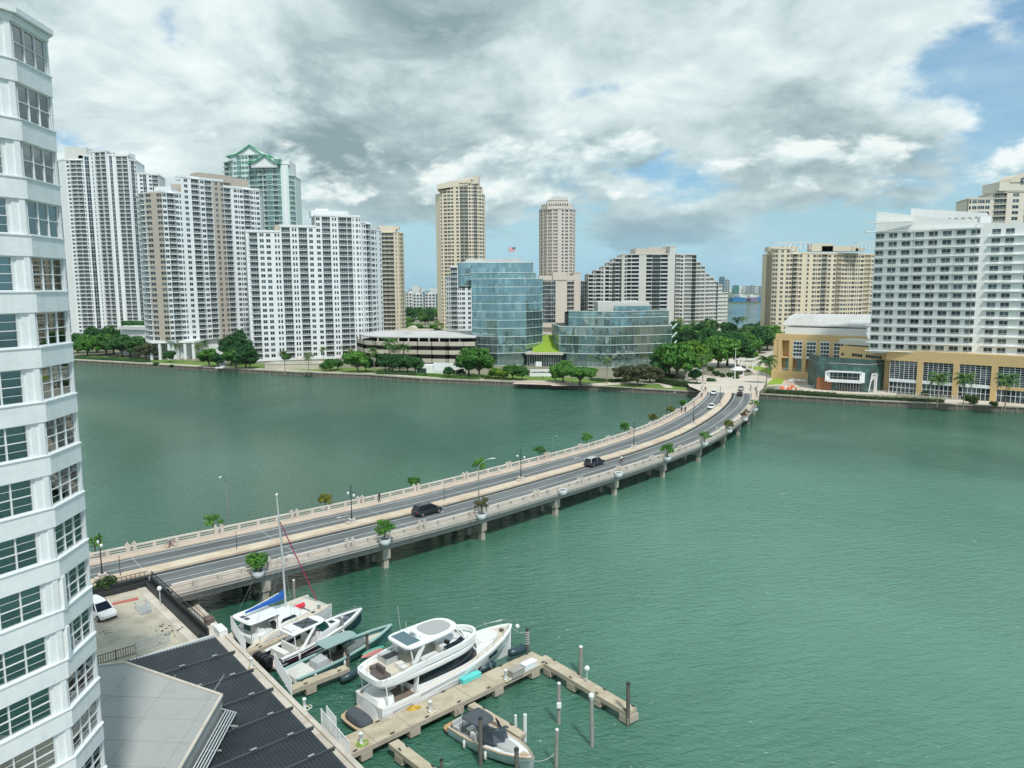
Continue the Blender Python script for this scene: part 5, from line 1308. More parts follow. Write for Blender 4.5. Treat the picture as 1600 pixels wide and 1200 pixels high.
for x in (-.42, .42): pm.box(x-.24, x+.24, -.3, .3, 0, 1.32); pm.lathe([(.02, 1.32), (.16, 1.36), (.16, 1.5), (.02, 1.62)], (x, 0, 0), 6)
PM2 = mesh_from(pm, 'parapet_pillar', PARA)
s_ = 30.0; k = 0
while s_ < S_END+12:
    for d in (8.5, -9.55):
        if d < 0 and s_ < S_NEAR0: continue
        p, a = bp(s_, d, ZD+.12)
        if k % 4 == 0: obj_from(PM2, 'parapet_pillar', BR, p, a)
        else: obj_from(PM, 'parapet_post', BR, p, a)
    s_ += 2.93; k += 1
# piers
pier = MB(); pier.box(-.6, .6, -9.2, 8.2, 1.45, ZD-1.35)
PC = mesh_from(pier, 'pier_cap', CONC); pl = MB(); pl.rings([[(-.45, -.45, -3), (.45, -.45, -3), (.45, .45, -3), (-.45, .45, -3)], [(-.38, -.38, 1.45), (.38, -.38, 1.45), (.38, .38, 1.45), (-.38, .38, 1.45)]]); PL = mesh_from(pl, 'pier_column', CONC)
s1 = s_near(-19.8, 106); s_ = s1-17.6*2
while s_ < S_END+2:
    p, a = bp(s_, 0, 0); obj_from(PC, 'pier_cap', BR, p, a)
    for d in (-8.6, -5.2, -1.8, 1.6, 5.0, 7.6):
        p, a = bp(s_, d, 0); obj_from(PL, 'pier_column', BR, p, a)
    s_ += 17.6

# ---- street lamps on the bridge
GLOBE = mat('lamp_globe', (.75, .78, .76), .3, .02)
def post_lamp():
    t = thing('street_lamp', 'x', 'street lamp'); m = MB()
    m.tube([(0, 0, .9), (0, 0, 1.6), (0, 0, 6.4)], [.13, .09, .06], 8); m.lathe([(.2, .9), (.2, 1.05), (.12, 1.3), (.02, 1.32)], n=8); m.lathe([(.02, 6.4), (.1, 6.45), (.02, 6.9)], n=6)
    m.tube([(0, -1.0, 5.5), (0, -.5, 5.75), (0, 0, 5.55), (0, .5, 5.75), (0, 1.0, 5.5)], .035, 5); m.build('pole', [RAILD], t)
    for y in (-1.0, 1.0):
        m = MB(); m.lathe([(.03, .35), (.18, .3), (.22, .1), (.14, -.15), (.04, -.2)], (0, y, 5.1), 8); m.build('lamp_globe', [GLOBE], t)
    m = MB(); m.box(-.42, .42, -.42, .42, 0, .75); m.box(-.5, .5, -.5, .5, .75, .9); m.box(-.9, .9, -.55, .55, 0, .4); m.build('pedestal', [PARA], t)
    return t
def cobra_lamp():
    t = thing('street_lamp', 'x', 'street lamp'); m = MB()
    m.tube([(0, 0, 0), (0, 0, 4), (0, 0, 8.2), (-.25, 0, 8.9), (-1.2, 0, 9.6), (-2.2, 0, 9.8)], [.11, .09, .07, .06, .05, .05], 7); m.build('pole', [CHROME], t)
    m = MB(); m.lathe([(.02, -.5), (.13, -.3), (.17, .1), (.1, .45), (.02, .5)], n=8); m.v = [(-2.4-z, y, 9.78+x*.5) for x, y, z in m.v]; m.build('lamp_head', [GLOBE], t)
    return t
pl0 = post_lamp(); used = False
for (px, py, lab) in ((158, 904, 'black twin globe lamp beside the white apartment tower at the near end of the bridge'), (557, 820, 'black twin globe lamp on the median behind the yellow-green planter tree'), (819, 752, 'black twin globe lamp on the median between the two dark SUVs'), (981, 699, 'black twin globe lamp on the median next past the right-hand SUV'), (1078, 662, 'black twin globe lamp on the median near the two white sedans'), (1127, 634, 'farthest black twin globe lamp on the bridge median')):
    x, y = G(px, py, ZD+.3); s_ = s_near(x, y); p, a = bp(s_, 0, ZD+.29)
    place(pl0, used, p, a, .88, lab, 'twin globe lamps along the bridge median'); used = True
cl0 = cobra_lamp(); used = False
for (d, px, py, rot, sc, lab) in ((8.9, 357, 822, .9, .92, 'tall silver cobra-head lamp on the far parapet left of the mast'), (-9.9, 761, 803, 2.6, .95, 'tall silver lamp with curved arm beside the brown planter tree'), (8.9, 858, 707, 1.5, .5, 'slim short pole on the far parapet beside a planter tree'), (8.9, 1055, 648, 1.2, .75, 'tall silver pole on the far parapet near the strolling group'), (-9.9, 1187, 604, 2.8, .7, 'silver lamp at the right end of the bridge by the palms')):
    x, y = G(px, py, ZD+1); s_ = s_near(x, y); p, a = bp(s_, d, ZD)
    place(cl0, used, p, a+rot, sc, lab, 'silver lamps along the bridge parapets'); used = True
sg = MB(); sg.tube([(0, 0, 0), (0, 0, 2.6)], .04, 5)
for i, (px, py, lab) in enumerate(((203, 920, 'thin dark sign pole on the median beside the parking terrace'), (372, 862, 'short dark sign post on the median left of the mast'), (702, 785, 'short dark sign post on the median above the left-hand SUV'), (1098, 664, 'short grey sign post on the median far along the curve'))):
    x, y = G(px, py, ZD+.3); p, a = bp(s_near(x, y), 0, ZD+.29); o = obj_from(mesh_from(sg, 'sign_post', RAILD) if i == 0 else bpy.data.meshes['sign_post'], 'sign_post', None, p, a); tag(o, lab, 'sign post', 'sign posts on the median')

# ================================================================== MAINLAND, TERRACE, ROOFS
Uv = Vector((.64, -.768, 0)); Vv = Vector((.737, .676, 0))           # along the seawall, and out along the docks
mb = MB(); mb.prism([(-39.7, 88.6), (-58, 104), (-90, 125), (-200, 210), (-400, 200), (-400, -200), (60, -200), (40, -20), (8, 33), (-14.7, 58.6)][::-1], -3, 1.55)
struct(mb, 'ground', [CONC])
def seg(p, d, L): return (p[0]+d[0]*L, p[1]+d[1]*L)
A = Vector((-39.7, 88.6, 0)); Lw = 66
walk = thing('walkway', 'pale concrete waterside walkway between the black roof and the docks', 'walkway', (0, 0, 0))
m = MB(); D = Vector((14.7-39.7, 58.6-88.6, 0)); D = Vector((25, -30, 0)).normalized(); N = Vector((D.y, -D.x, 0))      # N points inland
q = MB()
for k in range(26):
    a = A+D*(k*2.4+.02); b = A+D*((k+1)*2.4-.02); zt = 1.62+rnd.uniform(-.006, .006)
    mm = MB(); mm.rings([[(a.x, a.y, 1.3), (b.x, b.y, 1.3), (b.x+N.x*3.0, b.y+N.y*3.0, 1.3), (a.x+N.x*3.0, a.y+N.y*3.0, 1.3)], [(a.x, a.y, zt), (b.x, b.y, zt), (b.x+N.x*3.0, b.y+N.y*3.0, zt), (a.x+N.x*3.0, a.y+N.y*3.0, zt)]]); mm.build('paving_slab', [CONCL], walk)
m = MB(); m.beam(A+Vector((0, 0, 1.66)), A+D*62+Vector((0, 0, 1.66)), .45, .32); m.build('edge_kerb', [CONCL], walk)
m = MB(); m.beam(A-N*.3+Vector((0, 0, 1.1)), A+D*62-N*.3+Vector((0, 0, 1.1)), .14, .14); m.build('bumper_timber', [mat('brown_timber', (.22, .12, .08), .8, .2, 2)], walk)
m = MB(); m.rings([[tuple(A-N*.12+Vector((0, 0, z))), tuple(A+N*.3+Vector((0, 0, z))), tuple(A+D*62+N*.3+Vector((0, 0, z))), tuple(A+D*62-N*.12+Vector((0, 0, z)))] for z in (-2, 1.5)]); m.build('quay_face', [CONCD], walk)
# terrace
TERR = mat('terrace_topping', (.50, .46, .36), .9, .12, .35, dirt=((.24, .215, .17), .42, .6))
T = thing('parking_terrace', 'sunlit rooftop parking terrace with worn beige topping and black parapet', 'parking deck', (0, 0, 0))
ta, tb, tc_, td, te = (-44.2, 87.2), (-31.6, 73.0), (-40.2, 66.2), (-58, 58), (-62, 72)
m = MB(); m.prism(ccw([ta, tb, tc_, td, te]), 3.7, 4.5); m.build('floor', [TERR], T)
m = MB(); m.prism(ccw([(-44.6, 86.6), (-32.2, 72.6), (-40.2, 66.6), (-58, 58.6), (-62, 72)]), 1.5, 3.7); m.build('lower_wall', [CONCD], T)
BLK = mat('black_planter', (.025, .028, .03), .6, .2, 1)
m = MB()
for a, b in ((te, ta), (ta, tb)):
    a = Vector((*a, 0)); b = Vector((*b, 0)); d = (b-a).normalized(); n = Vector((-d.y, d.x, 0))
    m.beam(a+n*.25+Vector((0, 0, 4.9)), b+n*.25+Vector((0, 0, 4.9)), .25, 1.1); m.beam(a-n*.55+Vector((0, 0, 4.75)), b-n*.55+Vector((0, 0, 4.75)), .2, .8); m.beam(a-n*.15+Vector((0, 0, 4.62)), b-n*.15+Vector((0, 0, 4.62)), .8, .3)
    m.beam(a+n*.35+Vector((0, 0, 3.6)), b+n*.35+Vector((0, 0, 3.6)), .12, 1.6)
m.build('black_parapet', [BLK], T)
m = MB()
for a, b in ((te, ta), (ta, tb)):
    a = Vector((*a, 0)); b = Vector((*b, 0)); d = (b-a).normalized(); n = Vector((-d.y, d.x, 0)); L = (b-a).length; k = 0.0
    while k < L: p = a+d*k+n*.3; m.beam(p+Vector((0, 0, 5.4)), p+Vector((0, 0, 6.1)), .05, .05); k += .5
    m.beam(a+n*.3+Vector((0, 0, 6.1)), b+n*.3+Vector((0, 0, 6.1)), .07, .07)
m.build('railing', [RAILD], T)
m = MB(); a = Vector((*ta, 0)); b = Vector((*tb, 0)); d = (b-a).normalized(); n = Vector((-d.y, d.x, 0)); m.beam(a-n*1.1+Vector((0, 0, 4.52)), b-n*1.1+Vector((0, 0, 4.52)), .9, .1); m.build('grey_strip', [CONCL], T)
# reddish repair strip, crate of pallets, patch of rubble, terrace rails
def at(px, py, z): x, y = G(px, py, z); return Vector((x, y, z))
m = MB(); a, b = at(168, 946, 4.52), at(216, 935, 4.52); m.beam(a, b, .7, .09); m.build('red_repair_strip', [mat('red_primer', (.42, .14, .11), .85, .2, 1)], T)
t = thing('steel_cage', 'grey barred steel cage standing on the parking terrace', 'cage', at(224, 955, 4.5), -.85)
m = MB(); m.box(-1, 1, -.55, .55, .05, .12); m.build('floor_plate', [CHROME], t); m = MB()
for x in [-1+i*.22 for i in range(10)]:
    for y in (-.55, .55): m.box(x-.02, x+.02, y-.02, y+.02, 0, .95)
for y in [-.55+i*.22 for i in range(6)]:
    for x in (-1, 1): m.box(x-.02, x+.02, y-.02, y+.02, 0, .95)
for z in (.5, .95): m.box(-1, 1, -.58, -.53, z-.03, z+.03); m.box(-1, 1, .53, .58, z-.03, z+.03); m.box(-1.02, -.97, -.55, .55, z-.03, z+.03); m.box(.97, 1.02, -.55, .55, z-.03, z+.03)
m.build('bars', [FRAME], t)
def fence(name, label, pts, h, m_, step=.22, cat='fence'):
    p0 = pts[0]; t = thing(name, label, cat, p0); 
    bars = MB(); posts = []; rails = MB()
    for a, b in zip(pts[:-1], pts[1:]):
        a = a-p0; b = b-p0; L = (b-a).length; u = (b-a)/L; k = 0.0
        while k < L: p = a+u*k; bars.beam(p+Vector((0, 0, .08)), p+Vector((0, 0, h)), .04, .04); k += step
        k = 0.0
        while k <= L+.01: p = a+u*k; posts.append(p); k += L/max(1, round(L/2.2))
        for z in (.12, h-.05): rails.beam(a+Vector((0, 0, z)), b+Vector((0, 0, z)), .06, .06)
    bars.build('bars', [m_], t, kind='stuff'); pmb = MB(); pmb.box(-.045, .045, -.045, .045, 0, h+.05); pme = mesh_from(pmb, 'post', m_)
    for p in posts: obj_from(pme, 'post', t, p)
    rails.build('rail', [m_], t); return t
fence('fence', 'low brown railing along the near edge of the parking terrace', [at(150, 1041, 4.5), at(212, 1022, 4.5)], 1.0, mat('brown_metal', (.16, .12, .09), .6))
fence('fence', 'pale louvred screen fence between parking terrace and black roof', [at(213, 1026, 4.5), at(264, 1008, 4.5)], 1.5, FRAME, .14)
# black corrugated roof in seven bays
CORR = mat('dark_corrugated_metal', (.050, .060, .068), .34, .12, .5, metal=.5, dirt=((.075, .09, .10), .5, .5)); RIDGE = mat('ridge_cap_metal', (.10, .11, .12), .4, .1, metal=.5)
T = thing('corrugated_roof', 'black corrugated metal roof in stepped bays beside the walkway', 'roof', (0, 0, 0))
E0 = Vector((-30.3, 72.1, 0)); ED = Vector((17.2, -20.0, 0)).normalized(); EN = Vector((-.72, -.69, 0)).normalized()
bayL = [4.6, 4.6, 4.4, 4.0, 3.8, 3.6, 3.6, 3.6, 3.6]; pos = 0.0
for bi, bl in enumerate(bayL):
    m = MB(); wdt = 9.0 if bi < 1 else 9.5+bi*1.2
    nW = int(wdt/.15); zA, zB = 5.12, 4.92
    if bi == 0: wdt = 8.6; nW = int(wdt/.15)
    for r in range(nW):
        w0, w1 = r*wdt/nW, (r+1)*wdt/nW; za = .10 if r % 2 else 0.0; zb_ = 0.0 if r % 2 else .10
        p = [E0+ED*pos+EN*w0, E0+ED*(pos+bl)+EN*w0, E0+ED*(pos+bl)+EN*w1, E0+ED*pos+EN*w1]
        sl = .035
        m.quad((p[0].x, p[0].y, zA+za+w0*sl), (p[1].x, p[1].y, zB+za+w0*sl), (p[2].x, p[2].y, zB+zb_+w1*sl), (p[3].x, p[3].y, zA+zb_+w1*sl))
    a = E0+ED*pos; m.quad((a.x, a.y, zA), (a.x, a.y, 3.6), (E0+ED*(pos+bl)).to_tuple()[:2]+(3.6,), (E0+ED*(pos+bl)).to_tuple()[:2]+(zB,))
    m.build('corrugated_sheet', [CORR], T)
    if bi: 
        m = MB(); a = E0+ED*(pos+.05)-EN*.35; b = a+EN*(wdt+.3); m.beam(a+Vector((0, 0, zA+.06)), b+Vector((0, 0, zA+.06+wdt*.035)), .14, .14); m.quad((a.x, a.y, zA), (b.x, b.y, zA+.3), (b.x, b.y, zB), (a.x, a.y, zB)); m.build('ridge_cap', [RIDGE], T)
        for k in (2, 5):
            c = a+EN*k+Vector((0, 0, zA+.24+k*.035)); m = MB(); m.obox(c, (.5, .2, .08), math.atan2(EN.y, EN.x)); m.build('bracket', [CHROME], T)
    pos += bl
m = MB(); c0 = E0+ED*(pos/2)+EN*5; m.prism(ccw([(E0+EN*.3)[:2], (E0+ED*pos+EN*.3)[:2], (E0+ED*pos+EN*9)[:2], (E0+EN*6.5)[:2]]), 1.5, 4.6); m.build('wall_below', [mat('grey_wall', (.30, .30, .29), .9)], T)
m = MB(); a = Vector((*G(335, 996, 5.1), 5.1)); b = at(203, 1037, 5.1); m.beam(a+Vector((0, 0, .18)), b+Vector((0, 0, .18)), .25, .3); m.build('white_flashing', [FRAME], T)
# grey membrane roof
T = thing('flat_roof', 'big smooth grey membrane roof at the foot of the white tower', 'roof', (0, 0, 0))
gm = mat('grey_membrane', (.36, .375, .36), .9, .05, .3, dirt=((.28, .29, .28), .9, .35))
gp = [(-50, 60), (-36.75, 62.6), (-34.6, 63.1), (-23.9, 57.6), (-23.2, 48.0), (-22.4, 36), (-50, 30)]
m = MB(); m.prism(ccw(gp), 1.5, 6.98); m.build('roof_slab', [gm], T)
m = MB()
for k in range(9):
    a = Vector((-50, 59-k*2.9, 6.99)); m.beam(a, (min(-22.6, -24+k*.1), 59-k*2.9-2, 6.99), .05, .02)
for k in range(6):
    x = -46+k*4.2; m.beam((x, 61, 6.99), (x+1.5, 32, 6.99), .05, .02)
m.build('membrane_seam', [mat('seam_grey', (.335, .35, .335), .9)], T)
m = MB()
for a, b in zip(gp[1:6], gp[2:6]): m.beam((*a, 7.05), (*b, 7.05), .22, .16)
m.build('roof_edge', [CONCL], T)
for k in range(5):
    m = MB(); o = .35+k*.2
    pts = [(-24.9+o, 57.9-.4, 6.0-k*.06), (-23.8+o, 57.2, 6.0-k*.06), (-23.2+o, 48, 6.0-k*.06), (-22.4+o, 38, 6.0-k*.06)]; m.tube(pts, .06, 6); m.build('pipe', [FRAME], T)
for k in range(5):
    m = MB(); y = 55.5-k*3.2; m.box(-23.5+k*.14, -22.1+k*.14, y-.08, y+.08, 5.6, 5.68); m.build('pipe_support', [CHROME], T)

# ================================================================== DOCKS
DK = mat('dock_concrete', (.50, .44, .33), .88, .14, .8, bump=.01, bscale=8, dirt=((.24, .18, .11), .55, .55))
DKE = mat('dock_edge_concrete', (.42, .37, .29), .9, .2, .8, streak=.4)
def dock(label, a, b, w, z=1.3, step=3.4, caps=5.0, side=-1, cat='dock'):
    a = Vector((*a, 0)); b = Vector((*b, 0)); d = b-a; L = d.length; d.normalize(); n = Vector((-d.y, d.x, 0))
    t = thing('dock', label, cat, (a.x, a.y, 0), math.atan2(d.y, d.x)); k = max(1, round(L/step)); st = L/k
    for i in range(k):
        m = MB(); dz = rnd.uniform(-.012, .012); m.box(i*st+.02, (i+1)*st-.02, -w/2+.02, w/2-.02, z-.3, z+dz); m.build('deck_panel', [DK], t)
    m = MB(); m.box(0, L, -w/2, -w/2+.12, z-.45, z-.03); m.box(0, L, w/2-.12, w/2, z-.45, z-.03); m.box(.1, L-.1, -w/2+.1, w/2-.1, z-.5, z-.3); m.build('edge_beam', [DKE], t)
    i = caps*.5
    while i < L:
        m = MB(); m.box(i-.55, i+.55, -w/2-.05, w/2+.05, z-1.1, z-.45); m.build('pile_cap', [DKE], t)
        m = MB(); m.lathe([(.22, -3), (.22, z-1.1)], (i, -w/2+.35, 0), 8); m.lathe([(.22, -3), (.22, z-1.1)], (i, w/2-.35, 0), 8); m.build('pile', [CONCD], t); i += caps
    return t
dock('wide concrete main dock running out past the big motor yacht', (-15.3, 58.6), (2.9, 75.1), 2.7)
dock('narrow dock arm turning right from the end of the main dock', (2.9, 74.9), (10.9, 64.7), 1.35, caps=3.6)
dock('short finger dock beside the small wooden trimmed motorboat', (-4.0, 66.0), (.75, 61.0), .85, 1.28, caps=6)
dock('finger dock leaving the main dock at the lower picture edge', (-10.4, 60.2), (-2.0, 51.0), 1.0, 1.28, caps=3)
dock('short finger dock beside the teal covered boat', (-21.9, 68.9), (-17.2, 73.1), 1.05, 1.29, caps=4)
dock('thin finger dock between the catamaran and the navy boat', (-28.8, 76.4), (-22.5, 83.6), .9, 1.29, caps=4)
# white gates on the fingers
def gate(label, a, b, z=1.45):
    a = at(*a, z); b = at(*b, z); return fence('dock_gate', label, [a, b], 1.6, WHITE2, .19, 'gate')
gate('white picket gate at the root of the dock beside the catamaran', (362, 984), (384, 1022)); gate('white picket gate at the root of the dock beside the teal boat', (430, 1044), (456, 1088)); gate('white picket gate at the root of the wide main dock', (503, 1134), (546, 1186))
fence('dock_gate', 'white side panel of the main dock gate by the walkway end', [at(512, 1140, 1.5), at(526, 1158, 1.5)], 2.2, WHITE2, .09, 'gate')
# pilings
pil = [(824, 1018, 2.54, 'dark mooring piling wrapped in rope beyond the yacht bow', 1, .24), (907, 1052, 2.9, 'grey mooring piling with a flat pale top behind the dock arm', 0, .27), (981, 1134, 4.07, 'tall dark piling at the tip of the dock arm', 1, .23), (873, 1131, 3.96, 'tall grey piling with a small white box inside the dock arm', 0, .22), (869, 1198, 3.3, 'pale piling standing nearest the bow of the small motorboat', 0, .2),
       (925, 1166, 4.44, 'tall grey piling with a white ball top inside the dock arm', 0, .22), (820, 1158, 2.44, 'white piling with black top at the end of the small finger dock', 2, .22), (806, 1150, 1.9, 'white slim piling at the small finger dock', 2, .17), (751, 1196, 4.16, 'tall dark piling rising in front of the small motorboat', 1, .22), (808, 1226, 3.1, 'short black piling by the bow of the small motorboat', 1, .24), (690, 1209, 1.2, 'green topped stub piling left of the small motorboat', 1, .16),
       (629, 1110, 2.6, 'grey piling at the stern quarter of the big yacht', 0, .2), (730, 1056, 2.2, 'dark piling beside the turquoise dock box', 1, .2), (499, 975, 2.5, 'grey piling at the catamaran bow', 0, .24), (536, 1000, 2.7, 'grey piling beside the bow of the navy boat', 0, .2), (500, 1012, 2.2, 'short grey piling between the navy boat and teal boat', 0, .2), (575, 1030, 2.7, 'brown piling beside the foredeck of the teal boat', 1, .2), (460, 940, 2.84, 'pale piling behind the catamaran mast', 0, .22), (545, 1060, 2.6, 'dark piling at the end of the teal boat finger dock', 1, .2), (461, 976, 1.9, 'short grey piling against the side of the catamaran', 0, .16)]
PM_ = [mat('grey_piling', (.30, .29, .26), .9, .25, 1.5, streak=.5), WOODP, mat('white_pile_sleeve', (.66, .70, .68), .6, .06, streak=.2)]
for px, py, h, lab, mi, r in pil:
    r *= .84
    x, y = G(px, py, 0); t = thing('mooring_piling', lab, 'piling', (x, y, 0), 0, 'mooring pilings around the docks'); t.rotation_euler = (rnd.gauss(0, .012), rnd.gauss(0, .012), 0)
    m = MB(); m.lathe([(r, -3), (r*.97, h*.5), (r*.93, h)], n=9); m.build('shaft', [PM_[mi]], t)
    m = MB(); m.lathe([(r*1.04, h), (r*1.06, h+.03), (r*.9, h+.12), (.02, h+.2)], n=9); m.build('cap', [BLACKP if mi == 1 or (mi == 2 and r > .2) else FRAME], t)
    if 'rope' in lab:
        for k in range(6): m = MB(); m.lathe([(r, .9+k*.26), (r+.05, .93+k*.26), (r+.05, 1.0+k*.26), (r, 1.03+k*.26)], n=9); m.build('rope_coil', [GREYP], t)
    if 'white box' in lab: m = MB(); m.box(-.2, .2, -.42, -.18, h*.45, h*.45+.45); m.build('box', [WHITE2], t)
    if 'ball' in lab: m = MB(); m.lathe([(.02, h), (.2, h+.1), (.28, h+.3), (.2, h+.5), (.02, h+.58)], n=10); m.build('ball', [GLOBE], t)
# ---- things standing on the dock and walkway
def boxthing(name, lab, cat, p, size, rz, m_, lid=True, group=None):
    t = thing(name, lab, cat, p, rz, group); x, y, z = size; m = MB(); m.box(-x/2, x/2, -y/2, y/2, 0, z*.75); m.build('box_body', [m_], t)
    m = MB(); b = .03; m.rings([[(-x/2-b, -y/2-b, z*.75), (x/2+b, -y/2-b, z*.75), (x/2+b, y/2+b, z*.75), (-x/2-b, y/2+b, z*.75)], [(-x/2-b, -y/2-b, z*.88), (x/2+b, -y/2-b, z*.88), (x/2+b, y/2+b, z*.88), (-x/2-b, y/2+b, z*.88)], [(-x/2+.06, -y/2+.06, z), (x/2-.06, -y/2+.06, z), (x/2-.06, y/2-.06, z), (-x/2+.06, y/2-.06, z)]]); m.build('lid', [m_], t); return t
dz = 1.3; aD = math.atan2(.676, .737)
TURQ = mat('turquoise_plastic', (.12, .62, .58), .45, .05)
boxthing('dock_box', 'turquoise dock box lying on the main dock beside the yacht', 'dock box', at(735, 1062, dz), (2.3, .62, .55), aD, TURQ); boxthing('dock_box', 'grey dock box near the corner of the main dock', 'dock box', at(806, 1055, dz), (1.5, .75, .8), aD, mat('grey_box', (.34, .33, .30), .7)); boxthing('dock_box', 'white dock box at the corner of the main dock', 'dock box', at(826, 1043, dz), (1.7, .75, .7), aD, WHITE2)
boxthing('dock_box', 'white box pair on the walkway edge beside the catamaran stern', 'dock box', at(345, 990, 1.62), (1.9, .9, .8), math.atan2(D.y, D.x), WHITE2); boxthing('dock_box', 'small brown box on the walkway near the bridge', 'dock box', at(327, 974, 1.62), (1.1, .9, .8), math.atan2(D.y, D.x), mat('brown_box', (.14, .11, .09), .7)); boxthing('dock_box', 'small pale box between the brown and white boxes on the walkway', 'dock box', at(334, 981, 1.62), (.6, .6, .5), .3, OFFW)
pole = MB(); pole.tube([(0, 0, 0), (2.4, .15, .0)], .035, 5); o = pole.build('boat_hook', [TEAK]); o.location = at(724, 1073, dz+.05); o.rotation_euler = (0, 0, aD+.1); tag(o, 'wooden boat hook lying beside the turquoise dock box', 'boat hook')
def pedestal(lab, p, green=False):
    t = thing('power_pedestal', lab, 'power pedestal', p); m = MB(); m.lathe([(.16, 0), (.14, .1), (.14, .9), (.2, .95), (.2, 1.05), (.03, 1.15)], n=8); m.build('post', [WHITE2], t)
    for k in range(3):
        m = MB(); c = [(.42*math.cos(a_*.35+k)+(.1*k), .42*math.sin(a_*.35+k)+.08*k, .04+.03*k) for a_ in range(17)]; m.tube(c, .035, 5); m.build('hose', [mat('green_hose', (.25, .45, .05), .6) if green else (mat('yellow_hose', (.60, .42, .05), .6) if k == 1 else WHITE2)], t)
pedestal('white power pedestal with a green hose near the dock gate', at(564, 1163, dz), True); pedestal('white power pedestal with coiled white hose at mid main dock', at(672, 1112, dz)); pedestal('white power pedestal by the grey dock box', at(790, 1062, dz)); pedestal('white power pedestal on the walkway seawall corner', at(476, 1108, 1.65)); pedestal('white pedestal with teal hose reel on the walkway by the outboards', at(393, 1043, 1.65))
m = MB()
for k in range(4): m.tube([(.5*math.cos(a_*.4+k)+k*.12, .28*math.sin(a_*.4+k)+.05*k, .03+.02*k) for a_ in range(17)], .04, 5)
o = m.build('yellow_rope', [mat('yellow_rope', (.62, .40, .03), .7)]); o.location = at(643, 1108, dz); tag(o, 'tangled yellow rope on the main dock near the yacht stern', 'rope')
def globe_lamp(lab, p, h=2.6):
    t = thing('lamp_post', lab, 'lamp post', p, 0, 'white globe lamps by the water'); m = MB(); m.tube([(0, 0, 0), (0, 0, h)], .06, 6); m.build('pole', [FRAME], t); m = MB(); m.lathe([(.03, h-.05), (.2, h+.05), (.28, h+.25), (.2, h+.46), (.02, h+.54)], n=10); m.build('globe', [GLOBE], t)
globe_lamp('white globe lamp at the corner of the black parapet by the bridge', at(251, 948, 4.5), 1.9); globe_lamp('white globe lamp on the walkway beside the corrugated roof', at(302, 1003, 1.6), 2.9); globe_lamp('white globe lamp on the dock arm', at(917, 1066, dz), 1.2)
m = MB(); m.lathe([(.1, -.9), (.32, -.8), (.34, .8), (.1, .9)], n=14)
FEN = m
def fender(lab, p, rz, tilt, sc=1.0, mt=None):
    t = thing('fender', lab, 'fender', p, rz, 'big cylindrical fenders along the docks'); t.rotation_euler = (0, PI/2+tilt, rz); t.scale = (sc,)*3; o = FEN.build('fender_body', [mt or mat('dark_fender', (.03, .06, .075), .35)], t); m = MB(); m.lathe([(.12, .9), (.14, .95), (.1, 1.05), (.02, 1.08)], n=8); m.build('end_eye', [BLACKP], t)
fender('dark cylindrical fender hanging at the end of the teal boat finger dock', at(546, 1056, .7), aD, -.1, 1.15); fender('dark fender between the yacht and the dock below its bow windows', at(761, 1042, .8), aD, 0, 1.1); fender('dark fender squeezed beside the turquoise dock box', at(699, 1071, .9), aD, 0, 1.0); fender('dark fender at the yacht stern quarter by the dock', at(671, 1087, .8), aD, 0, 1.05); fender('big dark fender leaning by the rope wrapped piling', at(808, 1017, 1.0), aD, .1, 1.3)
# ================================================================== BOATS
NAVY = mat('navy_gelcoat', (.012, .022, .055), .15, .05, .4, coat=.5)
TEALG = mat('teal_gelcoat', (.05, .15, .155), .2, .05, .4, coat=.4)
PTEAL = mat('pale_teal_gelcoat', (.30, .46, .44), .25, .05, .4, coat=.3)
PGREY = mat('pearl_grey_gelcoat', (.42, .45, .47), .2, .04, .4, coat=.4)
NSKID = mat('cream_nonskid_deck', (.60, .55, .45), .8, .06, 2)
BGLASS = mat('boat_dark_glass', (.008, .018, .026), .05, .05)
CANV = mat('dark_canvas', (.07, .085, .10), .85, .12, 3, bump=.01, bscale=3)
CANVL = mat('pale_canvas_cover', (.56, .57, .53), .85, .08, 1, bump=.03, bscale=2)
CUSH = mat('white_cushion', (.70, .71, .68), .8, .04, 2)
BRNC = mat('brown_cushion', (.12, .095, .085), .8, .15, 2)
SOLAR = mat('dark_sunroof_panel', (.05, .065, .08), .25, .08, 1)
VIOLET = mat('maroon_reflecting_gelcoat', (.045, .012, .030), .1, .1, .3, coat=.5)
def hull(st, deck_in=.12, sm=False):
    """stations (x, half beam, sheer z, chine half, chine z, keel z) stern to bow -> shell"""
    m = MB(); R = []
    for x, b, zs, cb, cz, kz in st:
        R.append([(x, b, zs), (x, (b+cb)/2*1.02+.02, (zs+cz)/2), (x, cb, cz), (x, 0, kz), (x, -cb, cz), (x, -(b+cb)/2*1.02-.02, (zs+cz)/2), (x, -b, zs)])
    n = 7; v = [p for r in R for p in r]; f = []
    for i in range(len(R)-1):
        for k in range(n-1): f.append((i*n+k, i*n+k+1, (i+1)*n+k+1, (i+1)*n+k))
    f.append(tuple(range(n))); f.append(tuple(reversed([(len(R)-1)*n+k for k in range(n)])))
    m.add(v, f, 0, sm); return m
def deck(st, dz=-.05, ins=.1, x0=None, x1=None):
    s = [q for q in st if (x0 is None or q[0] >= x0) and (x1 is None or q[0] <= x1)]
    m = MB()
    for a, b in zip(s[:-1], s[1:]):
        m.quad((a[0], -max(.01, a[1]-ins), a[2]+dz), (b[0], -max(.01, b[1]-ins), b[2]+dz), (b[0], max(.01, b[1]-ins), b[2]+dz), (a[0], max(.01, a[1]-ins), a[2]+dz))
    return m
def gunwale(st, w=.16, h=.08, dz=0.0, x0=None, x1=None):
    s = [q for q in st if (x0 is None or q[0] >= x0) and (x1 is None or q[0] <= x1)]; m = MB()
    for sg in (1, -1):
        for a, b in zip(s[:-1], s[1:]): m.beam((a[0], sg*(a[1]-w*.3), a[2]+dz), (b[0], sg*(b[1]-w*.3), b[2]+dz), w, h)
    return m
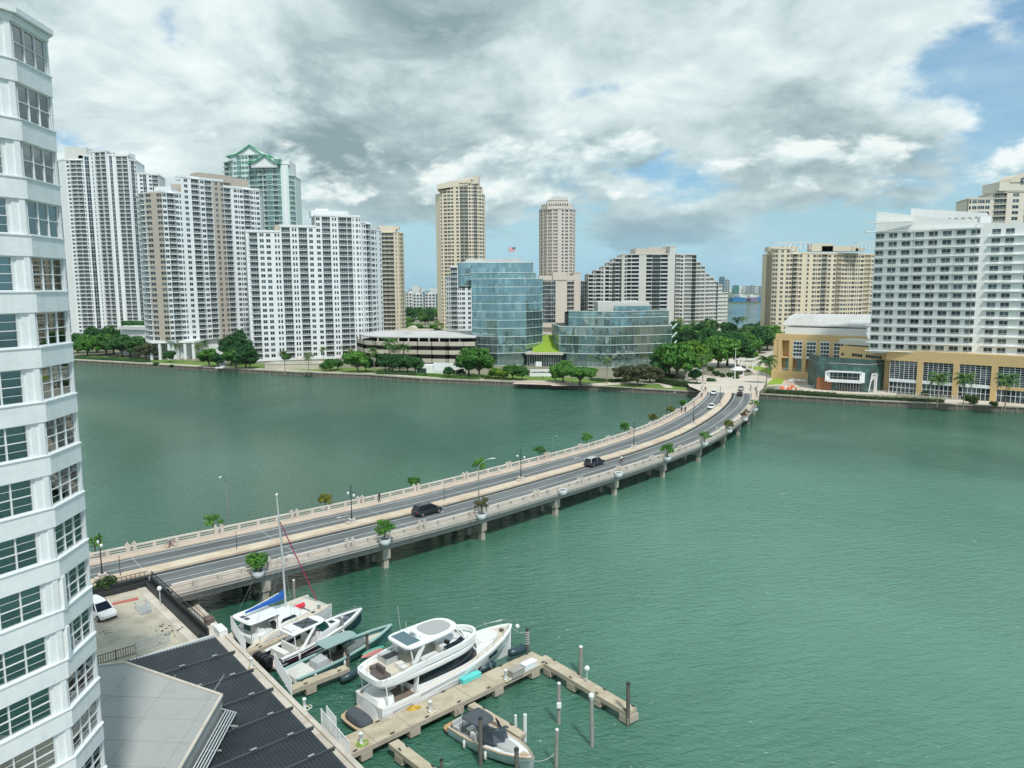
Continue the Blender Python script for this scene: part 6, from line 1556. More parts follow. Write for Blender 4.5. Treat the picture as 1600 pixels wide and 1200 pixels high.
def sym(pts, it=2):
    o = [(x, y) for x, y in pts]+[(x, -y) for x, y in reversed(pts)]
    for _ in range(it):                              # round the corners
        o = [q for a, b in zip(o, o[1:]+o[:1]) for q in ((a[0]*.78+b[0]*.22, a[1]*.78+b[1]*.22), (a[0]*.22+b[0]*.78, a[1]*.22+b[1]*.78))]
    return o
def shell(m, layers, mi=0, sm=False):        # layers: (z or list, outline)
    m.rings([[(x, y, z) for x, y in o] for z, o in layers], mi, True, sm); return m
def scale_o(o, sx, sy, cx=None):
    cx = sum(p[0] for p in o)/len(o) if cx is None else cx; return [(cx+(x-cx)*sx, y*sy) for x, y in o]
def rail(m, pts, h, r=.025, every=1):
    top = [(x, y, z+h) for x, y, z in pts]; m.tube(top, r, 5)
    for i, p in enumerate(pts):
        if i % every == 0: m.tube([p, (p[0], p[1], p[2]+h)], r, 4)
    return m
def moor(o, a, b, sag=.5):
    pts = [Vector(a).lerp(Vector(b), k/8)-Vector((0, 0, sag*4*(k/8)*(1-k/8))) for k in range(9)]; m = MB(); m.tube(pts, .03, 4); return m.build('mooring_line', [GREYP], None)

# ---- big motor yacht
Y = thing('motor_yacht', 'largest white motor yacht with hardtop flybridge moored along the main dock', 'yacht', (-14.55, 64.35, 0), rad(44.2))
st = [(1.5, 2.15, 1.9, 2.0, .3, -.3), (3, 2.4, 1.95, 2.2, .3, -.5), (6, 2.6, 2.05, 2.3, .3, -.6), (10, 2.65, 2.25, 2.2, .35, -.6), (13, 2.5, 2.55, 1.8, .5, -.6), (15.5, 2.1, 2.85, 1.2, .8, -.5), (17.5, 1.5, 3.05, .65, 1.2, -.4), (19, .8, 3.2, .25, 1.8, -.2), (19.9, .12, 3.3, .04, 2.8, .4)]
hull(st).build('hull', [GEL], Y)
deck(st, -.12, .22).build('deck', [NSKID], Y)
gunwale(st, .3, .22, .02).build('bulwark', [GEL], Y)
m = MB(); shell(m, [(.25, sym([(-.6, 1.2), (-.3, 1.8), (.6, 2.15), (2.0, 2.2)])), (.55, sym([(-.7, 1.25), (-.4, 1.9), (.6, 2.2), (2.0, 2.25)]))]); m.build('swim_platform', [TEAK], Y)
m = MB(); pf = [(-.45, .9), (-.2, 1.45), (.4, 1.65), (.95, 1.55), (1.05, 1.0)]; shell(m, [(.56, sym(pf)), (.85, sym([(x, y*1.02) for x, y in pf])), (1.15, scale_o(sym(pf), .82, .86)), (1.28, scale_o(sym(pf), .5, .55))], sm=False); m.build('covered_tender', [CANV], Y)
# transom island
m = MB(); o = sym([(1.3, .9), (1.4, 1.5), (2.2, 1.9), (3.4, 2.0)]); shell(m, [(.5, o), (1.9, scale_o(o, .9, .95, 3.4)), (2.35, scale_o(o, .82, .85, 3.4)), (2.4, scale_o(o, .7, .8, 3.4))]); m.build('transom_seat', [GEL], Y)
m = MB(); m.box(2.8, 5.4, -1.9, 1.9, 1.86, 1.92); m.build('cockpit_floor', [mat('dark_teak', (.20, .16, .13), .7, .1, 3)], Y)
m = MB(); m.box(3.1, 4.1, -.7, .7, 2.55, 2.63); m.box(3.5, 3.7, -.1, .1, 1.9, 2.55); m.build('cockpit_table', [CUSH], Y)
# saloon: glass body, dark band
so = sym([(5.4, 1.75), (7, 1.95), (11, 1.95), (13.0, 1.7), (14.3, 1.1), (14.7, .4)])
m = MB(); shell(m, [(1.9, so), (2.5, scale_o(so, 1, .99)), ]); m.build('saloon_base', [GEL], Y)
m = MB(); shell(m, [(2.5, scale_o(so, .997, .985)), (3.75, scale_o(so, .95, .93, 5.4))]); m.build('saloon_glass', [BGLASS], Y)
# white side mullions + raked pillar
m = MB()
for sg in (1, -1): m.beam((5.5, sg*1.82, 1.9), (5.7, sg*1.9, 3.8), .5, .16); m.beam((2.2, sg*2.1, 2.2), (2.0, sg*2.15, 3.9), .1, .1); m.beam((14.2, sg*1.15, 2.5), (13.0, sg*1.3, 3.9), .14, .14)
m.build('side_pillar', [GEL], Y)
# foredeck trunk with sunpad
fo = sym([(13.4, 1.5), (15.6, 1.35), (16.6, 1.0)]); m = MB(); shell(m, [(2.5, fo), (3.1, scale_o(fo, .97, .95))]); m.build('foredeck_trunk', [GEL], Y)
fo = sym([(14.9, 1.05), (16.9, .95), (17.6, .45)]); m = MB(); shell(m, [(2.9, fo), (3.3, fo), (3.42, scale_o(fo, .92, .9))]); m.build('sunpad', [CUSH], Y)
m = MB(); m.box(13.6, 14.6, -.9, .9, 3.1, 3.5); m.build('bow_seat', [CUSH], Y)
# flybridge overhang
fb = sym([(1.4, 1.3), (1.7, 2.0), (3.2, 2.4), (8, 2.45), (11.5, 2.2), (13.4, 1.5), (14.2, .5)])
m = MB(); shell(m, [(3.75, scale_o(fb, .98, .96)), (3.95, fb), (4.25, scale_o(fb, 1.0, 1.0)), (4.32, scale_o(fb, .99, .97))]); m.build('flybridge_deck', [GEL], Y)
m = MB(); shell(m, [(4.32, scale_o(fb, .90, .84)), (4.35, scale_o(fb, .90, .84))]); m.build('flybridge_teak', [NSKID], Y)
m = MB(); P = fb
for i in range(len(P)):
    a, b = P[i], P[(i+1) % len(P)]
    if i == len(P)-1: continue
    za = 4.3+.45*min(1, max(0, (a[0]-2.0)/4)); zb = 4.3+.45*min(1, max(0, (b[0]-2.0)/4))
    m.beam((a[0], a[1]*.95, za), (b[0], b[1]*.95, zb), .3, .5)
m.build('flybridge_coaming', [GEL], Y)
wo = sym([(9.6, 1.75), (12.0, 1.55), (13.3, .8)]); m = MB(); shell(m, [(4.5, wo), (4.85, scale_o(wo, .95, .95, 9.6))]); m.build('brow', [GEL], Y)
m = MB(); pts = [(9.3, 1.95, 4.8), (11, 1.8, 4.8), (12.2, 1.3, 4.8), (12.7, .5, 4.8), (12.7, -.5, 4.8), (12.2, -1.3, 4.8), (11, -1.8, 4.8), (9.3, -1.95, 4.8)]
for a, b in zip(pts[:-1], pts[1:]): m.quad(a, b, (b[0]-.35, b[1]*.95, 5.3), (a[0]-.35, a[1]*.95, 5.3))
m.build('windscreen', [BGLASS], Y)
m = MB(); m.box(6.4, 8.4, -2.0, -1.2, 4.35, 4.85); m.box(6.4, 8.2, 1.0, 2.0, 4.35, 4.85); m.box(8.9, 9.6, -1.6, -.6, 4.35, 5.2); m.build('flybridge_sofa', [CUSH], Y)
m = MB(); m.box(6.7, 8.1, -.75, .1, 4.9, 4.98); m.box(7.2, 7.5, -.4, -.2, 4.3, 4.9); m.build('flybridge_table', [PGREY], Y)
m = MB(); m.tube([(9.9, -1.05, 4.7), (10.1, -1.05, 5.3)], .3, 10); m.build('helm_wheel', [BLACKP], Y)
m = MB(); m.box(1.9, 3.0, -1.5, .3, 4.36, 4.62); m.obox((2.55, -.55, 4.95), (.25, 1.2, .6), 0); m.box(2.3, 3.3, .3, 1.0, 4.36, 4.7); m.build('brown_loungers', [BRNC], Y)
m = MB(); m.box(3.9, 5.3, .5, 1.9, 4.36, 5.0); m.build('wet_bar', [PGREY], Y)
m = MB(); m.box(3.85, 5.35, .45, 1.3, 5.0, 5.04); m.build('wet_bar_top', [BLACKP], Y)
m = MB(); m.box(4.3, 5.0, -.9, -.3, 4.36, 4.8); m.box(4.2, 4.8, -1.8, -1.2, 4.36, 4.8); m.build('white_stool', [CUSH], Y)
# hardtop
ht = sym([(4.7, 1.1), (4.9, 1.7), (5.6, 1.95), (10.0, 1.85), (11.1, 1.4), (11.6, .6)])
m = MB(); shell(m, [(6.25, scale_o(ht, .97, .94)), (6.33, ht), (6.5, scale_o(ht, 1, 1)), (6.58, scale_o(ht, .97, .94))]); m.build('hardtop', [GEL], Y)
m = MB(); shell(m, [(6.585, sym([(7.7, 1.35), (9.9, 1.4), (10.7, .95), (10.95, .4)])), (6.61, sym([(7.7, 1.35), (9.9, 1.4), (10.7, .95), (10.95, .4)]))]); m.build('grey_sunroof', [mat('grey_sunroof_fabric', (.38, .385, .38), .8, .03)], Y)
m = MB(); m.box(5.05, 6.6, -1.35, 1.35, 6.575, 6.59); m.build('louvre_opening', [SOLAR], Y)
for k in range(8): m = MB(); m.box(5.1+k*.19, 5.2+k*.19, -1.35, 1.35, 6.59, 6.64); m.build('louvre', [mat('louvre_teal', (.16, .26, .30), .4)], Y)
m = MB()
for sg in (1, -1): m.beam((5.5, sg*1.7, 4.5), (6.6, sg*1.75, 6.3), .5, .12); m.beam((5.6, sg*1.5, 4.5), (5.3, sg*1.5, 6.3), .1, .1); m.beam((12.1, sg*1.25, 4.9), (10.9, sg*1.4, 6.35), .12, .16)
m.build('hardtop_strut', [GEL], Y)
m = MB(); m.lathe([(.02, 6.6), (.3, 6.62), (.34, 6.8), (.25, 7.0), (.02, 7.06)], (6.9, .3, 0), 10); m.box(6.55, 6.75, -.75, .05, 6.95, 7.05); m.tube([(6.65, -.35, 6.6), (6.65, -.35, 7.0)], .08, 6); m.box(6.9, 7.3, -1.1, -.7, 6.6, 6.75); m.build('radar', [GEL], Y)
m = MB(); m.tube([(6.2, 1.3, 6.6), (5.9, 1.3, 9.4)], .025, 4); m.tube([(6.9, 1.3, 6.6), (6.8, 1.3, 7.5)], .03, 4); m.build('antenna', [FRAME], Y)
# rails
m = MB(); pts = [(x, -(b-.12), z+.05) for x, b, z, *_ in st if x >= 13]; pts = [(13, -2.38, 2.6)]+[(14.5, -2.2, 2.75)]+[p for p in pts if p[0] > 15]
rail(m, [(19.8, 0, 3.35)]+list(reversed([(x, -y, z) for x, y, z in pts])), .65); rail(m, [(19.8, 0, 3.35)]+list(reversed(pts)), .65); m.build('bow_rail', [CHROME], Y)
for x, w, zz in ((15.6, 1.6, 2.1), (13.4, .45, 1.55), (12.5, .45, 1.5)):
    m = MB(); 
    i = [k for k in range(len(st)-1) if st[k][0] <= x < st[k+1][0]][0]; t = (x-st[i][0])/(st[i+1][0]-st[i][0]); bm = (st[i][1]+(st[i+1][1]-st[i][1])*t); cb = (st[i][3]+(st[i+1][3]-st[i][3])*t); s2 = st[i][2]+(st[i+1][2]-st[i][2])*t; c2 = st[i][4]+(st[i+1][4]-st[i][4])*t
    y = cb+(bm-cb)*(zz-c2)/(s2-c2)+.06; sl = (st[i+1][1]-st[i][1])/(st[i+1][0]-st[i][0])
    for sg in (1, -1): m.obox((x, sg*y, zz), (w, .08, .32), sg*math.atan(sl))
    m.build('hull_window', [BGLASS], Y)
m = MB(); m.beam((2.5, -2.45, 1.5), (11.5, -2.66, 1.75), .04, .05); m.beam((5.5, -2.72, 2.05), (11, -2.75, 2.35), .05, .10); m.build('rub_rail', [PGREY], Y)
m = MB(); m.box(16.9, 17.6, -.25, .25, 3.02, 3.2); m.box(18.3, 18.7, -.2, .2, 3.1, 3.3); m.build('anchor_winch', [BRNC], Y)
# paddle boards on the far side of the flybridge
for k, (mt_, lab) in enumerate(((mat('board_pink', (.62, .25, .22), .4), 'pink edged paddle board strapped to the yacht flybridge'), (mat('board_green', (.10, .42, .30), .4), 'green tipped paddle board strapped beside the pink one'))):
    m = MB(); o = sym([(-1.25, .04), (-.9, .17), (0, .23), (.9, .17), (1.25, .04)]); shell(m, [(-.06, scale_o(o, .97, .9)), (0, o), (.06, scale_o(o, .97, .9))]); b = m.build('paddle_board', [mt_]); b.matrix_world = Y.matrix_basis @ Matrix.Translation((3.6+k*.2, 2.45+k*.14, 5.0+k*.14)) @ Matrix.Rotation(rad(65), 4, 'X'); tag(b, lab, 'paddle board')
m = MB(); o = sym([(-.9, .05), (-.6, .22), (.7, .25), (.9, .05)])

# ---- sailing catamaran
K = thing('sailing_catamaran', 'white sailing catamaran with blue sail cover and tall bare mast by the bridge', 'catamaran', (-31.1, 78.8, 0), rad(52.5))
hs = [(0, .35, .55, .3, .1, -.2), (1.2, .55, .9, .4, .1, -.4), (3, .72, 1.6, .5, .1, -.5), (6, .78, 1.75, .5, .15, -.5), (9, .68, 1.9, .38, .2, -.45), (11, .4, 2.0, .18, .4, -.3), (11.9, .12, 2.05, .03, .9, .0)]
for sg in (1, -1):
    m = hull(hs); m.v = [(x, y+sg*2.2, z) for x, y, z in m.v]; m.build('hull', [GEL], K)
    m = deck(hs, 0, .05); m.v = [(x, y+sg*2.2, z) for x, y, z in m.v]; m.build('side_deck', [NSKID], K)
m = MB(); shell(m, [(.95, [(2, -2.3), (9.6, -2.2), (9.6, 2.2), (2, 2.3)]), (1.7, [(2, -2.3), (9.4, -2.2), (9.4, 2.2), (2, 2.3)])]); m.build('bridge_deck', [GEL], K)
m = MB(); m.box(1.2, 2.0, -1.8, 1.8, .9, 1.6); m.build('aft_beam', [GEL], K)
co = sym([(4.2, 1.9), (6.5, 1.95), (8.3, 1.3), (8.9, .5)]); m = MB(); shell(m, [(1.7, co), (2.05, scale_o(co, .98, .97, 4.2)), (2.45, scale_o(co, .86, .88, 4.2)), (2.75, scale_o(co, .72, .8, 4.2))]); m.build('cabin', [GEL], K)
m = MB(); m.rings([[(x, -1.95+.02*x*0-(.0), 0) for x in ()]]) if False else None
for sg in (1, -1):
    m = MB(); m.add([(4.9, sg*1.84, 2.08), (7.2, sg*1.74, 2.08), (6.9, sg*1.66, 2.4), (5.3, sg*1.72, 2.42)], ((0, 1, 2, 3),)); m.v = [(x, y+sg*.07, z) for x, y, z in m.v]; m.build('cabin_window', [BGLASS], K)
m = MB(); m.box(4.5, 4.56, -.9, .9, 1.75, 2.5); m.build('cabin_door', [BGLASS], K)
bo = sym([(.9, 1.6), (1.3, 1.95), (4.6, 1.9), (5.2, 1.5)]); m = MB(); shell(m, [(3.15, scale_o(bo, .96, .95)), (3.25, bo), (3.4, scale_o(bo, .97, .95))]); m.build('bimini', [GEL], K)
for k in (0, 1): m = MB(); m.box(1.35, 1.85, .1-k*.8, .7-k*.8, 3.41, 3.44); m.build('solar_panel', [SOLAR], K)
m = MB()
for x in (1.2, 4.6):
    for y in (-1.75, 1.75): m.tube([(x, y, 1.6), (x, y, 3.2)], .035, 5)
m.build('bimini_post', [CHROME], K)
m = MB(); m.box(2.2, 3.0, -1.5, 1.5, 1.7, 2.05); m.box(2.2, 2.4, -1.5, 1.5, 2.05, 2.4); m.build('cockpit_seat', [CUSH], K)
m = MB(); m.box(4.0, 4.3, -1.9, -1.4, 1.7, 2.5); m.tube([(3.95, -1.6, 2.5), (3.9, -1.6, 2.5)], .3, 10); m.build('helm', [BLACKP], K)
m = MB(); m.box(3.4, 4.3, -2.0, -1.2, 2.85, 2.9); m.build('helm_shade', [mat('grey_shade', (.30, .30, .29), .8)], K)
tr = MB(); trp = [(9.6, -1.9, 1.72), (9.6, 1.9, 1.72), (11.5, 1.9, 1.9), (11.5, -1.9, 1.9)]; tr.quad(*trp); tr.build('trampoline', [mat('pale_net', (.58, .56, .50), .9, .05, 3)], K)
m = MB(); m.tube([(11.5, -2.1, 1.95), (11.5, 2.1, 1.95)], .09, 6); m.build('front_crossbeam', [FRAME], K)
mx = 7.0; mz = 16.4
m = MB(); m.tube([(mx, 0, 2.5), (mx-.15, 0, 9), (mx-.55, 0, mz)], [.13, .12, .07], 8); m.build('mast', [FRAME], K)
m = MB(); m.lathe([(.02, 0), (.16, .05), (.16, .2), (.02, .3)], (mx-.55, 0, mz), 8); m.build('masthead_light', [GEL], K)
m = MB(); m.beam((mx-.1, 0, 4.1), (mx-5.4, 0, 3.85), .14, .14); m.build('boom', [FRAME], K)
m = MB(); rr = []
for x, w, h in ((mx-.25, .1, 1.1), (mx-.9, .22, .85), (mx-2.5, .2, .55), (mx-4.2, .15, .38), (mx-5.3, .08, .2)):
    z = 3.95; rr.append([(x, -w, z), (x, -w*.9, z+h*.6), (x, 0, z+h), (x, w*.9, z+h*.6), (x, w, z)])
m.rings(rr); m.build('blue_sail_cover', [mat('blue_canvas', (.015, .11, .42), .8, .15, 2)], K)
m = MB(); m.tube([(mx-5.2, 0, 4.17), (mx-2.5, 0, 4.52), (mx-.9, 0, 4.82)], [.05, .07, .06], 5); m.build('white_sail_edge', [CUSH], K)
m = MB(); m.tube([(11.5, 0, 2.0), (mx-.25, 0, 13.2)], [.07, .06], 6); m.build('furled_jib', [mat('magenta_canvas', (.36, .04, .10), .8, .1, 2)], K)
m = MB()
for sg in (1, -1):
    m.tube([(5.8, sg*2.8, 1.8), (mx-.3, sg*.9, 8.2), (mx-.45, sg*.05, 14)], .018, 4); m.tube([(6.6, sg*2.8, 1.8), (mx-.25, 0, 8.0)], .018, 4); m.tube([(mx-.15, 0, 8.2), (mx-.3, sg*.9, 8.2)], .035, 4)
    m.tube([(0.9, sg*2.3, 1.4), (mx-.6, 0, 12.5)], .015, 4); m.tube([(mx-3.5, sg*.05, 4.0), (mx-.3, sg*.2, 9.5)], .013, 4); m.tube([(mx-2.0, sg*.05, 4.0), (mx-.3, sg*.2, 9.5)], .013, 4)
m.build('rigging', [CHROME], K)
m = MB()
for sg in (1, -1): rail(m, [(1.5, sg*2.85, 1.4), (4, sg*2.9, 1.65), (6.5, sg*2.9, 1.75), (9, sg*2.75, 1.88), (11.4, sg*2.45, 2.0)], .6, .018)
m.build('lifelines', [CHROME], K)
m = MB(); m.tube([(7.6, .15, 2.15), (9.6, .05, 2.2)], .28, 10); m.build('red_bag', [mat('red_canvas', (.62, .03, .05), .7, .08, 2)], K)
m = MB(); m.box(6.2, 6.7, -2.7, -2.3, 1.76, 1.80); m.box(9.0, 9.4, -2.35, -2.0, 1.92, 1.96); m.build('deck_hatch', [BGLASS], K)
m = MB(); m.add([(2.6, -2.99, .95), (3.6, -3.02, .98), (4.3, -3.02, 1.2), (3.6, -3.03, 1.32), (2.9, -3.01, 1.2)], ((0, 1, 2, 3, 4),)); m.build('oval_hull_window', [BGLASS], K)
m = MB(); m.box(2.05, 2.1, -.1, 1.0, 1.7, 2.7); m.build('cockpit_curtain', [mat('teal_canvas', (.04, .13, .14), .8)], K)

# ---- outboards
def outboard(par, x, y, z, sc=1.0):
    m = MB(); o = sym([(-.55, .12), (-.5, .22), (.1, .25), (.3, .2), (.38, .08)])
    shell(m, [(.35, scale_o(o, .8, .8)), (.6, o), (1.05, scale_o(o, 1.02, 1.0)), (1.3, scale_o(o, .85, .85)), (1.38, scale_o(o, .5, .5))]); m.box(-.1, .2, -.09, .09, -.7, .4)
    m.v = [(x+a*sc-(c-.5)*.12, y+b*sc, z+c*sc) for a, b, c in m.v]; return m.build('outboard_engine', [BLACKP], par)
# ---- navy centre console boat with hardtop
N_ = thing('sport_boat', 'navy hulled sport boat with white hardtop and black outboards', 'boat', (-26.3, 74.95, 0), rad(52))
ns = [(1.0, 1.6, 1.15, 1.45, .25, -.3), (3.5, 1.75, 1.25, 1.5, .25, -.45), (6.5, 1.75, 1.45, 1.35, .3, -.5), (9, 1.5, 1.65, .95, .45, -.45), (11, 1.0, 1.85, .5, .75, -.3), (12.3, .5, 1.98, .2, 1.1, 0), (13.2, .08, 2.08, .02, 1.8, .6)]
hull(ns).build('hull', [NAVY], N_); deck(ns, -.5, .2).build('cockpit_floor', [NSKID], N_); gunwale(ns, .34, .14, .03).build('gunwale', [GEL], N_)
m = gunwale(ns, .05, .07, -.22); m.v = [(x, y*1.035, z) for x, y, z in m.v]; m.build('white_stripe', [GEL], N_)
m = MB(); m.add([(1.2, -1.66, .98), (4.9, -1.83, 1.02), (5.6, -1.8, .72), (1.9, -1.66, .45)], ((0, 1, 2, 3),)); m.v = [(x, y-.03, z) for x, y, z in m.v]; m.build('maroon_patch', [VIOLET], N_)
m = MB(); m.box(.2, 1.3, -1.45, 1.45, .35, .6); m.build('swim_platform', [NSKID], N_)
m = MB(); m.beam((.2, -1.5, .5), (6.5, -1.8, .55), .08, .1); m.beam((.2, 1.5, .5), (6.5, 1.8, .55), .08, .1); m.build('spray_rail', [PGREY], N_)
for y in (-.95, -.32, .32, .95)[0:4]: outboard(N_, -.1, y, .35, 1.05)
m = MB(); m.box(1.5, 2.2, -1.2, 1.2, .7, 1.45); m.box(2.8, 3.5, -1.1, 1.1, .8, 1.35); m.box(2.8, 3.0, -1.1, 1.1, 1.35, 1.8); m.box(5.2, 5.8, -.9, .9, .9, 1.7); m.build('seat', [CUSH], N_)
c = sym([(6.2, .95), (8.2, .9), (9.6, .6), (10.0, .25)]); m = MB(); shell(m, [(1.0, c), (1.9, scale_o(c, .98, .95, 6.2)), (2.05, scale_o(c, .93, .85, 6.2))]); m.build('console', [GEL], N_)
m = MB(); m.box(8.5, 9.1, -.35, .35, 2.06, 2.10); m.build('deck_hatch', [BGLASS], N_)
m = MB(); wsp = [(6.8, .95, 1.95), (7.9, .8, 2.0), (8.3, 0, 2.02), (7.9, -.8, 2.0), (6.8, -.95, 1.95)]
for a, b in zip(wsp[:-1], wsp[1:]): m.quad(a, b, (b[0]-1.1, b[1]*.95, 3.0), (a[0]-.9, a[1]*.98, 3.0))
m.build('windscreen', [mat('green_tint_glass', (.015, .07, .06), .06)], N_)
h = sym([(2.6, 1.25), (2.9, 1.4), (6.6, 1.2), (7.4, .8)]); m = MB(); shell(m, [(3.0, scale_o(h, .97, .95)), (3.1, h), (3.22, scale_o(h, .96, .93))]); m.build('hardtop', [GEL], N_)
m = MB(); m.box(4.2, 6.3, -.95, .95, 3.23, 3.25); m.build('sunroof', [SOLAR], N_)
m = MB(); m.beam((4.25, -.9, 3.27), (6.25, .9, 3.27), .07, .03); m.beam((4.25, .9, 3.27), (6.25, -.9, 3.27), .07, .03); m.build('sunroof_straps', [BLACKP], N_)
m = MB()
for sg in (1, -1): m.beam((3.6, sg*1.55, 1.3), (5.6, sg*1.2, 3.05), .3, .1); m.beam((3.0, sg*1.3, 1.3), (2.9, sg*1.2, 3.05), .08, .08)
m.build('hardtop_strut', [GEL], N_)
m = MB(); m.lathe([(.02, 0), (.25, .02), (.27, .18), (.02, .28)], (3.5, -.4, 3.23), 10); m.lathe([(.02, 0), (.16, .02), (.16, .2), (.02, .28)], (3.3, .5, 3.23), 8); m.box(2.8, 3.0, -.9, .9, 3.25, 3.45); m.build('radar_dome', [GEL], N_)
m = deck(ns, -.12, .3, 9, 13); m.build('bow_recess', [mat('dark_teal_upholstery', (.03, .06, .06), .7)], N_)
m = MB(); m.box(9.9, 11.0, -.45, .45, 1.72, 1.95); m.build('bow_cushion', [mat('slate_cushion', (.12, .15, .18), .7)], N_)

# ---- teal open boat with covers
B_ = thing('open_boat', 'long teal open boat with pale covers over its stern and console', 'boat', (-23.2, 71.5, 0), rad(47))
bs = [(.6, 1.5, 1.0, 1.35, .2, -.3), (3, 1.65, 1.05, 1.4, .2, -.4), (6, 1.65, 1.2, 1.25, .25, -.4), (9, 1.4, 1.45, .85, .4, -.35), (11.2, .95, 1.65, .4, .7, -.2), (12.8, .4, 1.8, .12, 1.1, .1), (13.6, .07, 1.88, .02, 1.7, .7)]
hull(bs).build('hull', [TEALG], B_); deck(bs, -.42, .2).build('deck', [NSKID], B_); gunwale(bs, .3, .14, .03).build('gunwale', [PTEAL], B_)
m = MB(); m.rings([[(.4, -1.3, .6), (2.9, -1.3, .6), (2.9, 1.3, .6), (.4, 1.3, .6)], [(.5, -1.2, 1.05), (2.8, -1.2, 1.1), (2.8, 1.2, 1.1), (.5, 1.2, 1.05)], [(1.3, -.5, 1.55), (2.3, -.4, 1.6), (2.3, .5, 1.6), (1.3, .5, 1.5)]]); m.build('stern_cover', [CANVL], B_)
m = MB(); m.box(.45, 2.9, -1.4, -1.3, .5, .62); m.box(.38, .45, -1.3, 1.3, .45, .6); m.build('stern_platform', [BLACKP], B_)
m = MB(); m.rings([[(3.2, -.9, .7), (4.7, -.95, .8), (4.7, .7, .8), (3.2, .7, .7)], [(3.3, -.8, 1.45), (4.6, -.85, 1.6), (4.6, .6, 1.6), (3.3, .6, 1.4)], [(3.6, -.5, 1.6), (4.4, -.6, 1.8), (4.4, .3, 1.8), (3.6, .3, 1.6)]]); m.build('seat_cover', [mat('light_grey_canvas', (.42, .45, .46), .8, .06, 1, bump=.02, bscale=2)], B_)
tt = sym([(4.2, 1.0), (4.4, 1.15), (8.0, .95), (8.5, .5)]); m = MB(); shell(m, [(2.72, scale_o(tt, .97, .95)), (2.78, tt), (2.86, scale_o(tt, .97, .94))]); m.build('t_top', [mat('t_top_green', (.26, .38, .36), .35, .05, coat=.3)], B_)
m = MB()
for sg in (1, -1): m.tube([(5.0, sg*.7, .9), (4.8, sg*.85, 2.75)], .045, 5); m.tube([(6.8, sg*.65, 1.0), (7.3, sg*.8, 2.75)], .045, 5)
m.build('t_top_frame', [CHROME], B_)
m = MB(); m.box(5.4, 6.7, -.6, .6, .8, 1.75); m.build('console', [BLACKP], B_)
m = MB(); m.quad((6.7, -.6, 1.7), (6.7, .6, 1.7), (6.3, .55, 2.4), (6.3, -.55, 2.4)); m.build('windscreen', [BGLASS], B_)
o = sym([(7.2, 1.0), (9.6, .75), (10.3, .3)]); m = MB(); shell(m, [(1.0, o), (1.4, scale_o(o, .95, .92)), (1.6, scale_o(o, .6, .5))]); m.build('bow_cover', [mat('grey_green_canvas', (.14, .17, .16), .85, .1, 1, bump=.02, bscale=2)], B_)
m = MB(); m.tube([(8.2, -1.15, 1.05), (8.4, -1.35, 1.5), (9.6, -1.0, 1.6), (10.8, -.7, 1.65)], .06, 5); m.build('grab_rail', [PTEAL], B_)
m = MB(); m.lathe([(.3, 0), (.36, .1), (.3, .2)], (7.4, -.9, .85), 12); m.build('coiled_hose', [BLACKP], B_)

# ---- small motorboat with timber trim
S_ = thing('motorboat', 'small pale motorboat with timber trimmed deck and dark canopy at the bottom of the picture', 'boat', (-5.35, 63.95, 0), rad(-44))
ss = [(.4, 1.35, .95, 1.2, .15, -.25), (2.5, 1.5, 1.05, 1.25, .15, -.35), (5, 1.52, 1.2, 1.15, .2, -.35), (7, 1.25, 1.35, .75, .35, -.3), (8.4, .8, 1.48, .35, .6, -.15), (9.3, .3, 1.55, .08, 1.0, .1), (9.7, .05, 1.6, .01, 1.4, .5)]
hull(ss).build('hull', [mat('pale_blue_gelcoat', (.50, .58, .60), .2, .04, coat=.4)], S_); deck(ss, -.06, .1, 4.5).build('foredeck', [GEL], S_); gunwale(ss, .16, .06, .04).build('timber_gunwale', [TEAK], S_)
m = gunwale(ss, .1, .05, .0); m.v = [(x, y*.9, z) for x, y, z in m.v]; m.build('inner_coaming', [GEL], S_)
m = MB(); shell(m, [(.45, sym([(-.5, .9), (-.2, 1.25), (.6, 1.35)])), (.56, sym([(-.5, .9), (-.2, 1.25), (.6, 1.35)]))]); m.build('teak_platform', [mat('orange_teak', (.52, .31, .13), .6, .15, 3)], S_)
m = MB(); m.box(.5, 4.6, -1.15, 1.15, .55, .62); m.build('cockpit_floor', [mat('grey_floor', (.30, .29, .28), .8)], S_)
m = MB(); m.box(.7, 1.5, -1.0, 1.0, .6, 1.1); m.box(.6, .85, -1.0, 1.0, 1.1, 1.4); m.build('stern_sofa', [GREYP], S_)
m = MB(); m.box(1.9, 2.5, -.4, .4, 1.0, 1.08); m.box(2.1, 2.3, -.1, .1, .6, 1.0); m.build('table', [CUSH], S_)
m = MB(); m.box(3.1, 3.7, -1.0, -.4, .6, 1.5); m.build('helm_seat', [CUSH], S_)
cp = sym([(1.9, 1.0), (2.3, 1.15), (4.4, 1.0)]); m = MB(); shell(m, [(2.4, cp), (2.52, scale_o(cp, .97, .95)), (2.6, scale_o(cp, .7, .7))]); m.build('canopy', [CANV], S_)
m = MB()
for sg in (1, -1):
    m = MB(); m.tube([(2.1, sg*1.0, 1.1), (2.2, sg*1.0, 2.45)], .03, 5); m.build('canopy_strut', [BLACKP], S_)
    m = MB(); m.tube([(4.9, sg*1.05, 1.3), (4.3, sg*.95, 2.45)], .04, 5); m.build('canopy_strut', [BLACKP], S_)
m = MB(); wp = [(4.6, 1.1, 1.3), (5.9, .85, 1.38), (6.4, 0, 1.4), (5.9, -.85, 1.38), (4.6, -1.1, 1.3)]
for a, b in zip(wp[:-1], wp[1:]): m.quad(a, b, (b[0]-.95, b[1]*.9, 2.4), (a[0]-.25, a[1]*.92, 2.4))
m.build('windscreen', [mat('grey_tint_glass', (.06, .08, .10), .05)], S_)
m = MB()
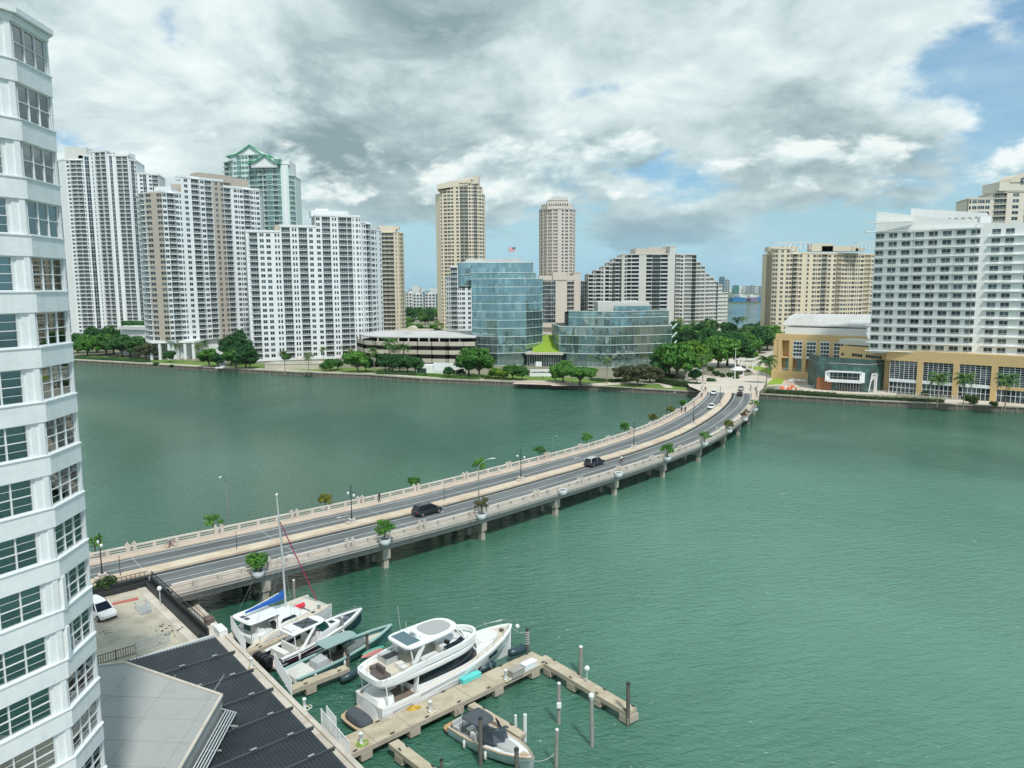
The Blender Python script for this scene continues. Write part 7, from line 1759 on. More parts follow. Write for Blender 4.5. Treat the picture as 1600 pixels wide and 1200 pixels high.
for a, b in zip(wp[:-1], wp[1:]): m.beam(a, b, .06, .06); m.beam((a[0]-(.95 if 0 < wp.index(a) < 4 else .25), a[1]*.9, 2.4), (b[0]-(.95 if 0 < wp.index(b) < 4 else .25), b[1]*.9, 2.4), .06, .06)
m.build('windscreen_frame', [BLACKP], S_)
o = sym([(5.6, .75), (7.4, .55), (7.9, .3)]); m = MB(); shell(m, [(1.3, o), (1.5, scale_o(o, .95, .9))]); m.build('bow_sunpad', [GREYP], S_)
m = MB(); m.box(8.3, 9.0, -.3, .3, 1.47, 1.50); m.build('bow_locker', [TEAK], S_)
for a, b, lab in (((-.1, 78.4, 2.9), (1.5, 78.6, 2.3), 'mooring line from the yacht bow to the rope wrapped piling'), ((1.4, 57.4, 1.3), (3.5, 58.5, 1.2), 'slack mooring line from the small motorboat bow to the pale piling'), ((-4.2, 64.3, .8), (-5.2, 65.6, 1.3), 'short mooring line from the small motorboat stern to the dock'), ((-11.9, 62.6, 2.1), (-10.9, 63.9, 1.4), 'mooring line from the yacht stern to the dock')):
    o = moor(None, a, b, .35); o.name = 'mooring_line'; tag(o, lab, 'rope')
m = MB(); m.lathe([(.02, 0), (.2, .1), (.26, .3), (.18, .5), (.02, .58)], n=10); o = m.build('buoy', [CUSH]); o.location = (.45, 78.7, 2.6); tag(o, 'small white buoy hanging off the yacht bow', 'buoy')
# ================================================================== VEHICLES
TYRE = mat('tyre_rubber', (.015, .015, .016), .8); RIM = mat('wheel_rim', (.35, .36, .37), .35, metal=.7); HL = mat('headlight_lens', (.60, .62, .62), .1); TL = mat('tail_light_lens', (.35, .015, .02), .2); CGL = mat('car_glass', (.008, .012, .016), .04)
def car(name, label, kind, paint, loc, rz, group=None, roofm=None):
    t = thing(name, label, kind if kind != 'suv' else 'SUV', loc, rz, group)
    suv = kind == 'suv'; L = 5.1 if suv else 4.7; W = .98 if suv else .92; H = 1.82 if suv else 1.44; bz = 1.05 if suv else .92
    # body lower: stations x, half width, z belt
    x0 = -L/2
    prof = ([(0, .80, .55, .95), (.12, .93, .38, 1.02), (.9, 1.0, .30, 1.06), (2.6, 1.0, .28, 1.05), (3.7, .99, .28, 1.02), (4.6, .93, .32, .96), (5.0, .80, .42, .82), (5.1, .70, .50, .74)] if suv else
            [(0, .78, .48, .84), (.12, .90, .36, .90), (.9, 1.0, .26, .92), (2.4, 1.0, .24, .90), (3.4, .99, .24, .86), (4.2, .92, .28, .76), (4.6, .80, .36, .64), (4.7, .72, .42, .58)])
    m = MB(); R = []
    for x, w, zb, zt in prof:
        w *= W; R.append([(x0+x, -w*.94, zb), (x0+x, w*.94, zb), (x0+x, w, (zb+zt)/2), (x0+x, w*.93, zt-.04), (x0+x, w*.80, zt), (x0+x, -w*.80, zt), (x0+x, -w*.93, zt-.04), (x0+x, -w, (zb+zt)/2)])
    m.rings(R, sm=False); m.build('body', [paint], t)
    ca = [(.15, .78, bz-.02), (.5, .74, H-.12), (1.2, .70, H), (2.6, .69, H-.02), (3.15, .66, H-.16), (3.95, .74, bz-.04)] if suv else [(.55, .74, bz-.04), (1.25, .66, H-.08), (1.9, .64, H), (2.6, .64, H-.03), (2.95, .66, H-.12), (3.65, .74, bz-.05)]
    m = MB(); R = []
    for x, w, zt in ca: R.append([(x0+x, -W*.88, bz-.08), (x0+x, W*.88, bz-.08), (x0+x, w*W*1.08, zt-.02), (x0+x, w*W*.9, zt), (x0+x, -w*W*.9, zt), (x0+x, -w*W*1.08, zt-.02)])
    m.rings(R); m.build('cabin_glass', [CGL], t)
    m = MB(); a = ca[1]; b = ca[4]; m.rings([[(x0+x, -w*W*.98, z-.03), (x0+x, w*W*.98, z-.03), (x0+x, w*W*.92, z+.035), (x0+x, -w*W*.92, z+.035)] for x, w, z in ca[1:5]])
    for sg in (1, -1):
        for x, z in ((ca[0][0]+.05, bz-.05), (2.35, bz), (ca[5][0]-.02, bz-.05)):
            tx = {0: ca[1][0], 1: 2.4, 2: ca[4][0]}[0 if x < 1 else (1 if x < 3 else 2)]; m.beam((x0+x, sg*W*.90, z), (x0+tx, sg*W*.72, H-.12), .10, .05)
    m.build('roof', [roofm or paint], t)
    for x in (.95, L-.95):
        for sg in (1, -1):
            r = .38 if suv else .34; w = MB(); w.rings([[(x0+x+q*math.cos(2*PI*k/14), sg*yy, r+q*math.sin(2*PI*k/14)) for k in range(14)] for q, yy in ((r*.9, W-.22), (r, W-.18), (r, W-.02), (r*.88, W+.01))]); wo = w.build('wheel', [TYRE], t)
            w = MB(); w.rings([[(x0+x+q*math.cos(2*PI*k/10), sg*yy, r+q*math.sin(2*PI*k/10)) for k in range(10)] for q, yy in ((r*.62, W-.03), (r*.6, W+.022))]); w.build('rim', [RIM], wo)
    for sg in (1, -1):
        m = MB(); m.obox((x0+L-.16, sg*W*.62, (prof[-1][2]+prof[-1][3])/2+.10), (.2, .36, .14), sg*-.35); m.build('headlight', [HL], t)
        m = MB(); m.obox((x0+.04, sg*W*.68, prof[0][3]-.12), (.12, .34, .2), sg*.2); m.build('tail_light', [TL], t)
        m = MB(); m.obox((x0+3.2, sg*(W+.06), bz), (.16, .2, .13)); m.build('wing_mirror', [paint], t)
    return t
CARP = {k: mat('car_paint_'+k, c, .22, .02, 1, coat=.6) for k, c in dict(black=(.012, .018, .022), navy=(.016, .024, .04), white=(.78, .79, .79), silver=(.45, .47, .48), maroon=(.03, .012, .018), red=(.5, .05, .04)).items()}
def on_bridge(px, py, z=ZD): x, y = G(px, py, z); s_ = s_near(x, y); p, a = bp(s_, 0, z); return Vector((x, y, z+.01)), a
p, a = on_bridge(668, 803); car('suv', 'black SUV driving away on the near carriageway, left of the other SUV', 'suv', CARP['black'], p, a)
p, a = on_bridge(929, 727); car('suv', 'dark navy SUV with grey roof driving on the near carriageway beside the cyclist', 'suv', CARP['navy'], p, a, roofm=CARP['silver'])
p, a = on_bridge(1112, 638); car('car', 'white sedan approaching on the far carriageway, nearer of the two white ones', 'sedan', CARP['white'], p, a+PI)
p, a = on_bridge(1115, 616); car('car', 'white sedan just leaving the plaza onto the far carriageway', 'sedan', CARP['white'], p, a+PI)
p, a = on_bridge(1156, 618); car('car', 'dark car with brake lights where the bridge asphalt meets the plaza', 'sedan', CARP['maroon'], p, a)
p, a = on_bridge(1158, 609); car('car', 'silver car entering the plaza ahead of the dark car', 'sedan', CARP['silver'], p, a)
car('suv', 'white SUV parked on the rooftop terrace behind the white tower', 'suv', CARP['white'], at(155, 962, 4.5), rad(-35))
for px, py, c, rz, lab in ((1102, 575, 'white', .2, 'white car parked under the trees left of the roundabout island'), (1096, 580, 'silver', .1, 'silver car parked under the trees just left of the white one'), (1166, 582, 'navy', 2.0, 'dark car turning on the plaza right of the gatehouse')):
    x, y = G(px, py, ZL); car('car', lab, 'sedan', CARP[c], (x, y, ZL+.03), rz)

# ================================================================== PEOPLE
def person_mesh(pose, shirt, trousers):
    SKIN_ = mat('skin', (.38, .23, .16), .6); HAIR = mat('dark_hair', (.02, .015, .012), .8)
    J = {'pel': (0, 0, .93), 'che': (.02, 0, 1.32), 'nek': (.02, 0, 1.5), 'hea': (.04, 0, 1.64), 'top': (.03, 0, 1.74)}
    if pose == 'walk': leg = ((.22, -.02), (-.24, -.12)); arm = ((-.16, -.2), (.16, .26)); kn = ((.16, .48), (-.04, .48)); ft = ((.30, .07), (-.34, .10)); lean = 0
    elif pose == 'stand': kn = ((.01, .48), (.0, .48)); ft = ((.02, .06), (.0, .06)); arm = ((.0, .05), (.02, .12)); lean = 0
    else: kn = ((.34, .72), (.30, .50)); ft = ((.22, .32), (.10, .16)); arm = ((.28, .52), (.28, .52)); lean = .32
    V = [J['pel'], (.02+lean*.6, 0, 1.28-lean*.25), (.03+lean*.9, 0, 1.47-lean*.4), (.06+lean*1.05, 0, 1.60-lean*.4), (.05+lean*1.1, 0, 1.72-lean*.42)]
    R = [(.15, .13), (.18, .12), (.065, .065), (.095, .10), (.06, .07)]; E = [(0, 1), (1, 2), (2, 3), (3, 4)]
    for i, sg in enumerate((1, -1)):
        b = len(V); V += [(0, sg*.09, .88), (kn[i][0], sg*.11, kn[i][1]), (ft[i][0]-.03, sg*.11, ft[i][1]+.03), (ft[i][0]+.13, sg*.13, ft[i][1])]; R += [(.10, .10), (.065, .065), (.045, .045), (.04, .03)]; E += [(0, b), (b, b+1), (b+1, b+2), (b+2, b+3)]
        b = len(V); sh = (V[1][0]+.02+lean*.2, sg*.19, 1.42-lean*.35); V += [sh, (sh[0]+arm[i][0]*.5-.02, sg*.25, sh[2]-.27+(lean*.12)), (sh[0]+arm[i][1]*.8, sg*.24, sh[2]-.52+(lean*.5)), (sh[0]+arm[i][1]*.9+.03, sg*.23, sh[2]-.60+(lean*.5))]; R += [(.06, .06), (.045, .045), (.032, .032), (.035, .02)]; E += [(1, b), (b, b+1), (b+1, b+2), (b+2, b+3)]
    me = bpy.data.meshes.new('p'); me.from_pydata(V, E, []); o = bpy.data.objects.new('p', me); C.objects.link(o)
    sk = o.modifiers.new('s', 'SKIN'); o.modifiers.new('b', 'SUBSURF').levels = 1
    for v, r in zip(me.skin_vertices[0].data, R): v.radius = r
    me.skin_vertices[0].data[0].use_root = True
    dg = bpy.context.evaluated_depsgraph_get(); out = bpy.data.meshes.new_from_object(o.evaluated_get(dg)); bpy.data.objects.remove(o); bpy.data.meshes.remove(me)
    out.name = 'person'; out.materials.clear()
    for m_ in (SKIN_, HAIR, shirt, trousers): out.materials.append(m_)
    hz = V[3][2]
    for p in out.polygons:
        c = p.center; p.use_smooth = True
        if c.z > hz-.12 and abs(c.y) < .13: p.material_index = 1 if (c.z > hz+.04 or c.x < V[3][0]-.02) else 0
        elif c.z > .9 and (abs(c.y) < .235 or c.z > 1.2): p.material_index = 2
        elif c.z < .9 and abs(c.y) < .2: p.material_index = 3 if c.z > .12 else 1
        else: p.material_index = 0
    return out
SH = [mat('shirt_dark', (.03, .035, .04), .8), mat('shirt_white', (.62, .62, .60), .8), mat('shirt_red', (.40, .06, .06), .8), mat('trousers_dark', (.025, .027, .035), .8), mat('shorts_grey', (.16, .17, .19), .8)]
PME = {('walk', 0): person_mesh('walk', SH[0], SH[3]), ('walk', 1): person_mesh('walk', SH[1], SH[4]), ('stand', 2): person_mesh('stand', SH[2], SH[3]), ('stand', 0): person_mesh('stand', SH[0], SH[3]), ('ride', 1): person_mesh('ride', SH[1], SH[3])}
def person(pose, k, p, rz, label, group=None):
    o = obj_from(PME[(pose, k)], 'person', None, p, rz); tag(o, label, 'person', group); return o
def bstand(px, py, d, z=ZD+.16): x, y = G(px, py, z); s_ = s_near(x, y); return bp(s_, d, z)
p, a = bstand(586, 783, 7.6); person('walk', 0, p, a, 'person in dark clothes walking on the far sidewalk right of the left-hand lamp')
p, a = bstand(267, 852, 7.6); person('walk', 1, p, a+PI, 'person in pale shirt by the bicycle on the far sidewalk near the tower')
for i, (px, py, k, lab) in enumerate(((1066, 644, 0, 'person in dark clothes leading the strolling group on the far sidewalk'), (1070, 643, 1, 'person in pale shirt in the middle of the strolling group'), (1074, 645, 0, 'person in dark clothes at the back of the strolling group'))):
    p, a = bstand(px, py, 7.0+i*.5); person('walk', k, p, a, lab, 'group strolling on the far sidewalk')
p, a = bstand(1099, 622, 7.6); person('walk', 0, p, a+PI, 'person in dark clothes walking where the far sidewalk meets the plaza'); p, a = bstand(1108, 612, 7.6); person('stand', 0, p, a, 'person in dark clothes standing at the plaza end of the far sidewalk')
x, y = G(1173, 609, ZL+2.3); person('walk', 0, (x, y, ZD+.02), 2, 'person in black crossing the pale plaza ahead of the cars')
x, y = G(1250, 612, ZL); person('walk', 1, (x, y, ZL+.02), 1, 'person walking near the orange barriers by the hotel quay')
x, y = G(848, 593, ZL); person('walk', 0, (x, y, ZL+.02), 0, 'person walking the waterside path in front of the glass offices')
x, y = G(965, 590, ZL); person('stand', 2, (x, y, ZL+.02), 0, 'person in red top on the path below the low glass offices')
def bicycle(p, rz, lab, lean=0):
    t = thing('bicycle', lab, 'bicycle', p, rz); t.rotation_euler = (lean, 0, rz)
    for x in (-.52, .52):
        m = MB(); m.rings([[(x+r*math.cos(2*PI*k/16), w, .34+r*math.sin(2*PI*k/16)) for k in range(16)] for r, w in ((.30, 0), (.34, .025), (.34, -.025), (.30, 0))], cap=False); m.build('wheel', [TYRE], t)
    m = MB(); 
    for a_, b_ in (((-.52, 0, .34), (-.1, 0, .34)), ((-.1, 0, .34), (-.22, 0, .85)), ((-.52, 0, .34), (-.2, 0, .75)), ((-.1, 0, .34), (.38, 0, .78)), ((-.2, 0, .78), (.38, 0, .85)), ((.36, 0, .92), (.52, 0, .34))): m.tube([a_, b_], .02, 5)
    m.build('frame', [CARP['red']], t); m = MB(); m.tube([(.34, -.25, .98), (.34, .25, .98)], .018, 5); m.build('handlebar', [BLACKP], t); m = MB(); m.obox((-.22, 0, .9), (.26, .12, .06)); m.build('saddle', [BLACKP], t)
p, a = on_bridge(971, 724); bicycle(p, a, 'bicycle ridden on the near carriageway right of the navy SUV'); person('ride', 1, p+Vector((-.25*math.cos(a), -.25*math.sin(a), .08)), a, 'cyclist in white shirt riding on the near carriageway ahead of the navy SUV')
p, a = bstand(265, 854, 7.2); bicycle(p, a, 'red bicycle parked on the far sidewalk near the white tower')

# ================================================================== VEGETATION
def leaf_mat(name, a, b, c):
    m = bpy.data.materials.new(name); m.use_nodes = True; t = NT(m.node_tree); bs = t.n['Principled BSDF']
    pos = t.new('ShaderNodeNewGeometry').outputs['Position']; oi = t.new('ShaderNodeObjectInfo').outputs['Random']
    n = t.noise(pos, .55, 4, .65); f = t.math('ADD', n, t.math('MULTIPLY', t.math('SUBTRACT', oi, .5), .16))
    t.l.new(t.ramp(f, [(.34, a), (.5, b), (.66, c)]), bs.inputs['Base Color']); bs.inputs['Roughness'].default_value = .6; bs.inputs['Specular IOR Level'].default_value = .25
    tr = t.new('ShaderNodeBsdfTranslucent'); t.l.new(t.ramp(f, [(.34, b), (.66, c)]), tr.inputs[0]); mx = t.new('ShaderNodeMixShader', ins={0: .3, 1: bs.outputs[0], 2: tr.outputs[0]}); t.l.new(mx.outputs[0], t.n['Material Output'].inputs[0]); return m
LF_D = leaf_mat('leaves_dark', (0.02, 0.067, 0.027), (0.041, 0.134, 0.041), (0.085, 0.22, 0.055))
LF_M = leaf_mat('leaves_mid', (0.037, 0.116, 0.027), (0.079, 0.226, 0.041), (0.159, 0.354, 0.055))
LF_B = leaf_mat('leaves_bright', (.07, .16, .02), (.13, .27, .03), (.24, .40, .05))
LF_O = leaf_mat('leaves_olive', (0.055, 0.067, 0.034), (0.104, 0.116, 0.055), (0.171, 0.159, 0.073))
LF_P = leaf_mat('leaves_palm', (0.043, 0.116, 0.03), (0.098, 0.207, 0.055), (0.207, 0.305, 0.098))
LF_Y = leaf_mat('leaves_yellowish', (.09, .12, .02), (.16, .19, .03), (.26, .27, .05))
LF_H = leaf_mat('leaves_hedge', (.025, .06, .02), (.05, .11, .025), (.09, .16, .04))
def leaves(m, c, R, n, size, r, flat=1.0, hollow=.45):
    for _ in range(n):
        while True:
            v = Vector((r.uniform(-1, 1), r.uniform(-1, 1), r.uniform(-1, 1)))
            if hollow*hollow < v.length_squared < 1: break
        p = Vector((c[0]+v.x*R[0], c[1]+v.y*R[1], c[2]+v.z*R[2])); nrm = (v+Vector((r.gauss(0, .5), r.gauss(0, .5), r.gauss(.4, .5)))).normalized()
        a = nrm.orthogonal().normalized(); a.rotate(Matrix.Rotation(r.uniform(0, 6.28), 3, nrm)); b = nrm.cross(a); s = size*r.uniform(.6, 1.3)
        m.add([p-a*s-b*s*.55, p+a*s*.2-b*s*.7, p+a*s, p+b*s*.7-a*s*.1], ((0, 1, 2, 3),))
def broad_tree(seed, lm, h=9.0, cr=5.0, flat=.62, n=2600, size=.42, nb=16, trunk_h=.26, low=.12):
    r = random.Random(seed); t = thing('broadleaf_tree', 'x', 'tree'); m = MB(); zt = h*trunk_h
    m.tube([(0, 0, -.5), (.08, 0, zt*.6), (.1, .1, zt*1.2)], [cr*.085, cr*.06, cr*.05], 7)
    cl = []
    for i in range(nb):
        an = 2*PI*i/nb*2.4+r.uniform(-.3, .3); rr = cr*(.18+.62*math.sqrt(r.random())); z = zt+(h-zt)*(low+(.9-low)*r.random()*(1-(rr/cr)**2*.6))
        p = (rr*math.cos(an), rr*math.sin(an), z); s = cr*r.uniform(.26, .42); cl.append((p, s))
        m.tube([(.08, .05, zt*r.uniform(.7, 1.1)), (p[0]*.45, p[1]*.45, zt+(z-zt)*.55), p], [cr*.035, cr*.022, .03], 5)
    m.build('trunk', [BARK], t); m = MB()
    for p, s in cl: leaves(m, p, (s, s, s*flat), n//nb, size, r)
    leaves(m, (0, 0, zt+(h-zt)*.55), (cr*.75, cr*.75, (h-zt)*.38), n//6, size, r, hollow=.2)
    m.build('crown', [lm], t); return t
def palm(seed, h=10.0, n=18, fl=2.4, lm=None, droop=1.0, wd=.26):
    r = random.Random(seed); t = thing('palm_tree', 'x', 'palm tree'); m = MB(); bx, by = r.uniform(-.4, .4), r.uniform(-.4, .4)
    m.tube([(0, 0, -.5), (bx*.2, by*.2, h*.35), (bx*.6, by*.6, h*.7), (bx, by, h)], [.26, .19, .16, .14], 7); m.build('trunk', [mat('palm_trunk', (.24, .21, .17), .9, .15, 2)], t)
    m = MB()
    for i in range(n):
        an = 2*PI*i/n+r.uniform(-.15, .15); el = r.uniform(-.35, 1.15); pts = []
        for k in range(7):
            s = k/6; e = el-droop*1.5*s*s; pts.append((s, e))
        p = Vector((bx, by, h))
        for k in range(7):
            e = el-droop*1.5*(k/6)**1.6; d = Vector((math.cos(an)*math.cos(e), math.sin(an)*math.cos(e), math.sin(e))); q = p+d*fl/6
            side = Vector((-math.sin(an), math.cos(an), 0)); w = fl*wd*math.sin(PI*min(.98, (k+.7)/7.2))**.6
            if k:
                for sg in (1, -1):
                    for j in range(3):
                        a0 = p.lerp(q, j*.333); a1 = p.lerp(q, j*.333+.34); tip = p.lerp(q, j*.333+.6)+side*sg*w+Vector((0, 0, -w*r.uniform(.25, .7)))
                        m.add([a0, a1, tip], ((0, 1, 2),))
            p = q
    m.build('crown', [lm or LF_P], t); return t
def shrub(seed, R=(1.5, 1.5, 1.0), n=500, size=.22, lm=None, name='shrub', cat='shrub'):
    r = random.Random(seed); t = thing(name, 'x', cat); m = MB()
    for k in range(7): an = k*.9; m.tube([(0, 0, -.1), (R[0]*.4*math.cos(an), R[1]*.4*math.sin(an), R[2]*.9)], [.05, .02], 4)
    m.build('stem', [BARK], t); m = MB()
    for k in range(7): leaves(m, (r.uniform(-.45, .45)*R[0], r.uniform(-.45, .45)*R[1], R[2]*r.uniform(.6, 1.1)), (R[0]*.55, R[1]*.55, R[2]*.55), n//7, size, r, hollow=.3)
    m.build('foliage', [lm or LF_H], t); return t
TR = {'dark': [broad_tree(1, LF_D, 9, 4.8, n=3600, nb=22), broad_tree(2, LF_D, 10, 4.8, n=3600, nb=24)], 'mid': [broad_tree(3, LF_M, 8.5, 5, n=3600, nb=22), broad_tree(4, LF_M, 9.5, 5.2, n=3800, nb=26)], 'tall': [broad_tree(31, LF_D, 13, 4.2, .8, n=4200, nb=26, trunk_h=.2)], 'bright': [broad_tree(5, LF_B, 8, 5, .55, n=3000)],
      'olive': [broad_tree(6, LF_O, 7.5, 4.8, n=2100, size=.34, low=.1)], 'flat': [broad_tree(7, LF_M, 7.5, 7.0, .45, n=4200, nb=28, trunk_h=.36, low=.3)], 'palm': [palm(8, 10, 26, 3.1), palm(9, 11, 28, 2.9)], 'date': [palm(10, 11, 44, 4.2, LF_P, .9, .26)], 'bush': [shrub(11), shrub(12, (1.8, 1.6, 1.3), 700)], 'ball': [shrub(13, (1.2, 1.2, 1.5), 600, .2, LF_D)]}
USED = {}
def tree(kind, px, py, s, label, group=None, z=ZL, Y=None, back=None):
    if Y is None: x, y = G(px, py, z)
    else: x, y = X_(px, Y, py), Y
    L_ = TR[kind]; i = rnd.randrange(len(L_)); src = L_[i]; k = (kind, i)
    o = place(src, USED.get(k, False), (x, y, z), rnd.uniform(0, 6.28), s if isinstance(s, tuple) else (s*rnd.uniform(.95, 1.05), s*rnd.uniform(.95, 1.05), s*rnd.uniform(.92, 1.06)), label, group); USED[k] = True; return o
gL = 'trees along the far shore'
# left grove below the tall towers
for i, (px, py, s, kd, lab) in enumerate(((122, 552, 1.5, 'dark', 'dark tree touching the white tower edge at the left of the grove'), (137, 556, 1.5, 'mid', 'second tree from the left in the grove below the tall towers'), (152, 551, 1.6, 'dark', 'third tree from the left in the dense grove'), (166, 556, 1.45, 'mid', 'mid green tree in the middle of the dense grove'), (178, 553, 1.75, 'olive', 'olive brown feathery tree in the dense grove'),
                                          (191, 558, 1.55, 'dark', 'dark tree right of the olive one in the grove'), (204, 557, 1.7, 'olive', 'olive brown tree below the low white podium'), (216, 560, 1.4, 'dark', 'dark tree just left of the columned base'), (228, 563, 1.4, 'olive', 'last tree of the grove against the first column'), (145, 545, 1.3, 'tall', 'tall tree behind the middle of the grove, left one'), (172, 546, 1.3, 'tall', 'tall tree behind the middle of the grove, right one'), (196, 548, 1.2, 'tall', 'tree behind the grove near the podium'))):
    tree(kd, px, py, s, lab, gL)
for px, py, s, kd, lab in ((266, 566, .7, 'dark', 'small dark tree between the white columns'), (278, 562, .7, 'palm', 'palm between the columns of the brown striped tower'), (310, 566, .8, 'palm', 'palm right of the columned base'), (322, 560, .9, 'palm', 'taller palm right of the columned base'), (327, 573, 1.05, 'mid', 'round tree on the shore left of the white ramp path'), (340, 574, .8, 'dark', 'dark tree beside the small white ramp'), (349, 552, .75, 'palm', 'palm between the striped tower and stepped tower'),
                         (362, 572, 1.3, 'tall', 'tall dark tree left of the stepped white tower'), (375, 568, 1.45, 'tall', 'tallest dark tree left of the stepped white tower'), (384, 576, 1.25, 'dark', 'dark tree at the corner of the stepped white tower'), (369, 576, 1.1, 'mid', 'lower tree in the clump left of the stepped tower'), (391, 575, .7, 'dark', 'small tree at the foot of the stepped white tower'), (356, 560, .8, 'palm', 'palm rising behind the dark clump left of the stepped tower'),
                         (447, 566, .55, 'dark', 'wide low dark tree behind the pool wall'), (430, 576, .38, 'ball', 'left clipped ball tree below the pool wall'), (451, 577, .38, 'ball', 'right clipped ball tree below the pool wall'), (515, 580, .75, 'mid', 'bushy tree right of the pool terrace'), (528, 578, .6, 'dark', 'dark bush tree next to the pool stairs'),
                         (559, 582, 1.2, 'mid', 'big round tree in front of the garage corner'), (572, 581, .8, 'dark', 'dark tree tucked right of the big round tree'), (602, 581, .9, 'dark', 'left tree of the dark row below the garage'), (613, 582, .95, 'dark', 'second tree of the dark row below the garage'), (625, 582, .95, 'dark', 'third tree of the dark row below the garage'), (637, 582, 1.0, 'dark', 'fourth tree of the dark row below the garage'), (649, 583, .95, 'dark', 'right tree of the dark row below the garage'),
                         (702, 590, .55, 'dark', 'small dark tree in front of the white ramp'), (719, 588, .5, 'olive', 'thin feathery tree in front of the ramp'), (733, 588, 1.3, 'mid', 'big bright topped tree left of the blue office, left half'), (749, 590, 1.3, 'mid', 'big bright topped tree left of the blue office, right half'), (775, 592, .6, 'bright', 'yellow green bush tree below the blue office'), (787, 593, .6, 'bright', 'second yellow green bush tree below the blue office'), (801, 593, .75, 'mid', 'rounded tree in front of the entrance pavilion'), (815, 594, .65, 'dark', 'low dark tree left of the entrance steps'),
                         (880, 598, .95, 'mid', 'left crown of the wide tree pair below the low office'), (906, 602, 1.0, 'flat', 'wide flat crowned tree by the water below the low office'), (868, 596, .6, 'dark', 'low tree at the entrance steps, right side'),
                         (975, 598, 1.05, 'olive', 'grey olive feathery tree, left of the pair below the low office'), (996, 603, 1.25, 'olive', 'grey olive feathery tree with the widest crown'), (1015, 598, 1.0, 'olive', 'grey olive feathery tree, right of the pair'), (1030, 592, .9, 'dark', 'dark tree between feathery tree and the banyan'),
                         (1057, 592, 1.75, 'mid', 'large rounded tree left of the plaza'), (1072, 585, 1.95, 'bright', 'large bright crowned tree at the plaza edge'), (1046, 588, 1.6, 'dark', 'dark tree behind the large rounded tree'), (1085, 597, .6, 'dark', 'small dark tree by the plaza kerb'),
                         (1122, 575, 1.9, 'mid', 'huge banyan on the roundabout island, left trunk'), (1136, 572, 1.95, 'dark', 'huge banyan on the roundabout island, middle trunk'), (1150, 574, 1.7, 'dark', 'huge banyan on the roundabout island, right trunk'), (1163, 556, 1.7, 'mid', 'tree behind the roundabout island'), (1187, 552, 1.7, 'dark', 'dark tree left of the ochre hall, front'), (1199, 546, 1.4, 'dark', 'dark tree touching the ochre hall'), (1176, 565, .75, 'bright', 'small bright tree on the plaza edge'),
                         (1176, 540, 1.5, 'dark', 'dark tree deep behind the plaza, left'), (1206, 540, 1.4, 'mid', 'tree deep behind the plaza beside the hall')):
    tree(kd, px, py, s, lab, gL)
gP = 'palms along the far shore'
for px, py, s, lab in ((446, 584, .85, 'slim palm left of the pool terrace'), (482, 585, .88, 'slim palm in front of the pool terrace'), (505, 568, .72, 'palm at the right end of the pool terrace'), (547, 570, .7, 'palm at the left corner of the garage'), (585, 583, .95, 'palm in front of the garage, leftmost'), (608, 581, 1.35, 'tallest palm in front of the garage'), (617, 578, 1.1, 'palm right of the tallest one at the garage'), (632, 578, 1.1, 'palm in front of the garage, rightmost'), (948, 600, .85, 'slim palm in front of the low glass office'), (1098, 600, .95, 'palm in front of the plaza entrance'), (536, 560, .6, 'short palm beside the garage corner')):
    tree('palm', px, py, s, lab, gP)
tree('date', 1197, 604, .95, 'tall date palm where the bridge meets the quay', gP)
for px, py, lab in ((1464, 634, 'date palm in front of the hotel podium, left of three'), (1505, 637, 'date palm in front of the hotel podium, middle of three'), (1570, 640, 'date palm in front of the hotel podium, right of three')): tree('date', px, py, .82, lab, gP)
# background woods
ORD = ['first', 'second', 'third', 'fourth', 'fifth', 'sixth', 'seventh', 'eighth', 'ninth', 'tenth', 'eleventh', 'twelfth', 'thirteenth', 'fourteenth', 'fifteenth', 'sixteenth', 'seventeenth', 'eighteenth', 'nineteenth', 'twentieth']
def ordw(i): return ORD[i] if i < 20 else 'twenty-'+ORD[i-20] if i < 29 else 'last but %s' % ORD[i-29]
WN = {'dark': 'dark green', 'mid': 'mid green', 'palm': 'palm like', 'bright': 'bright green', 'tall': 'tall dark', 'olive': 'olive'}
def wood(pxs, kinds, s0, s1, y0, y1, where, group):
    for i, px in enumerate(sorted(pxs)):
        kd = rnd.choice(kinds); tree(kd, px, 510, rnd.uniform(s0, s1), '%s tree, %s from the left %s' % (WN[kd], ordw(i), where), group, Y=rnd.uniform(y0, y1))
wood([1046+i*3.3+rnd.uniform(-1.5, 1.5) for i in range(20)], ('dark', 'mid', 'palm', 'tall'), 1.1, 1.45, 430, 560, 'in the wood behind the low glass office', 'background trees of the island')
wood([1112+i*4.7+rnd.uniform(-2, 2) for i in range(21)], ('dark', 'mid', 'dark', 'palm'), 1.1, 1.5, 420, 600, 'in the wood beyond the banyan', 'background trees beyond the banyan')
wood([598+i*4.2+rnd.uniform(-2, 2) for i in range(26)], ('dark', 'mid', 'mid', 'palm'), .9, 1.3, 540, 900, 'in the greenery between the cream towers', 'trees between the cream towers')
wood([850+i*3.2 for i in range(10)], ('bright', 'mid', 'bright', 'palm'), .75, 1.0, 415, 470, 'behind the bright lawn roof', 'trees behind the lawn roof')
wood([630+i*4 for i in range(16)], ('dark', 'mid'), 1.5, 1.8, 900, 950, 'below the pale far offices', 'distant trees below the far offices')
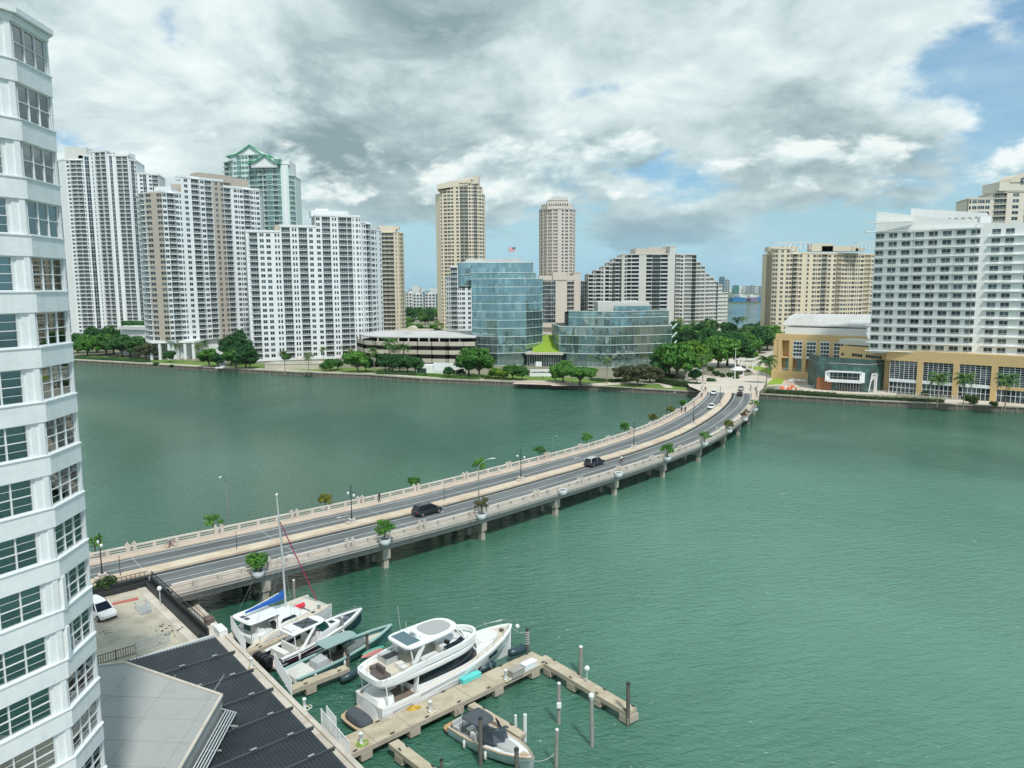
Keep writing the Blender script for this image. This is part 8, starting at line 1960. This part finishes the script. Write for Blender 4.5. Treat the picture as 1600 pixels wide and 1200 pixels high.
# hedges and low planting
def hedge(label, pts, w, h, lm=LF_H, n=9, size=.24, z=ZL):
    t = thing('hedge', label, 'hedge', (pts[0][0], pts[0][1], z)); m = MB(); core_ = MB(); r = random.Random(len(label))
    for (x0, y0), (x1, y1) in zip(pts[:-1], pts[1:]):
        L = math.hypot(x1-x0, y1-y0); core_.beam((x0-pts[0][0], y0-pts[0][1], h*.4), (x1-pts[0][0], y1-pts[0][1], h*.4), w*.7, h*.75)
        for k in range(int(L*n*w)):
            s = r.random(); leaves(m, (x0+(x1-x0)*s-pts[0][0]+r.uniform(-.3, .3)*w, y0+(y1-y0)*s-pts[0][1]+r.uniform(-.3, .3)*w, h*.5), (w*.35, w*.35, h*.55), 3, size, r)
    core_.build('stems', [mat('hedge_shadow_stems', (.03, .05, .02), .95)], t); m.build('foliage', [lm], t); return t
def shoreline(x0, x1, b, n=8): return [(x0+(x1-x0)*i/n, shore_at(x0+(x1-x0)*i/n, b)) for i in range(n+1)]
hedge('low hedge along the quay in front of the copper pavilion', shoreline(96, 142, 2.4), 2.6, 1.3); hedge('dark hedge clump where the bridge meets the right quay', shoreline(92, 112, 3.0), 4.0, 1.8)
hedge('dense hedge mound at the left end of the bridge', [G(1030, 597, ZL), G(1060, 603, ZL), G(1092, 606, ZL)], 5, 2.4); hedge('hedge behind the lawn by the curved path', [G(985, 583, ZL), G(1010, 586, ZL), G(1050, 590, ZL)], 4, 1.6)
hedge('low planting in front of the white ramp', [G(660, 586, ZL), G(700, 590, ZL), G(745, 592, ZL)], 5, .8, LF_M); hedge('low planting below the feathery trees', [G(925, 594, ZL), G(960, 596, ZL), G(985, 594, ZL)], 5, .9); hedge('low planting below the blue office', [G(760, 592, ZL), G(800, 594, ZL)], 3.5, 1.0)
hedge('planting along the shore below the garage trees', [G(590, 584, ZL), G(650, 586, ZL)], 4, .9, LF_D); hedge('shrubs between the columns and the water', [G(120, 560, ZL), G(180, 563, ZL), G(230, 566, ZL)], 6, 1.2, LF_D)
hedge('small hedge on the lawn by the round kerb', [G(1316, 598, ZL), G(1345, 598, ZL)], 3.4, 1.6, LF_M)
x, y = G(1516, 630, ZL)
for px, py, s, lab in ((1516, 632, 1.6, 'dark round shrub between the hotel palms'), (1445, 619, 1.2, 'clipped shrub on the quay slope left of the hotel palms'), (1552, 636, .9, 'small shrub right of the dark one at the hotel'), (508, 577, 1.5, 'shrub beside the pool stairs'), (243, 572, 1.0, 'small shrub on the seawall below the columns'), (268, 575, .9, 'shrub on the seawall right of the columns'), (1110, 600, 1.3, 'shrub at the left bridge corner by the plaza'), (1150, 594, 1.1, 'round planting at the head of the bridge median')):
    tree('bush', px, py, s, lab, 'shrubs on the far shore')
# ---- planters on the bridge
def bowl(): 
    t = thing('planter', 'x', 'planter'); m = MB(); m.lathe([(.55, -.15), (.8, .0), (.95, .35), (1.0, .95), (.86, .95), (.84, .8)], n=16, sm=False); m.build('bowl', [WHITE2], t); m = MB(); m.lathe([(.02, .78), (.85, .8)], n=12); m.build('soil', [mat('planter_soil', (.08, .06, .04), .95)], t)
    m = MB(); m.box(-.2, .2, .3, 1.2, -.5, .1); m.build('bracket', [PARA], t); return t
b0 = bowl(); used = False; PT = {'bush': shrub(21, (1.25, 1.25, 1.2), 1100, .16, LF_M, 'planter_shrub'), 'tree': broad_tree(22, LF_M, 3.0, 1.45, .7, 700, .15, 9, .3), 'brown': broad_tree(23, LF_O, 2.9, 1.4, .7, 420, .14, 9, .3), 'wisp': broad_tree(24, LF_M, 2.6, 1.5, .6, 420, .15, 7, .35), 'yellow': broad_tree(25, LF_Y, 2.4, 1.4, .7, 800, .15, 9, .25), 'red': broad_tree(26, leaf_mat('leaves_reddish', (.10, .04, .02), (.20, .09, .04), (.12, .16, .04)), 2.2, 1.3, .6, 350, .14, 7, .3)}
PU = {}
near = [(401, 893, 'bush', 'dense green bush', 1.15), (600, 845, 'tree', 'leafy green tree'), (754, 806, 'brown', 'dry brownish tree'), (877, 768, None, 'bare'), (971, 742, None, 'bare'), (1043, 716, 'tree', 'spreading green tree'), (1099, 693, 'wisp', 'leaning wispy tree'), (1137, 673, 'yellow', 'yellow green bush tree'), (1164, 655, 'red', 'red flowering shrub'), (1178, 640, 'wisp', 'loose green shrub')]
words = ['first', 'second', 'third', 'fourth', 'fifth', 'sixth', 'seventh', 'eighth', 'ninth', 'tenth']
for i, q in enumerate(near):
    px, py, kd, ds = q[:4]; x, y = G(px, py, ZD+.3); s_ = s_near(x, y); p, a = bp(s_, -10.45, ZD-.05)
    place(b0, used, p, a, .80, '%s white bowl planter from the left on the near parapet' % words[i] if kd else '%s white bowl planter from the left on the near parapet, empty' % words[i], 'white bowl planters on the near parapet'); used = True
    if kd:
        src = PT[kd]; s = 1.0 if len(q) < 5 else q[4]
        o = place(src, PU.get(kd, False), p+Vector((0, 0, .85)), rnd.uniform(0, 6), s, ds+' growing in the %s near-side bridge planter' % words[i], 'plants in the near bridge planters'); PU[kd] = True
far_ = [(150, 862, 'wisp', 'sparse tree'), (335, 826, 'wisp', 'wispy leaning tree'), (514, 792, 'yellow', 'yellow green round bush tree'), (651, 760, 'bush', 'dense dark green bush'), (757, 736, 'tree', 'split crowned tree'), (846, 712, 'wisp', 'open wispy tree'), (921, 693, 'tree', 'round headed tree'), (974, 674, 'tree', 'green tree'), (1020, 657, 'yellow', 'low yellow green bush'), (1049, 645, 'yellow', 'small green bush'), (1076, 634, 'bush', 'dark bush')]
for i, (px, py, kd, ds) in enumerate(far_):
    x, y = G(px, py, ZD+1); s_ = s_near(x, y); p, a = bp(s_, 9.5, ZD-.05); place(b0, used, p, a+PI, .72, 'white bowl planter outside the far parapet holding the %s' % ds, 'white bowl planters outside the far parapet')
    place(PT[kd], PU.get(kd, False), p+Vector((0, 0, .85)), rnd.uniform(0, 6), .95, ds+' in the far parapet planter, '+['beside the white tower', 'left of the mast', 'left of the first walker', 'above the black SUV', 'behind the tall silver lamp', 'left of the slim pole', 'above the navy SUV', 'behind the fourth median lamp', 'left of the strolling group', 'at the tall far pole', 'nearest the plaza'][i], 'plants in the far bridge planters'); PU[kd] = True
tree('bush', 163, 925, .9, 'green shrub at the bridge end behind the black terrace parapet', 'shrubs on the bridge approach', z=ZD+.1)

# ================================================================== PLAZA, ROUNDABOUT, PARK DETAILS
def gpoly(*px): return [G(x, y, ZL) for x, y in px]
def flat(name, px, z, m_): return sheet(name, gpoly(*px), ZL+z, m_)
p0, a0 = bp(S_END, 0, 0)
m = MB()          # sloping apron from bridge end to the island
for d0, d1 in ((-9.5, 8.5),):
    A_, _ = bp(S_END-.01, d0, ZD); B_2, _ = bp(S_END-.01, d1, ZD); A2, _ = bp(SL[-1]-.1, d0-3, ZD-.6); B2, _ = bp(SL[-1]-.1, d1+5, ZD-.6)
A3, B3 = Vector((*G(1215, 590, ZL), ZL+.02)), Vector((*G(1075, 590, ZL), ZL+.02))
m.quad(A_, A2, B2, B_2); m.quad(A2, A3+Vector((0, 12, 0)), B3+Vector((0, 12, 0)), B2)
struct(m, 'plaza', [PAVE])
flat('plaza', [(1050, 596), (1120, 604), (1200, 604), (1290, 600), (1240, 590), (1218, 575), (1190, 560), (1225, 548), (1180, 545), (1120, 548), (1090, 566), (1075, 580)], .02, PAVE)
flat('lawn', [(1195, 602), (1222, 600), (1228, 590), (1215, 578), (1190, 573), (1165, 572), (1180, 578), (1200, 584), (1208, 592)], .03, mat('bright_lawn', (.23, .36, .03)))
flat('lawn', [(935, 604), (1000, 607), (1068, 610), (1055, 603), (1010, 598), (960, 598)], .03, GRASS)
flat('path', [(860, 600), (930, 599), (990, 596), (1045, 600), (1052, 606), (1040, 606), (1030, 600), (985, 600), (930, 603), (862, 603)], .05, PAVE)
flat('path', [(1230, 600), (1300, 604), (1400, 606), (1400, 618), (1300, 614), (1200, 612)], .03, PAVE); flat('path', [(1228, 604), (1222, 585), (1205, 575), (1190, 570), (1216, 570), (1240, 588), (1262, 600)], .045, mat('tan_path', (.50, .38, .28), .9, .1))
m = MB(); c = G(1130, 582, ZL)
ring = lambda R, n=24: [(c[0]+R*math.cos(2*PI*k/n), c[1]+R*1.4*math.sin(2*PI*k/n)) for k in range(n)]
m.prism(ring(13), ZL, ZL+.35); i_ = thing('roundabout_island', 'round planted traffic island under the banyan at the end of the bridge', 'traffic island', (0, 0, 0)); m.build('kerb', [CONC], i_); m = MB(); m.prism(ring(12.4), ZL+.35, ZL+.40); m.build('planting_bed', [SOIL], i_)
for px, py, s, lab in ((1118, 588, 1.2, 'second low shrub from the left on the roundabout island'), (1128, 590, 1.2, 'middle low shrub on the roundabout island'), (1139, 590, 1.1, 'low shrub on the roundabout island left of the mast'), (1150, 588, 1.2, 'rightmost low shrub on the roundabout island by the gatehouse'), (1110, 580, 1.4, 'leftmost low shrub on the roundabout island')): tree('bush', px, py, s, lab, 'low shrubs on the roundabout island', z=ZL+.3)
# flagpole mast and gatehouse
x, y = G(1148, 597, ZL); t = thing('flag_mast', 'tall white nautical mast standing at the head of the bridge median', 'mast', (x, y, ZL)); m = MB(); m.tube([(0, 0, 0), (0, 0, 7), (0, 0, 14)], [.22, .16, .07], 8); m.build('pole', [WHITE2], t); m = MB(); m.beam((-2.2, 0, 7.8), (2.2, 0, 7.8), .14, .14); m.build('yard_arm', [WHITE2], t); m = MB(); m.lathe([(1.9, 0), (1.9, .5), (1.6, .55), (.02, .6)], n=14); m.build('round_base', [OFFW], t)
x, y = G(1153, 588, ZL); t = thing('gatehouse', 'small white gatehouse with hipped roof beside the mast', 'gatehouse', (x, y, ZL)); m = MB(); m.box(-2.2, 2.2, -1.5, 1.5, 0, 2.8); m.build('wall', [WHITE2], t); m = MB(); m.box(-1.6, 1.6, -1.56, -1.5, 1, 2.3); m.build('window', [DGLASS2], t); m = MB(); m.rings([[(-3, -2.3, 2.8), (3, -2.3, 2.8), (3, 2.3, 2.8), (-3, 2.3, 2.8)], [(-1, -.3, 4.2), (1, -.3, 4.2), (1, .3, 4.2), (-1, .3, 4.2)]]); m.build('hipped_roof', [OFFW], t)
x, y = G(1162, 576, ZL); t = thing('entrance_arch', 'white open entrance portal behind the gatehouse', 'portal', (x, y, ZL)); m = MB()
for xx in (-4, -1.5, 1.5, 4): m.box(xx-.3, xx+.3, -.3, .3, 0, 4.2)
m.build('column', [WHITE2], t); t.children[0]['kind'] = 'stuff'; m = MB(); m.box(-5, 5, -.8, .8, 4.2, 4.9); m.build('beam', [WHITE2], t)
x, y = G(1074, 592, ZL); t = thing('monument', 'small pinkish stone monument under the large rounded tree', 'monument', (x, y, ZL)); m = MB(); m.rings([[(-1.2, -1, 0), (1.2, -1, 0), (1.2, 1, 0), (-1.2, 1, 0)], [(-1.1, -.9, 2.2), (1.1, -.9, 2.2), (1.1, .9, 2.2), (-1.1, .9, 2.2)], [(-.3, -.2, 3.6), (.3, -.2, 3.6), (.3, .2, 3.6), (-.3, .2, 3.6)]]); m.build('stone', [PINK], t); m = MB(); m.box(-.2, .2, -1.05, -.95, .8, 1.6); m.build('plaque', [BRNC], t)
# orange barriers, boulders, vehicle yard by the hall
ORG = mat('barrier_orange', (.70, .16, .06), .6)
for i, (px, py, rz) in enumerate(((1222, 608, .2), (1228, 606, 1.0), (1233, 609, -.3), (1238, 606, .6), (1244, 609, 1.4))):
    x, y = G(px, py, ZL); t = thing('traffic_barrier', ['leftmost orange barrier by the quay hedge', 'orange barrier turned edge on, second from the left', 'middle orange barrier by the quay hedge', 'orange barrier second from the right', 'rightmost orange barrier by the quay hedge'][i], 'barrier', (x, y, ZL), rz, 'orange barriers by the quay')
    m = MB(); m.rings([[(-1, -.3, 0), (1, -.3, 0), (1, .3, 0), (-1, .3, 0)], [(-.95, -.12, .5), (.95, -.12, .5), (.95, .12, .5), (-.95, .12, .5)], [(-.9, -.08, 1), (.9, -.08, 1), (.9, .08, 1), (-.9, .08, 1)]]); m.build('barrier_body', [ORG if i != 1 else WHITE2], t); m = MB(); m.box(-.9, .9, -.32, .32, 0, .12); m.build('foot', [BLACKP], t)
m = MB(); r = random.Random(9)
for i in range(220):
    px = 1232+r.uniform(0, 22)+(r.random()*8); py = 578+r.uniform(0, 20); x, y = G(px, py, ZL); s = r.uniform(.3, .9); a = r.uniform(0, 3)
    v = [Vector((sx*s*r.uniform(.6, 1), sy*s*r.uniform(.6, 1), sz*s*r.uniform(.5, .9))) for sz in (0, 1) for sx, sy in ((-1, -1), (1, -1), (1, 1), (-1, 1))]; R_ = Matrix.Rotation(a, 3, 'Z')
    m.rings([[tuple(R_ @ q+Vector((x, y, ZL))) for q in v[:4]], [tuple(R_ @ q+Vector((x, y, ZL))) for q in v[4:]]], r.choice((0, 1)))
o = m.build('boulders', [BEIGE, OFFW]); o['kind'] = 'stuff'; o['label'] = 'heap of pale boulders and logs beside the ochre hall'
# pool terrace, stairs and long low wall on the left shore
t = thing('pool_terrace', 'low tan wall and pool terrace in front of the stepped white tower', 'terrace', (0, 0, 0)); a = G(414, 578, ZL); b = G(505, 577, ZL); m = MB(); m.prism(rect(a, b, 14), ZL, ZL+2.6); m.build('wall', [BEIGE], t); m = MB(); m.prism(rect((a[0]+1, a[1]+3), (b[0]-4, b[1]+3), 6), ZL+2.6, ZL+2.63); m.build('pool_water', [mat('pool_blue', (.35, .55, .55), .1)], t); m = MB(); m.prism(rect((a[0], a[1]-.2), (b[0], b[1]-.2), .6), ZL+2.6, ZL+3.2); m.build('coping', [CONCL], t)
for i, (px, py) in enumerate(((465, 553), (474, 553), (483, 553))):
    x, y = G(px, py+14, ZL+2.6); q = thing('parasol', ['left beige parasol on the pool terrace', 'middle beige parasol on the pool terrace', 'right beige parasol on the pool terrace'][i], 'parasol', (x, y, ZL+2.6), 0, 'beige parasols on the pool terrace'); m = MB(); m.tube([(0, 0, 0), (0, 0, 2.6)], .05, 5); m.build('pole', [FRAME], q); m = MB(); m.lathe([(1.7, 2.1), (.05, 2.8)], n=8, sm=False); m.build('canopy', [mat('beige_canvas', (.50, .40, .28), .8)], q)
t = thing('steps', 'white steps running down to the shore path by the dark tree clump', 'steps', (0, 0, 0))
for k in range(9): a = G(352-k*1.2, 562+k*1.7, ZL); m = MB(); m.box(a[0]-2, a[0]+2, a[1], a[1]+1.6, ZL, ZL+3.0-k*.32); m.build('step', [WHITE2], t)
t = thing('low_wall', 'white low wall and podium canopy between the two leftmost towers', 'podium', (0, 0, 0)); a = G(182, 535, ZL); b = G(240, 537, ZL); m = MB(); m.prism(rect((X_(183, 440), 440), (X_(236, 430), 430), 12), ZL, Z_(512, 435)); m.build('wall', [WHITE2], t); m = MB(); m.prism(rect((X_(181, 438), 438), (X_(238, 428), 428), 14), Z_(512, 435), Z_(507, 435)); m.build('canopy', [OFFW], t); m = MB(); m.prism(rect((X_(186, 452), 452), (X_(232, 444), 444), 3), Z_(506, 445), Z_(499, 445)); m.build('planting', [LF_D], t)
fence('fence', 'white railing along the quay in front of the copper pavilion', [Vector((*G(1262, 606, ZL), ZL)), Vector((*G(1330, 611, ZL), ZL)), Vector((*G(1420, 618, ZL), ZL))], 1.1, WHITE2, .5)
fence('fence', 'white railing along the quay in front of the hotel', [Vector((*G(1420, 618, ZL), ZL)), Vector((*G(1500, 624, ZL), ZL))], 1.1, WHITE2, .5)
# entrance sign wall and terrace by the water
x, y = G(848, 588, ZL); t = thing('entrance_sign', 'long white entrance sign wall below the pavilion', 'sign', (x, y, ZL)); m = MB(); m.box(-5.5, 5.5, 0, .5, 0, 3.0); m.build('panel', [WHITE2], t); m = MB(); r = random.Random(2); xx = -4.8
while xx < 4.6: w = r.uniform(.2, .45); m.box(xx, xx+w, -.04, .0, 1.5, 1.5+r.choice((.5, .5, .65))); xx += w+.14
m.build('lettering', [BLACKP], t, kind='stuff')
flat('terrace', [(812, 594), (890, 596), (900, 603), (800, 600)], .06, mat('pink_paving', (.52, .42, .36), .9, .1))
hz = MB(); hz.box(-9200, 9200, -1600, 9300, -4.2, 175); hz = obj_from(mesh_from(hz, 'haze', []), 'haze'); hz['kind'] = 'stuff'; hz['label'] = 'thin bluish coastal haze'
hm = bpy.data.materials.new('haze_air'); hm.use_nodes = True; t = NT(hm.node_tree); t.n.clear(); vs = t.new('ShaderNodeVolumePrincipled'); vs.inputs['Color'].default_value = (.80, .93, 1, 1); vs.inputs['Density'].default_value = HAZE; vs.inputs['Anisotropy'].default_value = .2; ou = t.new('ShaderNodeOutputMaterial'); t.l.new(vs.outputs[0], ou.inputs['Volume']); hz.data.materials.append(hm)
# ================================================================== SMALL CLUTTER
CLEAT = MB(); CLEAT.box(-.22, .22, -.035, .035, .09, .14); CLEAT.box(-.1, -.05, -.03, .03, 0, .1); CLEAT.box(.05, .1, -.03, .03, 0, .1)
cme = mesh_from(CLEAT, 'cleat', BLACKP)
for o in [o for o in C.objects if o.get('category') == 'dock']:
    L = max((c.data.vertices[-1].co.x for c in o.children if c.name.startswith('deck_panel')), default=0); hw = max(abs(v.co.y) for v in next(c for c in o.children if c.name.startswith('deck_panel')).data.vertices)
    k = 1.5
    while k < L:
        for sg in (1, -1): obj_from(cme, 'cleat', o, (k, sg*(hw-.12), 1.3), 0)
        k += 3.7
# debris heap at the terrace corner
m = MB(); r = random.Random(4)
for i in range(90):
    x, y = G(262+r.gauss(0, 13), 985+r.gauss(0, 6), 4.5); s = r.uniform(.03, .12)
    m.obox((x, y, 4.5+s*.5), (s*2, s*1.4, s), r.uniform(0, 3), r.choice((0, 1, 1)))
o = m.build('debris', [BLK, CONCL]); o['kind'] = 'stuff'; o['label'] = 'scatter of dark debris at the corner of the parking terrace'
# tyre scuffs on the terrace topping
for i, (px, py, rz) in enumerate(((166, 986, .4), (169, 990, .7), (160, 989, 0))):
    m = MB(); pts = [(.35*math.cos(a*.5), .22*math.sin(a*.5), .0) for a in range(9)]
    for a, b in zip(pts[:-1], pts[1:]): m.beam(a, b, .05, .01)
    o = m.build('tyre_mark', [BLACKP], None); o.location = at(px, py, 4.51); o.rotation_euler = (0, 0, rz); o.parent = bpy.data.objects['parking_terrace']
# white side fenders and lines on the boats
def small_fender(par, x, y, z):
    m = MB(); m.lathe([(.03, .42), (.11, .36), (.13, .1), (.13, -.25), (.05, -.36)], (x, y, z), 8); m.tube([(x, y, z+.4), (x, y*.96, z+.95)], .015, 4); m.build('fender', [CUSH], par)
for par, pts in ((N_, ((3.0, -1.86, .75), (6.5, -1.86, .85), (9.2, -1.55, 1.0))), (K, ((3.5, -3.06, .9), (6.8, -3.1, 1.0), (9.0, -3.0, 1.1))), (S_, ((3.0, -1.65, .6), (5.6, -1.6, .7), (3.2, 1.65, .6))), (B_, ((2.5, -1.75, .6), (6.0, -1.8, .7)))):
    for p in pts: small_fender(par, *p)
m = MB(); rail(m, [(x, -(b-.1), z+.05) for x, b, z, *_ in ns if x >= 9]+[(13.1, 0, 2.1)]+[(x, b-.1, z+.05) for x, b, z, *_ in reversed(ns) if x >= 9], .28, .02); m.build('bow_rail', [CHROME], N_)
m = MB(); rail(m, [(x, -(b-.1), z+.05) for x, b, z, *_ in ss if x >= 7]+[(9.6, 0, 1.62)]+[(x, b-.1, z+.05) for x, b, z, *_ in reversed(ss) if x >= 7], .2, .018); m.build('bow_rail', [CHROME], S_)
for a, b, lab in (((-23.4, 87.5, 1.9), (-23.3, 85.8, 1.6), 'mooring line from the catamaran bow to the grey piling'), ((-30.2, 77.2, 1.4), (-29.6, 76.4, 1.4), 'mooring line from the catamaran stern to its dock'), ((-19.2, 83.2, 1.9), (-19.56, 81.58, 1.8), 'mooring line from the navy boat bow to the grey piling'), ((-26.4, 75.4, .9), (-27.2, 73.8, 1.6), 'mooring line from the navy boat engines to the walkway'), ((-14.6, 80.6, 1.7), (-15.83, 77.06, 1.8), 'mooring line from the teal boat bow to the brown piling'), ((-3.0, 74.9, 2.6), (-2.2, 72.3, 1.4), 'mooring line from the yacht foredeck to the dock')):
    o = moor(None, a, b, .2); o.name = 'mooring_line'; tag(o, lab, 'rope')
m = MB()
for sg in (1, -1):
    rail(m, [(2.0, sg*2.28, 4.6), (4.0, sg*2.3, 4.75), (6.5, sg*2.35, 4.85), (9.0, sg*2.2, 4.9)], .35, .02)
rail(m, [(1.55, -1.9, 4.55), (1.4, 0, 4.55), (1.55, 1.9, 4.55)], .4, .02); m.build('flybridge_rail', [CHROME], Y)
m = MB(); m.beam((2.0, -2.36, .42), (15.5, -1.55, .95), .03, .06); m.beam((15.5, -1.55, .95), (18.5, -.55, 1.6), .03, .05); m.build('boot_stripe', [NAVY], Y)
# roof vents and pipes on the black roof, puddled seams on the grey one
for i, (px, py) in enumerate(((262, 1075), (330, 1170))):
    pass
